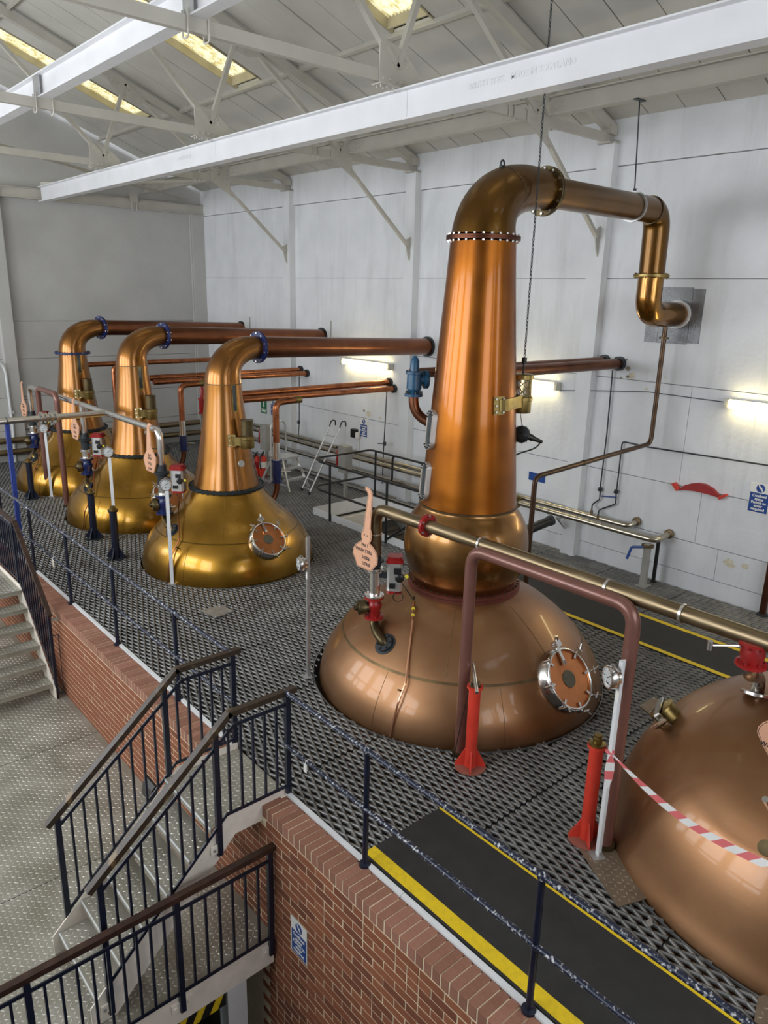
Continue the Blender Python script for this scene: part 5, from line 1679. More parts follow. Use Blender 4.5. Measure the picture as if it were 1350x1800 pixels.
MB().tube(bezier((vx.x, vx.y, z0), (vx.x, vx.y, z0 - 0.14), V((vx.x, vx.y, zc)) + an * 0.04, V((vx.x, vx.y, zc - 0.06)) + an * 0.24, 12), 0.052, 20).build('stub_pipe', M_copperdull, t, True)

# ---- drain from the wall bend of the tall still
t = thing('drain_pipe', 'brown drain pipe stepping down from the wall bend to the floor', 'pipe', (9.15, 5.1, 3.6))
DY = DRY + (WE.y - DRY) * 0.45
dx = on_y(1168, 588, DY).x
zk = up_z(1148, 780, dx, DY)
e = on_y(941, 838, DY)
if e.x < WC[0] + 0.7: e = V((WC[0] + 0.7, DY, e.z))
pth = arc_path([(dx, DY, BZ - 0.12), (dx, DY, zk), (e.x, DY, e.z), (e.x - 0.02, DY, 0.0)], 0.12, 6)
MB().tube(pth, 0.032, 16).build('pipe', pm('dark_bronze_pipe', (0.10, 0.062, 0.04), 0.34, metal=0.8, var=0.25, scale=6), t, True)
MB().lathe([(0.03, -0.012), (0.065, -0.012), (0.065, 0.012), (0.03, 0.012)], (dx, DY, up_z(1167, 594, dx, DY)), n=18).build('union_flange', M_brassdark, t, True)
qa, qb = V((dx, DY, zk)), V((e.x, DY, e.z))
MB().lathe([(0.034, -0.03), (0.038, -0.02), (0.038, 0.02), (0.034, 0.03)], qa.lerp(qb, 0.62), qb - qa, 16).build('sleeve', M_brassdark, t, True)

# ---- copper pipes from behind the stills to the wall
def wall_copper(ends, x0, r, label, mt, group='copper pipes running to the white wall', dz=0.0):
    e = on_x(ends[0], ends[1], WX)
    t = thing('copper_pipe', label, 'pipe', e, group)
    MB().cyl((x0, e.y, e.z + dz), (WX - 0.002, e.y, e.z), r, n=18).build('pipe', mt, t, True)
    MB().lathe([(r, -0.03), (r + 0.03, -0.03), (r + 0.03, 0.028), (r, 0.028)], (WX - 0.03, e.y, e.z), (1, 0, 0), 18).build('wall_collar', M_iron, t, True)
    return t, e
wall_copper((1090, 639), 6.2, 0.075, 'dull copper pipe entering the wall right of the tall still', M_copperdull)
wall_copper((1064, 634), 6.0, 0.06, 'copper pipe entering the wall just behind the dull one, right of the tall still', M_copperdull)
wall_copper((694, 683), 6.4, 0.055, 'front copper pipe running to the wall lamp bay behind the nearest small still', M_copper, dz=0.02)
wall_copper((686, 672), 5.9, 0.060, 'upper copper pipe ending under the first wall lamp', M_copper, dz=-0.02)
wall_copper((541, 656), 6.3, 0.055, 'front copper pipe behind the middle small still', M_copper)
wall_copper((530, 650), 6.0, 0.060, 'rear copper pipe behind the middle small still', M_copper)
wall_copper((402, 631), 5.9, 0.060, 'copper pipe behind the farthest small still near the corner', M_copper)

def riser_bend(px, ytop, yb, sh, label, Y, c):
    """copper riser with a dark blue cock behind a small still"""
    b = on_y(px[0], px[1], Y)
    t = thing('riser_pipe', label, 'pipe', (b.x, Y + sh, b.z), 'copper risers behind the small stills')
    o = V((0, sh, 0))
    zt, zv1, zv0 = up_z(*ytop, b.x, Y), up_z(*yb[0], b.x, Y), up_z(*yb[1], b.x, Y)
    MB().tube(arc_path([V((b.x, Y, zv1)) + o, V((b.x, Y, zt)) + o, V((b.x + 0.42, Y, zt + 0.02)) + o], 0.12, 8), 0.052, 18).build('riser', M_copper, t, True)
    MB().lathe([(0.055, -0.06), (0.058, -0.02), (0.058, 0.05), (0.02, 0.055)], V((b.x + 0.42, Y, zt + 0.02)) + o, (1, 0, 0), 18).build('end_cap', M_brass, t, True)
    MB().cyl(V((b.x, Y, zv1)) + o, V((b.x, Y, zv1 + 0.28)) + o, 0.056, n=18).build('steel_sleeve', M_steelbright, t, True)
    h = zv1 - zv0
    MB().lathe([(0.05, 0), (0.09, 0), (0.09, 0.02), (0.065, 0.03), (0.075, h * 0.5), (0.065, h - 0.03), (0.09, h - 0.02), (0.09, h), (0.05, h)], V((b.x, Y, zv0)) + o, n=22).build('cock_body', M_bluevalve, t, True)
    MB().cyl(V((b.x, Y, zv0 + h / 2)) + o, V((b.x, Y, zv0 + h / 2)) + o + RV * 0.22, 0.012, n=8).build('cock_handle', M_steel, t)
    MB().tube(bezier(V((b.x, Y, zv0)) + o, V((b.x, Y, zv0 - 0.15)) + o, V((b.x - 0.03, Y, zv0 - 0.22)) + o, V((b.x - 0.16, Y, zv0 - 0.36)) + o, 8), 0.048, 18).build('lower_bend', M_copperdull, t, True)
    return t
riser_bend((487, 850), (487, 708), ((487, 808), (487, 848)), 0.0, 'copper riser with a cock behind the nearest small still', S2[1] + 0.05, S2)
riser_bend((323, 790), (321, 678), ((323, 765), (323, 792)), 0.0, 'copper riser with a cock behind the middle small still', S3[1] + 0.05, S3)
# small red relief valve peeping past the middle still
q = on_y(356, 705, S3[1] + 0.5)
t = thing('relief_valve', 'small red relief valve showing behind the nearest small neck', 'valve', (q.x, q.y, q.z - 0.25))
MB().lathe([(0.04, -0.26), (0.09, -0.25), (0.09, -0.22), (0.06, -0.2), (0.075, -0.15), (0.075, 0.02), (0.09, 0.03), (0.09, 0.06), (0.045, 0.07), (0.045, 0.24), (0.02, 0.30)], q, n=20).build('valve_body', M_redvalve, t, True)
MB().cyl(q + V((0, 0, -0.26)), q + V((0.02, -0.05, -0.75)), 0.035, n=12).build('stub_pipe', M_copperdull, t, True)
# vertical thin steam pipe behind the farthest still
q = on_y(200, 660, S4[1] - 0.8)
t = thing('riser_pipe', 'slim copper riser between the farthest and the middle small still', 'pipe', (q.x, q.y, 0))
zt = up_z(200, 645, q.x, q.y)
MB().tube(arc_path([(q.x, q.y, 0.01), (q.x, q.y, zt), (q.x + 0.3, q.y, zt + 0.01)], 0.1, 6), 0.045, 14).build('riser', M_copper, t, True)
MB().lathe([(0.07, 0), (0.07, 0.02), (0.045, 0.03)], (q.x, q.y, 0), n=14).build('floor_collar', M_iron, t)

# ================================================================== ON THE LONG WALL
def W(px, py, x=WX): return on_x(px, py, x)
a, b = W(1170, 505), W(1233, 604)
t = thing('wall_plate', 'dimpled foil plate on the wall round the big copper bend', 'plate', (WX, 5.3, 3.44))
MB().box((WX - 0.010, 5.14, 3.44), (WX - 0.001, 5.58, 4.19)).build('foil_half', M_foil, t)
MB().box((WX - 0.012, 4.97, 3.46), (WX - 0.001, 5.135, 4.17)).build('foil_half', M_foil, t)
MB().box((WX - 0.009, 5.585, 3.44), (WX - 0.001, 5.78, 3.72)).build('foil_half', M_foil, t)
# cover panels round the pipe ends
for (p1, p2, l) in (((545, 562), (582, 598), 'flush white cover panel where the middle still arm meets the wall'), ((408, 555), (440, 584), 'flush white cover panel where the far still arm meets the wall')):
    a, b = W(*p1), W(*p2)
    t = thing('cover_panel', l, 'panel', (WX, (a.y + b.y) / 2, min(a.z, b.z)))
    MB().box((WX - 0.012, b.y, b.z - 0.25), (WX - 0.0042, a.y, a.z)).build('board', M_white, t)
    MB().box((WX - 0.018, b.y - 0.012, b.z - 0.25), (WX - 0.0042, b.y, a.z + 0.01)).build('edge_bead', M_grey, t)
# fluorescent lamps
def lamp(y0, y1, z, label):
    t = thing('wall_lamp', label, 'lamp', (WX, (y0 + y1) / 2, z), 'fluorescent lamps on the wall')
    MB().box((WX - 0.06, y0, z - 0.045), (WX - 0.004, y1, z + 0.06)).build('housing', M_grey, t)
    MB().prism([(-0.005, -0.055), (0.075, -0.05), (0.09, -0.01), (0.075, 0.04), (-0.005, 0.05)], (WX - 0.06, (y0 + y1) / 2, z), (-1, 0, 0), (0, 0, 1), (y1 - y0) - 0.08).build('diffuser', M_tube, t)
    for y in (y0, y1):
        MB().box((WX - 0.13, y - 0.03, z - 0.06), (WX - 0.01, y + 0.03, z + 0.062)).build('end_cap', pm('lamp_end_cap', (0.55, 0.53, 0.45), 0.5), t)
    for f in (0.3, 0.75):
        y = y0 + (y1 - y0) * f
        MB().tube([(WX - 0.07, y, z - 0.06), (WX - 0.05, y, z - 0.30), (WX - 0.03, y, z - 0.31)], 0.003, 5).build('pull_wire', M_galv, t)
    return t
ya, yb = W(608, 633).y, W(691, 645).y
lz = W(650, 640).z
lamp(yb, ya, lz, 'lit fluorescent lamp on the wall left of the tall still')
yc = W(984, 681).y
lamp(yc, yc + (ya - yb), W(960, 676).z, 'lit fluorescent lamp on the wall half hidden by the tall still')
yd = W(1284, 708).y
lamp(yd - (ya - yb), yd, W(1320, 713).z, 'lit fluorescent lamp on the wall at the right edge')
q = W(1347, 1040, WX - 0.08)
t = thing('drop_pipe', 'dark brown vertical pipe on the wall at the right edge', 'pipe', (q.x, q.y, 0))
MB().cyl((q.x, q.y, 0.0), (q.x, q.y, 0.75), 0.045, n=14).build('tube', M_copperdull, t, True)
MB().lathe([(0.07, 0), (0.07, 0.02), (0.045, 0.03)], (q.x, q.y, 0), n=14).build('floor_collar', M_iron, t)
t = thing('lamp_cable', 'thin cable strung along the wall between the fluorescent lamps', 'cable', W(1100, 690))
MB().tube([V((WX - 0.012, yc - 0.03, lz - 0.02)), W(1060, 687, WX - 0.16), W(1140, 689, WX - 0.02), V((WX - 0.012, yd + 0.03, W(1284, 708).z))], 0.006, 6).build('cable', M_iron, t, True)
MB().lathe([(0.02, 0), (0.02, 0.03)], (WX - 0.012, yd + 0.03, W(1284, 708).z), (0, 1, 0), 8).build('gland', M_black, t)

# signs
def safety_sign(o, w, h, label, ux=(0, -1, 0), face=(-1, 0, 0), body='Confined\nspace\nPermit to\nenter\nrequired', cat_color=None):
    """white board, blue panel with white lettering and a mandatory roundel; o = centre"""
    o, ux, f = V(o), V(ux), V(face)
    uz = V((0, 0, 1))
    t = thing('safety_sign', label, 'sign', o - uz * (h / 2))
    MB().obox(o + f * 0.003, ux * (w / 2), uz * (h / 2), f * 0.003).build('board', M_signwhite, t)
    MB().obox(o + f * 0.0065 - uz * (h * 0.15), ux * (w * 0.46), uz * (h * 0.325), f * 0.0006).build('blue_panel', M_signblue, t)
    c = o + f * 0.0062 + uz * (h * 0.335)
    MB().lathe([(0.001, 0.001), (w * 0.21, 0.001), (w * 0.21, 0)], c, f, 24).build('roundel', M_signblue, t)
    MB().prism([(-0.13 * w, 0.17 * w), (-0.06 * w, 0.16 * w), (0.0, 0.05 * w), (0.05 * w, 0.06 * w), (0.13 * w, -0.12 * w), (0.10 * w, -0.17 * w), (0.0, -0.03 * w), (-0.06 * w, -0.0 * w)], c + f * 0.0016, ux, uz, 0.0006).build('hand_symbol', M_signwhite, t)
    text_mesh('lettering', body, h * 0.125, o + f * 0.0076 - uz * (h * 0.15), ux, uz, M_signwhite, t, 0.0004)
    return t
c = W(1335, 876)
safety_sign((WX - 0.004, c.y, c.z), 0.27, 0.40, 'blue and white confined space sign at the right edge of the wall')
c = W(640, 752)
safety_sign((WX - 0.004, c.y, c.z), 0.24, 0.40, 'small blue and white sign above the black wall switch')
c = on_x(527, 1652, BX)
safety_sign((BX - 0.003, c.y, c.z), 0.215, 0.335, 'blue and white confined space sign screwed to the brick wall')
c = W(481, 716)
safety_sign((WX - 0.004, c.y, c.z), 0.24, 0.40, 'blue and white sign half hidden by the copper riser near the far column')
c = W(464, 713)
t = thing('safety_sign', 'green emergency sign with a white figure on the far wall', 'sign', c)
o = V((WX - 0.004, c.y, c.z)); f = V((-1, 0, 0)); ux = V((0, -1, 0)); uz = V((0, 0, 1))
MB().obox(o, ux * 0.13, uz * 0.19, f * 0.003).build('board', M_signgreen, t)
MB().obox(o + f * 0.004 + uz * 0.06, ux * 0.035, uz * 0.09, f * 0.0005).build('white_figure', M_signwhite, t)
MB().lathe([(0.001, 0.001), (0.028, 0.001), (0.028, 0)], o + f * 0.004 + uz * 0.155, f, 14).build('figure_head', M_signwhite, t)
MB().obox(o + f * 0.004 - uz * 0.13, ux * 0.09, uz * 0.025, f * 0.0005).build('white_arrow', M_signwhite, t)
MB().obox(o + f * 0.003 - uz * 0.085, ux * 0.13, uz * 0.006, f * 0.0015).build('white_rule', M_signwhite, t)
c = W(944, 839)
t = thing('wall_sign', 'small dark blue sign behind the bend of the drain pipe', 'sign', c)
MB().obox(V((WX - 0.004, c.y, c.z)), ux * 0.17, uz * 0.07, f * 0.003).build('board', M_signblue, t)
MB().prism([(-0.03, -0.02), (0.03, -0.01), (0.0, 0.03)], V((WX - 0.008, c.y + 0.02, c.z)), ux, uz, 0.001).build('white_mark', M_signwhite, t)

# red curved bracket on the wall
def trace(pts, sc, ox, oy, x): return [on_x(ox + a / sc, oy + b / sc, x) for a, b in pts]
t = thing('wall_bracket', 'red curved steel bracket fixed flat on the white wall', 'bracket', W(1228, 865))
for nm, pts in (('tab', [(890, 1080), (906, 1075), (928, 1106), (914, 1116)]), ('arc_plate', [(925, 1108), (955, 1088), (985, 1080), (1020, 1078), (1050, 1084), (1085, 1105), (1118, 1140), (1112, 1146), (1060, 1130), (1000, 1116)]), ('tab', [(1112, 1142), (1146, 1130), (1153, 1140), (1116, 1158)])):
    P = trace(pts, 2.7, 850, 450, WX - 0.06)
    poly = [(-p.y, p.z) for p in P]
    if sum(a[0] * b[1] - b[0] * a[1] for a, b in zip(poly, poly[1:] + poly[:1])) < 0: poly = poly[::-1]
    MB().prism(poly, (WX - 0.035, 0, 0), (0, -1, 0), (0, 0, 1), 0.06).build(nm, M_red if nm == 'tab' else pm('dark_red_paint', (0.33, 0.015, 0.015), 0.45), t)

# thin instrument pipes on the wall
def wall_tube(name, label, pts, r, mt, x=WX - 0.05, cat='pipe', rad=0.05):
    P = [on_x(a, b, (c[0] if c else x)) for (a, b, *c) in pts]
    t = thing(name, label, cat, P[0])
    MB().tube(arc_path(P, rad, 4), r, 10).build('tube', mt, t, True)
    return t, P
for (pts, cockp, l) in (([(1077, 650), (1067, 760), (1056, 850), (1054, 878), (1041, 886), (1040, 898, 9.78)], (1055, 860), 'thin instrument pipe dropping from the dull copper pipe to the wall pipes'), ([(1350, 818), (1140, 786), (1094, 776), (1083, 870), (1082, 886), (1053, 896), (1051, 908, 9.76)], (1083, 864), 'thin instrument pipe coming along the wall from the right edge')):
    t, P = wall_tube('instrument_pipe', l, pts, 0.011, M_iron)
    q = on_x(*cockp, WX - 0.05)
    MB().lathe([(0.028, -0.03), (0.034, 0), (0.028, 0.03)], q, (0, 0, 1), 12).build('needle_valve', M_iron, t, True)
    MB().cyl(q, q + V((-0.07, 0, 0)), 0.009, n=8).build('valve_stem', M_iron, t)
    MB().lathe([(0.022, 0), (0.022, 0.07)], P[-1] - V((0, 0, 0.06)), (0, 0, 1), 12).build('pipe_stub', M_steelb, t)
t, P = wall_tube('blue_tie', 'short blue bar joining the two instrument pipes', [(1056, 872), (1083, 874)], 0.010, M_signblue)
MB().sphere(P[0], 0.018, 8).build('end_clip', M_steel, t)
t, P = wall_tube('instrument_pipe', 'thin vertical pipe hanging under the copper pipe by the first lamp', [(680, 688), (674, 795), (672, 850)], 0.011, M_iron, WX - 0.2)
q = on_x(676, 780, WX - 0.2)
MB().lathe([(0.03, -0.04), (0.036, 0), (0.03, 0.04)], q, (0, 0, 1), 12).build('needle_valve', M_iron, t, True)
MB().cyl(q, q + V((-0.1, 0.1, 0)), 0.010, n=8).build('lever', M_iron, t)
t, P = wall_tube('instrument_pipe', 'thin vertical pipe hanging beside the far column', [(526, 662), (526, 745), (524, 775)], 0.011, M_iron, WX - 0.2)
q = on_x(525, 742, WX - 0.2)
MB().lathe([(0.03, -0.04), (0.036, 0), (0.03, 0.04)], q, (0, 0, 1), 12).build('needle_valve', M_iron, t, True)

# stainless pipe run along the foot of the wall
def wall_run(x, z, y0, y1, r, label, mt, turn, clips):
    t = thing('wall_pipe', label, 'pipe', (x, y0, z), 'stainless pipes along the foot of the wall')
    pts = [(x, y1, z), (x, y0, z)] + ([(WX - 0.003, y0 - 0.02, z + 0.05)] if turn else [])
    MB().tube(arc_path(pts, 0.15, 8), r, 18).build('pipe', mt, t, True)
    if turn:
        MB().lathe([(r, -0.02), (r + 0.025, -0.02), (r + 0.025, 0.02), (r, 0.02)], (WX - 0.03, y0 - 0.02, z + 0.05), (1, 0, 0), 18).build('wall_collar', M_steelb, t, True)
    for y in clips:
        MB().lathe([(r, -0.012), (r + 0.010, -0.012), (r + 0.010, 0.012), (r, 0.012)], (x, y, z), (0, 1, 0), 18).build('pipe_clip', M_steel, t, True)
    return t
wall_run(9.66, 0.70, 5.02, 18.4, 0.045, 'lower outer stainless pipe along the wall turning in at the right', M_walltube, True, (6.9, 9.0, 12.5, 16.0))
wall_run(9.80, 0.76, 5.55, 18.4, 0.040, 'upper inner stainless pipe along the wall turning in at the right', M_walltube, True, (6.75, 9.1, 12.4))
wall_run(9.70, 0.43, 8.3, 18.4, 0.042, 'lowest stainless pipe along the wall behind the hatch', M_steel, False, (8.8, 10.6, 13.2))
wall_run(9.62, 0.06, 9.0, 18.2, 0.035, 'pipe lying at floor level along the wall', M_steel, False, (10.2, 13.0))
q = V((9.66, W(908, 885, 9.66).y, 0.70))
t = thing('pipe_flange', 'bolted flange pair on the stainless wall pipe behind the bulb', 'flange', q)
MB().lathe([(0.045, -0.03), (0.105, -0.03), (0.105, -0.004), (0.09, -0.002), (0.09, 0.002), (0.105, 0.004), (0.105, 0.03), (0.045, 0.03)], q, (0, 1, 0), 24).build('flange_pair', M_brass, t, True)
mb = MB(); bolt_circle(mb, q + V((0, -0.03, 0)), (0, -1, 0), 0.08, 8, 0.010, 0.02)
tag(mb.build('bolt_ring', M_steel, t), kind='stuff')
# legs, lever and brackets at the end of the run
lg = on_x(1137, 950, 9.55)
t = thing('pipe_stand', 'grey square leg under the end of the stainless pipes', 'stand', (9.6, lg.y, 0))
MB().box((9.56, lg.y - 0.04, 0.01), (9.64, lg.y + 0.04, 0.64)).build('leg_tube', M_grey, t)
MB().box((9.50, lg.y - 0.08, 0.0), (9.70, lg.y + 0.08, 0.01)).build('foot_plate', M_grey, t)
MB().lathe([(0.09, 0.60), (0.09, 0.63), (0.05, 0.635)], (9.60, lg.y, 0), n=20).build('valve_flange', M_steelb, t, True)
MB().tube(arc_path([(9.55, lg.y + 0.02, 0.60), (9.40, lg.y + 0.14, 0.60), (9.36, lg.y + 0.17, 0.42)], 0.04, 4), 0.02, 8).build('blue_lever', M_signblue, t, True)
lg2 = on_x(1155, 945, 9.80)
t = thing('drop_pipe', 'black vertical pipe against the wall beside the grey leg', 'pipe', (9.86, lg2.y, 0))
MB().cyl((9.86, lg2.y, 0.0), (9.86, lg2.y, 0.68), 0.028, n=12).build('tube', M_black, t, True)
MB().lathe([(0.05, 0), (0.05, 0.02), (0.028, 0.03)], (9.86, lg2.y, 0), n=12).build('floor_collar', M_black, t)
q0, q1 = on_x(968, 915, 9.5), V((0, 0, 0))
t = thing('black_hose', 'fat black hose elbow under the wall pipes right of the bulb', 'hose', q0)
e1 = q0 + V((-0.55, 0.12, -0.12)); e2 = e1 + V((-0.12, 0.02, -0.45))
MB().tube(arc_path([q0, e1, e2], 0.18, 8), 0.075, 20).build('hose', M_black, t, True)
MB().lathe([(0.085, -0.03), (0.085, 0.03)], q0, q0 - e1, 20).build('end_band', M_iron, t, True)
bk = on_x(985, 915, 9.7)
t = thing('pipe_bracket', 'white angle bracket under the wall pipes by the black hose', 'bracket', (9.8, bk.y, 0.4))
MB().bar((9.62, bk.y, 0.64), (WX, bk.y, 0.30), 0.05, 0.03).build('diagonal', M_white, t)
MB().box((9.60, bk.y - 0.025, 0.625), (WX, bk.y + 0.025, 0.655)).build('arm', M_white, t)
# wall switch and its trunking
c = W(626, 761)
t = thing('wall_switch', 'black isolator switch on the white wall left of the small sign', 'switch', c)
MB().obox(c + V((-0.05, 0, 0)), V((0.05, 0, 0)), V((0, 0.07, 0)), V((0, 0, 0.09))).build('box', M_black, t)
MB().obox(c + V((-0.06, -0.12, -0.03)), V((0.03, 0, 0)), V((0, 0.04, 0)), V((0, 0, 0.06))).build('socket', M_signwhite, t)
MB().cyl(c + V((-0.02, -0.12, -0.09)), c + V((-0.02, -0.12, -0.75)), 0.010, n=8).build('conduit', M_signwhite, t)

# ================================================================== ON THE GRATING NEAR THE WALL
def box_post(px, py, bpx, bpy, label, zlo, zhi):
    b = on_z(bpx, bpy)
    t = thing('control_box', label, 'control box', (b.x, b.y, 0), 'grey control boxes on posts')
    z0, z1 = up_z(*zlo, b.x, b.y), up_z(*zhi, b.x, b.y)
    s = V((0, -1, 0))
    MB().box((b.x - 0.03, b.y - 0.03, 0.01), (b.x + 0.03, b.y + 0.03, z0 + 0.02)).build('post', M_grey, t)
    MB().box((b.x - 0.07, b.y - 0.07, 0.0), (b.x + 0.07, b.y + 0.07, 0.01)).build('foot_plate', M_grey, t)
    bx = MB().box((b.x - 0.09, b.y - 0.13, z0), (b.x + 0.06, b.y + 0.13, z1)).build('box', M_grey, t)
    MB().box((b.x - 0.10, b.y - 0.115, z0 + 0.02), (b.x - 0.09, b.y + 0.115, z1 - 0.02)).build('door', M_grey, bx)
    MB().lathe([(0.03, 0), (0.035, 0.03), (0.03, 0.10), (0.045, 0.105), (0.045, 0.14), (0.03, 0.15), (0.03, 0.30), (0.02, 0.32)], (b.x - 0.06, b.y + 0.18, z0 + 0.12), n=14).build('red_regulator', M_redvalve, t, True)
    MB().cyl((b.x - 0.06, b.y + 0.13, z1 - 0.06), (b.x - 0.06, b.y + 0.22, z1 - 0.06), 0.022, n=10).build('knob', M_black, t)
    MB().cyl((b.x - 0.06, b.y + 0.18, z0 + 0.40), (b.x - 0.06, b.y + 0.18, z1 - 0.09), 0.022, n=10).build('filter_bowl', M_steelbright, t)
    return t
box_post(607, 800, 607, 880, 'grey control box on a post behind the hatch railing', (605, 830), (603, 783))
box_post(460, 770, 470, 835, 'grey control box on a post beside the fire extinguishers', (463, 790), (460, 747))
for (px, py, l) in ((452, 836, 'dark red fire extinguisher on the left of the pair'), (463, 838, 'bright red fire extinguisher on the right of the pair')):
    b = on_z(px, py)
    t = thing('fire_extinguisher', l, 'extinguisher', (b.x, b.y, 0), 'pair of red fire extinguishers')
    z1 = up_z(px, 800, b.x, b.y)
    MB().lathe([(0.075, 0.012), (0.085, 0.03), (0.085, z1 - 0.10), (0.06, z1 - 0.03), (0.03, z1)], (b.x, b.y, 0), n=20).build('cylinder', M_red, t, True)
    MB().bar((b.x - 0.05, b.y - 0.05, z1 + 0.03), (b.x + 0.05, b.y + 0.05, z1 + 0.05), 0.03, 0.05).build('valve_head', M_black, t)
    MB().tube(bezier((b.x, b.y, z1), (b.x - 0.14, b.y - 0.06, z1 + 0.03), (b.x - 0.12, b.y - 0.05, z1 - 0.2), (b.x - 0.09, b.y - 0.04, z1 - 0.3), 8), 0.012, 8).build('hose', M_black, t, True)
    MB().lathe([(0.0865, z1 - 0.28), (0.0865, z1 - 0.14)], (b.x, b.y, 0), n=20).build('label_band', M_signwhite if px > 455 else M_redvalve, t, True)

# leaning ladder with hooks
f0, f1 = on_z(530, 862), on_z(543, 869)
t = thing('hook_ladder', 'aluminium ladder with hooked tops leaning towards the wall', 'ladder', (f0 + f1) / 2)
dx = on_x(572, 748, 9.45)
top0 = V((9.42, f0.y - 0.02, up_z(571, 750, 9.42, f0.y))); top1 = V((9.42, f1.y - 0.02, up_z(588, 752, 9.42, f1.y)))
for a, b in ((f0, top0), (f1, top1)):
    MB().tube([a, b], 0.019, 10).build('rail', M_alu, t, True)
    h = b
    MB().tube(arc_path([h, h + V((0.05, 0, 0.13)), h + V((0.16, 0, 0.13)), h + V((0.16, 0, 0.02))], 0.06, 6), 0.014, 8).build('hook', M_black, t, True)
    MB().lathe([(0.028, -0.02), (0.028, 0.03)], a + V((0, 0, 0.02)), b - a, 10).build('foot', M_black, t)
for k in range(7):
    s = 0.06 + 0.135 * k
    MB().tube([f0.lerp(top0, s), f1.lerp(top1, s)], 0.012, 8).build('rung', M_alu, t, True)

# step platform with hand hoop
b0, b1, b2 = on_z(465, 852), on_z(500, 866), on_z(528, 856)
cx, cy = 8.62, 12.95
t = thing('step_platform', 'aluminium three-step platform ladder with a hand hoop', 'step ladder', (cx, cy, 0))
ux_ = V((0.99, 0.14, 0)); uy_ = V((-0.14, 0.99, 0))
C0 = V((cx, cy, 0))
PH = up_z(507, 803, cx, cy)
HH = up_z(510, 740, cx, cy + 0.2) - PH
def L3(a, b, z): return C0 + ux_ * a + uy_ * b + V((0, 0, z))
for s in (-1, 1):
    MB().bar(L3(0.28 * s, -0.42, 0.01), L3(0.20 * s, -0.12, PH), 0.03, 0.05).build('front_leg', M_alu, t)
    MB().bar(L3(0.28 * s, 0.50, 0.01), L3(0.20 * s, 0.18, PH), 0.03, 0.045).build('rear_leg', M_alu, t)
    MB().bar(L3(0.27 * s, -0.38, 0.12), L3(0.27 * s, 0.46, 0.12), 0.02, 0.035).build('side_brace', M_alu, t)
MB().obox(L3(0, 0.03, PH), ux_ * 0.24, uy_ * 0.20, V((0, 0, 0.02))).build('platform', M_alu, t)
for k, z in ((0, PH * 0.34), (1, PH * 0.67)):
    MB().obox(L3(0, -0.40 + 0.115 * (k + 1) * 1.0, z), ux_ * (0.26 - 0.025 * k), uy_ * 0.06, V((0, 0, 0.018))).build('step', M_alu, t)
MB().tube(arc_path([L3(-0.22, 0.22, 0.1), L3(-0.20, 0.22, PH + HH), L3(0.20, 0.22, PH + HH), L3(0.30, 0.30, 0.1)], 0.16, 8), 0.017, 10).build('hand_hoop', M_alu, t, True)
MB().tube([L3(0.02, 0.22, PH), L3(0.0, 0.22, PH + HH - 0.02)], 0.015, 8).build('hoop_stay', M_alu, t, True)
for s in (-1, 1):
    MB().lathe([(0.05, -0.015), (0.05, 0.015)], L3(0.30 * s, 0.52, 0.05), ux_, 14).build('wheel', M_black, t)

# hatch with white kerb, guard rails
hx0, hx1, hy0, hy1 = HATCH
t = thing('floor_hatch', 'white kerbed floor hatch behind the still sign', 'hatch', (hx0, hy1, 0))
kz = 0.13
MB().box((hx0 - 0.012, hy0, -0.12), (hx0, hy1, kz)).build('kerb_plate', M_white, t)
MB().box((hx1, hy0, -0.12), (hx1 + 0.012, hy1, kz)).build('kerb_plate', M_white, t)
MB().box((hx0, hy1 - 0.012, -0.12), (hx1, hy1, kz)).build('kerb_plate', M_white, t)
MB().box((hx0, hy0, -0.12), (hx1, hy0 + 0.012, kz)).build('kerb_plate', M_white, t)
MB().box((hx0 + 0.05, hy1 - 0.72, -0.16), (hx1 - 0.05, hy1 - 0.68, 0.06)).build('cross_plate', M_cream, t)
MB().box((hx0 + 0.02, hy1 - 0.68, -0.20), (hx1 - 0.02, hy1 - 0.02, -0.16)).build('landing_plate', M_cream, t)
for k in range(8):
    MB().box((hx0 + 0.08, hy0 + 0.1 + 0.26 * k, -0.3 - 0.0 * k), (hx1 - 0.08, hy0 + 0.28 + 0.26 * k, -0.27)).build('tread', pm('dark_wood_tread', (0.05, 0.035, 0.025), 0.8, var=0.3), t)
t = thing('hatch_railing', 'black tube railing round the floor hatch', 'railing', (hx0, hy1, 0))
rz0, rz1 = 0.62, 1.05
pz = []
for (x, y) in ((hx0 - 0.03, hy1 - 0.55), (hx1 + 0.03, hy1 - 0.1), (hx0 - 0.03, hy0 + 0.85), (hx0 - 0.03, hy0 + 0.05), (hx1 + 0.03, hy0 + 0.5)):
    MB().cyl((x, y, -0.02), (x, y, rz1), 0.021, n=12).build('post', M_blackpipe, t, True)
for z in (rz0 - 0.1, rz1):
    MB().tube(arc_path([(hx0 - 0.03, hy0 - 0.1, z), (hx0 - 0.03, hy1 - 0.25, z), (hx0 + 0.10, hy1 + 0.05, z), (hx1 + 0.03, hy1 + 0.05, z), (hx1 + 0.03, hy1 - 0.6, z)], 0.12, 6), 0.021, 12).build('rail', M_blackpipe, t, True)
MB().tube(arc_path([(hx1 + 0.03, hy0 + 0.3, rz1), (hx1 + 0.03, hy1 - 0.6, rz1), (hx1 + 0.03, hy1 - 0.6, rz0 - 0.1), (hx1 + 0.03, hy1 - 0.2, rz0 - 0.1)], 0.1, 6), 0.021, 12).build('end_loop', M_blackpipe, t, True)
MB().tube([(hx0 - 0.03, hy0 + 0.05, 0.05), (hx0 - 0.03, hy0 + 0.85, rz0)], 0.019, 10).build('diagonal', M_blackpipe, t, True)
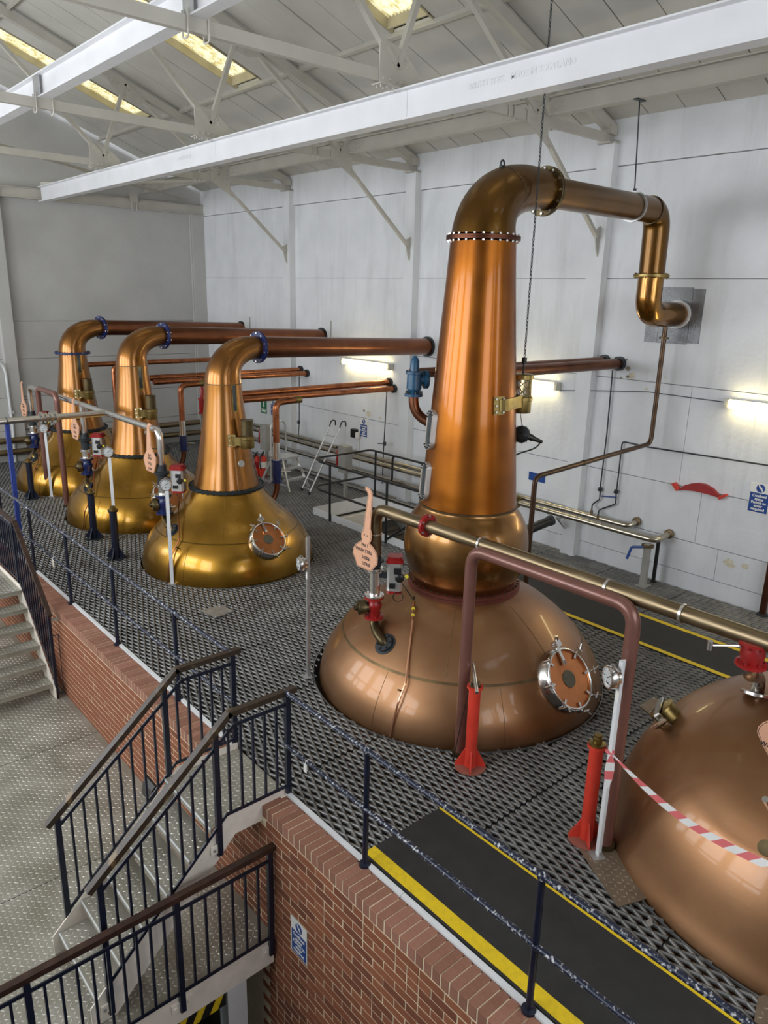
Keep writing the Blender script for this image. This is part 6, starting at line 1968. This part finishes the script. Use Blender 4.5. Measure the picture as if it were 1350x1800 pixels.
MB().tube([(hx0 - 0.03, hy0 + 0.85, 0.05), (hx0 - 0.03, hy0 + 0.05, rz0)], 0.019, 10).build('diagonal', M_blackpipe, t, True)

# loose plates lying on the mesh
def plate_on_floor(name, label, pix, mt, th=0.008, bolts=True, lug=False):
    P = [on_z(*p, 0.01) for p in pix]
    c = sum(P, V((0, 0, 0))) / len(P)
    t = thing(name, label, 'plate', (c.x, c.y, 0))
    poly = [(p.x, p.y) for p in P]
    if sum(a[0] * b[1] - b[0] * a[1] for a, b in zip(poly, poly[1:] + poly[:1])) < 0: poly = poly[::-1]
    MB().prism(poly, (0, 0, 0.004 + th / 2), (1, 0, 0), (0, 1, 0), th).build('plate', mt, t)
    if bolts:
        for p in P:
            q = V((p.x, p.y, 0)).lerp(V((c.x, c.y, 0)), 0.25)
            MB().cyl((q.x, q.y, 0.004 + th), (q.x, q.y, 0.010 + th), 0.012, n=6).build('bolt', M_galv, t)
    if lug:
        def inside(x, y):
            return all((b[0] - a[0]) * (y - a[1]) - (b[1] - a[1]) * (x - a[0]) > 0.02 * math.hypot(b[0] - a[0], b[1] - a[1]) for a, b in zip(poly, poly[1:] + poly[:1]))
        xs = [a for a, b in poly]; ys = [b for a, b in poly]
        v_, f_ = lugs(min(xs), max(xs), min(ys), max(ys), 0.004 + th, 0.045, 0.003, 0.018, 0.008, skip=lambda x, y: not inside(x, y))
        tag(MB().add(v_, f_).build('tread_lugs', M_lugbrown, t), kind='stuff')
    return t
plate_on_floor('mesh_patch', 'small grey patch plate bolted on the mesh in front of the nearest small still', [(352, 1073), (388, 1063), (411, 1074), (378, 1086)], M_galv)
plate_on_floor('mesh_patch', 'small dark patch plate on the mesh behind the brass air valve', [(1124, 1241), (1150, 1225), (1172, 1238), (1143, 1256)], M_platebrown)
plate_on_floor('tread_patch', 'brown tread plate offcut at the foot of the taped gauge post', [(1018, 1492), (1078, 1488), (1137, 1579), (1086, 1594)], M_platebrown, 0.006, False, True)
plate_on_floor('tread_patch', 'brown tread plate corner at the bottom right edge', [(1332, 1752), (1370, 1740), (1400, 1800), (1325, 1800)], M_platebrown, 0.006, False, True)
plate_on_floor('mesh_clip', 'tiny galvanised clip plate lying on the mesh beside the right pot', [(1135, 1620), (1144, 1613), (1148, 1625), (1139, 1630)], M_galv, 0.01, False)
# ================================================================== RAILINGS AND STAIRS
def tube_railing(label, y0, y1, posts, ztop=0.96, zmid=0.48):
    t = thing('railing', label, 'railing', (RX, (y0 + y1) / 2, 0), 'navy tube railings along the brick wall')
    for y in posts:
        MB().cyl((RX, y, -0.02), (RX, y, ztop), 0.021, n=14).build('post', M_navy, t, True)
        MB().sphere((RX, y, ztop), 0.033, 12).build('post_ball', M_navyworn, t, True)
        MB().sphere((RX, y, zmid), 0.030, 12).build('post_ball', M_navyworn, t, True)
        MB().lathe([(0.045, 0.0), (0.045, 0.02), (0.022, 0.03)], (RX, y, 0.0), n=14).build('foot_collar', M_navy, t, True)
    for z in (ztop, zmid):
        ys = [y0] + list(posts) + [y1]
        ys = sorted(set(ys))
        for a, b in zip(ys, ys[1:]):
            MB().cyl((RX, a, z), (RX, b, z), 0.0195, n=14).build('rail', M_navyworn, t, True)
    return t
tube_railing('navy tube railing beside the rubber walkway at the bottom right', -1.5, 4.44, [-1.1, 0.41, 1.91, 3.41])
tube_railing('navy tube railing along the brick wall towards the far stills', 5.27, 18.5, [6.37, 7.93, 9.45, 10.95, 12.45, 13.95, 15.45, 16.95, 18.45])
q = on_x(541, 1343, RX)
t = thing('plastic_tag', 'white plastic tag clipped on the middle rail near the stairs', 'tag', q)
MB().box((q.x - 0.026, q.y - 0.02, 0.40), (q.x - 0.022, q.y + 0.02, 0.475)).build('tag_plate', M_signwhite, t)
MB().tube([V((RX + 0.024 * math.cos(a), q.y, 0.48 + 0.024 * math.sin(a))) for a in [2 * PI * i / 12 for i in range(13)]], 0.003, 5, False).build('tie', M_signwhite, t)
q = on_x(97, 993, RX)
t = thing('paper_tag', 'pale paper tag hanging on the middle rail of the far railing', 'tag', q)
MB().box((q.x - 0.025, q.y - 0.035, 0.36), (q.x - 0.022, q.y + 0.035, 0.47)).build('tag_plate', M_cream, t)
MB().tube([V((RX + 0.024 * math.cos(a), q.y, 0.48 + 0.024 * math.sin(a))) for a in [2 * PI * i / 12 for i in range(13)]], 0.003, 5, False).build('tie', M_signwhite, t)

def tread(mb_parent, o, ux, uy, w, d, name='tread', th=0.006):
    """checker plate tread: o = middle of the nosing, ux across, uy backwards"""
    o, ux, uy = V(o), V(ux), V(uy)
    tr = MB()
    tr.obox(o + uy * (d / 2) - V((0, 0, th / 2)), ux * (w / 2), uy * (d / 2), V((0, 0, th / 2)))
    tr.obox(o + uy * 0.004 - V((0, 0, 0.03)), ux * (w / 2), uy * 0.004, V((0, 0, 0.026)))
    p = tr.build(name, M_plate, mb_parent)
    v_, f_ = lugs(-w / 2 + 0.01, w / 2 - 0.01, 0.02, d - 0.005, 0.0)
    vv = [o + ux * a + uy * b + V((0, 0, c)) for a, b, c in v_]
    if ux.cross(uy).z < 0: f_ = [f[::-1] for f in f_]
    tag(MB().add(vv, f_).build('tread_lugs', M_lug, p), kind='stuff')
    return p

# ---- middle flight: from the mesh floor down to the tread plate floor
YN, YF = 4.45, 5.27
st = thing('steel_stair', 'cream steel stair going down from the mesh floor to the tread plate floor', 'stairs', (1.3, (YN + YF) / 2, PZ))
RUN, RISE = 0.194, 0.2
def stringer(y, nm='stringer'):
    s0 = [(2.945, 0.055), (2.36, 0.055), (1.22, -1.02), (1.22, -1.195), (1.40, -1.195), (2.44, -0.14), (2.70, -0.14), (2.945, -0.14)]
    return MB().prism(s0[::-1], (0, y, 0), (1, 0, 0), (0, 0, 1), 0.012).build(nm, M_cream, st)
for y in (YN, YF):
    o = stringer(y)
    for i in range(5):
        zz = -RISE * (i + 1)
        xx = 2.24 - RUN * (i + 1) + 0.10
        MB().cyl((xx, y - 0.012, zz - 0.02), (xx, y + 0.012, zz - 0.02), 0.016, n=6).build('stringer_bolt', M_cream, o)
tread(st, (2.235, (YN + YF) / 2, -0.004), (0, -1, 0), (1, 0, 0), YF - YN - 0.015, 0.71, 'landing_plate')
for i in range(5):
    tread(st, (2.24 - RUN * (i + 1), (YN + YF) / 2, -RISE * (i + 1)), (0, -1, 0), (1, 0, 0), YF - YN - 0.015, 0.245)
    MB().box((2.24 - RUN * (i + 1) - 0.004, YN + 0.01, -RISE * (i + 1) - 0.012), (2.24 - RUN * (i + 1) + 0.004, YF - 0.01, -RISE * (i + 1) + 0.001)).build('nosing_bar', M_white, st)
MB().box((2.231, YN + 0.01, -0.016), (2.239, YF - 0.01, -0.003)).build('nosing_bar', M_white, st)

def rail_run(t, pts, w=0.055, h=0.045, mt=None):
    for a, b in zip(pts, pts[1:]):
        d = (V(b) - V(a)).normalized() * 0.012
        MB().bar(V(a) - d, V(b) + d, w, h).build('handrail', mt or M_railworn, t)
def balusters(t, base, top, n, r=0.009):
    for k in range(n):
        a, b = base(k), top(k)
        MB().box((a.x - r, a.y - r, a.z), (a.x + r, a.y + r, b.z)).build('baluster', M_navy, t)
for (y, l) in ((YN - 0.02, 'near side railing of the cream stair with worn wooden handrail'), (YF + 0.02, 'far side railing of the cream stair with worn wooden handrail')):
    t = thing('stair_railing', l, 'railing', (1.3, y, PZ), 'wooden topped stair railings')
    P0, P1, P2 = V((3.00, y, 0.955)), V((2.41, y, 0.955)), V((1.29, y, 0.0))
    rail_run(t, [P0, P1, P2])
    sl = (P1.z - P2.z) / (P1.x - P2.x)
    def zr_(x): return P1.z + (x - P1.x) * sl if x < P1.x else P1.z
    for (x, zb) in ((2.935, -0.10), (2.29, -0.25), (1.36, -1.14)):
        MB().box((x - 0.022, y - 0.018, zb), (x + 0.022, y + 0.018, zr_(x) - 0.02)).build('post', M_navy, t)
        MB().obox((x - 0.045, y, zb + 0.07), (0.03, 0, 0), (0, 0.010, 0), (0, 0, 0.035)).build('fixing_plate', M_cream, t)
        MB().cyl((x - 0.05, y - 0.018, zb + 0.07), (x - 0.05, y + 0.018, zb + 0.07), 0.013, n=6).build('fixing_bolt', M_galv, t)
    for off in (-0.11,):
        MB().bar((2.935, y, zr_(2.935) + off), (2.45, y, zr_(2.45) + off), 0.012, 0.028).build('upper_bar', M_navy, t)
        MB().bar((2.45, y, zr_(2.41) + off), (1.36, y, zr_(1.36) + off - 0.005), 0.012, 0.028).build('upper_bar', M_navy, t)
    MB().bar((2.935, y, 0.085), (2.36, y, 0.085), 0.012, 0.025).build('lower_bar', M_navy, t)
    MB().bar((2.36, y, 0.085), (1.36, y, -0.87), 0.012, 0.025).build('lower_bar', M_navy, t)
    def low(x): return 0.085 if x > 2.36 else 0.085 + (x - 2.36) * (0.955 / 1.0)
    xs = [2.935 - 0.1075 * k for k in range(1, 6)] + [2.29 - 0.1033 * k for k in range(1, 9)]
    balusters(t, lambda k: V((xs[k], y, low(xs[k]))), lambda k: V((xs[k], y, zr_(xs[k]) - 0.115)), len(xs))

# ---- front edge of the tread plate floor
YE = 4.31
t = thing('edge_beam', 'cream channel beam along the front edge of the tread plate floor', 'beam', (0.5, YE, PZ))
mb = MB(); mb.box((-3.4, YE - 0.012, PZ - 0.27), (BX - 0.012, YE, PZ + 0.0)); mb.box((-3.4, YE, PZ - 0.27), (BX - 0.012, YE + 0.07, PZ - 0.255)); mb.box((-3.4, YE, PZ - 0.035), (BX - 0.012, YE + 0.07, PZ - 0.021))
mb.build('channel', M_cream, t)
t = thing('hazard_strip', 'black and yellow hazard strip under the front beam', 'strip', (0.5, YE + 0.25, PZ - 0.4))
MB().box((-3.0, YE + 0.095, PZ - 0.53), (2.27, YE + 0.105, PZ - 0.40)).build('black_board', M_black, t)
k = 0
while -3.0 + 0.16 * k < 2.15:
    x = -3.0 + 0.16 * k
    MB().prism([(x, PZ - 0.525), (x + 0.07, PZ - 0.525), (x + 0.13, PZ - 0.405), (x + 0.06, PZ - 0.405)], (0, YE + 0.092, 0), (1, 0, 0), (0, 0, 1), 0.003).build('yellow_stripe', M_yellow, t)
    k += 1
t = thing('platform_post', 'white steel post under the front beam beside the brick wall', 'post', (2.38, YE + 0.16, -2.65))
MB().box((2.28, YE + 0.08, -2.63), (2.46, YE + 0.09, PZ - 0.272)).build('flange', M_white, t)
MB().box((2.28, YE + 0.22, -2.63), (2.46, YE + 0.23, PZ - 0.272)).build('flange', M_white, t)
MB().box((2.363, YE + 0.09, -2.63), (2.377, YE + 0.22, PZ - 0.272)).build('web', M_white, t)
MB().box((2.24, YE + 0.04, -2.65), (2.50, YE + 0.27, -2.63)).build('foot_plate', M_white, t)
t = thing('stair_railing', 'railing with dark wooden handrail across the front edge at the bottom left', 'railing', (1.5, YE - 0.03, PZ), 'wooden topped stair railings')
y = YE - 0.032
rail_run(t, [(-1.0, y, -0.285), (2.70, y, -0.285)], mt=M_rail)
for x in (2.645, 1.84, 0.80, -0.25):
    MB().box((x - 0.022, y - 0.018, PZ - 0.15), (x + 0.022, y + 0.018, -0.305)).build('post', M_navy, t)
    for s in (-1, 1):
        if x > 2.6 and s > 0: continue
        MB().obox((x + s * 0.055, y + 0.012, PZ - 0.10), (0.032, 0, 0), (0, 0.008, 0), (0, 0, 0.04)).build('fixing_plate', M_cream, t)
        MB().cyl((x + s * 0.055, y - 0.006, PZ - 0.10), (x + s * 0.055, y + 0.01, PZ - 0.10), 0.014, n=6).build('fixing_bolt', M_cream, t)
MB().bar((-1.0, y, -0.40), (2.645, y, -0.40), 0.012, 0.028).build('upper_bar', M_navy, t)
MB().bar((-1.0, y, PZ + 0.03), (2.645, y, PZ + 0.03), 0.012, 0.025).build('lower_bar', M_navy, t)
xs = []
px_ = [2.645, 1.84, 0.80, -0.25]
for a, b in zip(px_, px_[1:]):
    n = round((a - b) / 0.108)
    xs += [a - (a - b) * k / n for k in range(1, n)]
balusters(t, lambda k: V((xs[k], y, PZ + 0.03)), lambda k: V((xs[k], y, -0.40)), len(xs))

# ---- left flight rising along the brick wall
LX0, LX1 = 1.60, 2.55
t = st2 = thing('steel_stair', 'steel stair at the left edge climbing along the brick wall', 'stairs', (2.1, 9.4, PZ))
YB = 9.34
for x in (LX0, LX1):
    s0 = [(YB - 0.08, PZ + 0.005), (YB + 0.14, PZ + 0.005), (YB + 1.22, -0.16), (YB + 2.6, -0.16), (YB + 2.6, 0.055), (YB + 1.06, 0.055), (YB - 0.08, PZ + 0.16)]
    MB().prism(s0, (x, 0, 0), (0, 1, 0), (0, 0, 1), 0.012).build('stringer', M_cream, t)
for i in range(5):
    tread(t, ((LX0 + LX1) / 2, YB + RUN * i, PZ + RISE * (i + 1)), (1, 0, 0), (0, 1, 0), LX1 - LX0 - 0.015, 0.245)
tread(t, ((LX0 + LX1) / 2, YB + RUN * 5, 0.0), (1, 0, 0), (0, 1, 0), LX1 - LX0 - 0.015, 1.62, 'landing_plate')
for (x, l) in ((LX1 + 0.02, 'railing of the left stair beside the brick wall'),):
    t = thing('stair_railing', l, 'railing', (x, 9.3, PZ), 'wooden topped stair railings')
    P0, P1, P2 = V((x, YB + 2.6, 0.955)), V((x, YB + 1.02, 0.955)), V((x, YB - 0.10, 0.0))
    rail_run(t, [P0, P1, P2], mt=M_rail)
    sl = (P1.z - P2.z) / (P1.y - P2.y)
    def zr2(y): return P1.z + (y - P1.y) * sl if y < P1.y else P1.z
    for (y, zb) in ((YB + 2.5, -0.1), (YB + 1.15, -0.12), (YB - 0.05, PZ + 0.01)):
        MB().box((x - 0.018, y - 0.022, zb), (x + 0.018, y + 0.022, zr2(y) - 0.02)).build('post', M_navy, t)
    MB().bar((x, YB + 2.5, 0.845), (x, YB + 1.0, 0.845), 0.012, 0.028).build('upper_bar', M_navy, t)
    MB().bar((x, YB + 1.0, 0.84), (x, YB - 0.05, -0.07), 0.012, 0.028).build('upper_bar', M_navy, t)
    MB().bar((x, YB + 2.5, 0.09), (x, YB + 1.1, 0.09), 0.012, 0.025).build('lower_bar', M_navy, t)
    MB().bar((x, YB + 1.1, 0.09), (x, YB - 0.05, -0.92), 0.012, 0.025).build('lower_bar', M_navy, t)
    ys = [YB - 0.05 + 0.1 * k for k in range(1, 12)] + [YB + 1.15 + 0.104 * k for k in range(1, 13)]
    def lo2(y): return 0.09 if y > YB + 1.1 else 0.09 + (y - YB - 1.1) * (1.01 / 1.15)
    balusters(t, lambda k: V((x, ys[k], lo2(ys[k]))), lambda k: V((x, ys[k], zr2(ys[k]) - 0.11)), len(ys))
    mb = MB()
    mb.bar((x, YB - 0.05, -0.09), (BX - 0.002, YB - 0.05, -0.09), 0.03, 0.02)
    mb.build('wall_tie', M_grey, t)
    mb = MB(); mb.tube([(x, YB - 0.07, -0.30), (BX - 0.035, YB - 0.07, -0.30), (BX - 0.035, YB - 0.07, PZ + 0.08), (x, YB - 0.07, PZ + 0.08)], 0.009, 6)
    mb.build('guard_loop', M_iron, t)
# black rubber wheel stop / box under the stair
q = on_z(273, 1402, PZ)
t = thing('black_box', 'black plastic box on the plate floor behind the stair railing', 'box', (q.x, q.y, PZ))
MB().prism([(-0.16, 0.0), (0.16, 0.0), (0.14, 0.14), (0.10, 0.18), (-0.10, 0.18), (-0.14, 0.14)], (q.x + 0.08, q.y + 0.05, PZ), (1, 0, 0), (0, 0, 1), 0.22).build('shell', M_black, t)
MB().box((q.x - 0.02, q.y - 0.07, PZ + 0.175), (q.x + 0.18, q.y + 0.17, PZ + 0.185)).build('lid', M_black, t)
# grey handrail pipes and conduits on the end wall
t = thing('wall_conduit', 'white conduit dropping down the end wall at the left edge', 'conduit', on_y(10, 640, EY - 0.25))
P = [on_y(*p, EY - 0.22) for p in ((-20, 638), (3, 637), (10, 655), (22, 745), (32, 880))]
MB().tube(arc_path(P, 0.15, 4), 0.03, 8).build('conduit', M_white, t, True)
MB().obox(on_y(20, 725, EY - 0.22), V((0.05, 0, 0)), V((0, 0.02, 0)), V((0, 0, 0.03))).build('clip', M_white, t)
for (pa, pb, l) in (((-30, 783), (100, 763), 'upper grey pipe along the foot of the end wall'), ((-30, 800), (70, 790), 'lower grey pipe along the foot of the end wall')):
    a = on_y(*pa, EY - 0.3); b = on_y(*pb, EY - 0.3)
    t = thing('wall_pipe', l, 'pipe', a)
    MB().cyl((a.x, EY - 0.3, (a.z + b.z) / 2), (9.5, EY - 0.3, (a.z + b.z) / 2), 0.07, n=14).build('pipe', M_steelb, t, True)
    MB().box((6.0, EY - 0.34, (a.z + b.z) / 2 - 0.12), (6.06, EY, (a.z + b.z) / 2 - 0.06)).build('bracket', M_grey, t)
# rod holding the tall still's arm
t = thing('hanger_rod', 'thin steel rod hanging the lyne arm of the tall still from a beam', 'rod', pc)
top = V((8.38, pc.y + 0.0, CH1 - 0.03))
MB().tube([pc + V((0, 0, 0.155)), top], 0.008, 8).build('rod', M_iron, t, True)
MB().lathe([(0.02, 0), (0.02, 0.05)], pc + V((0, 0, 0.15)), (0, 0, 1), 10).build('lower_nut', M_iron, t)
MB().box((top.x - 0.09, top.y - 0.03, top.z - 0.012), (top.x + 0.09, top.y + 0.03, top.z)).build('beam_clip', M_iron, t)
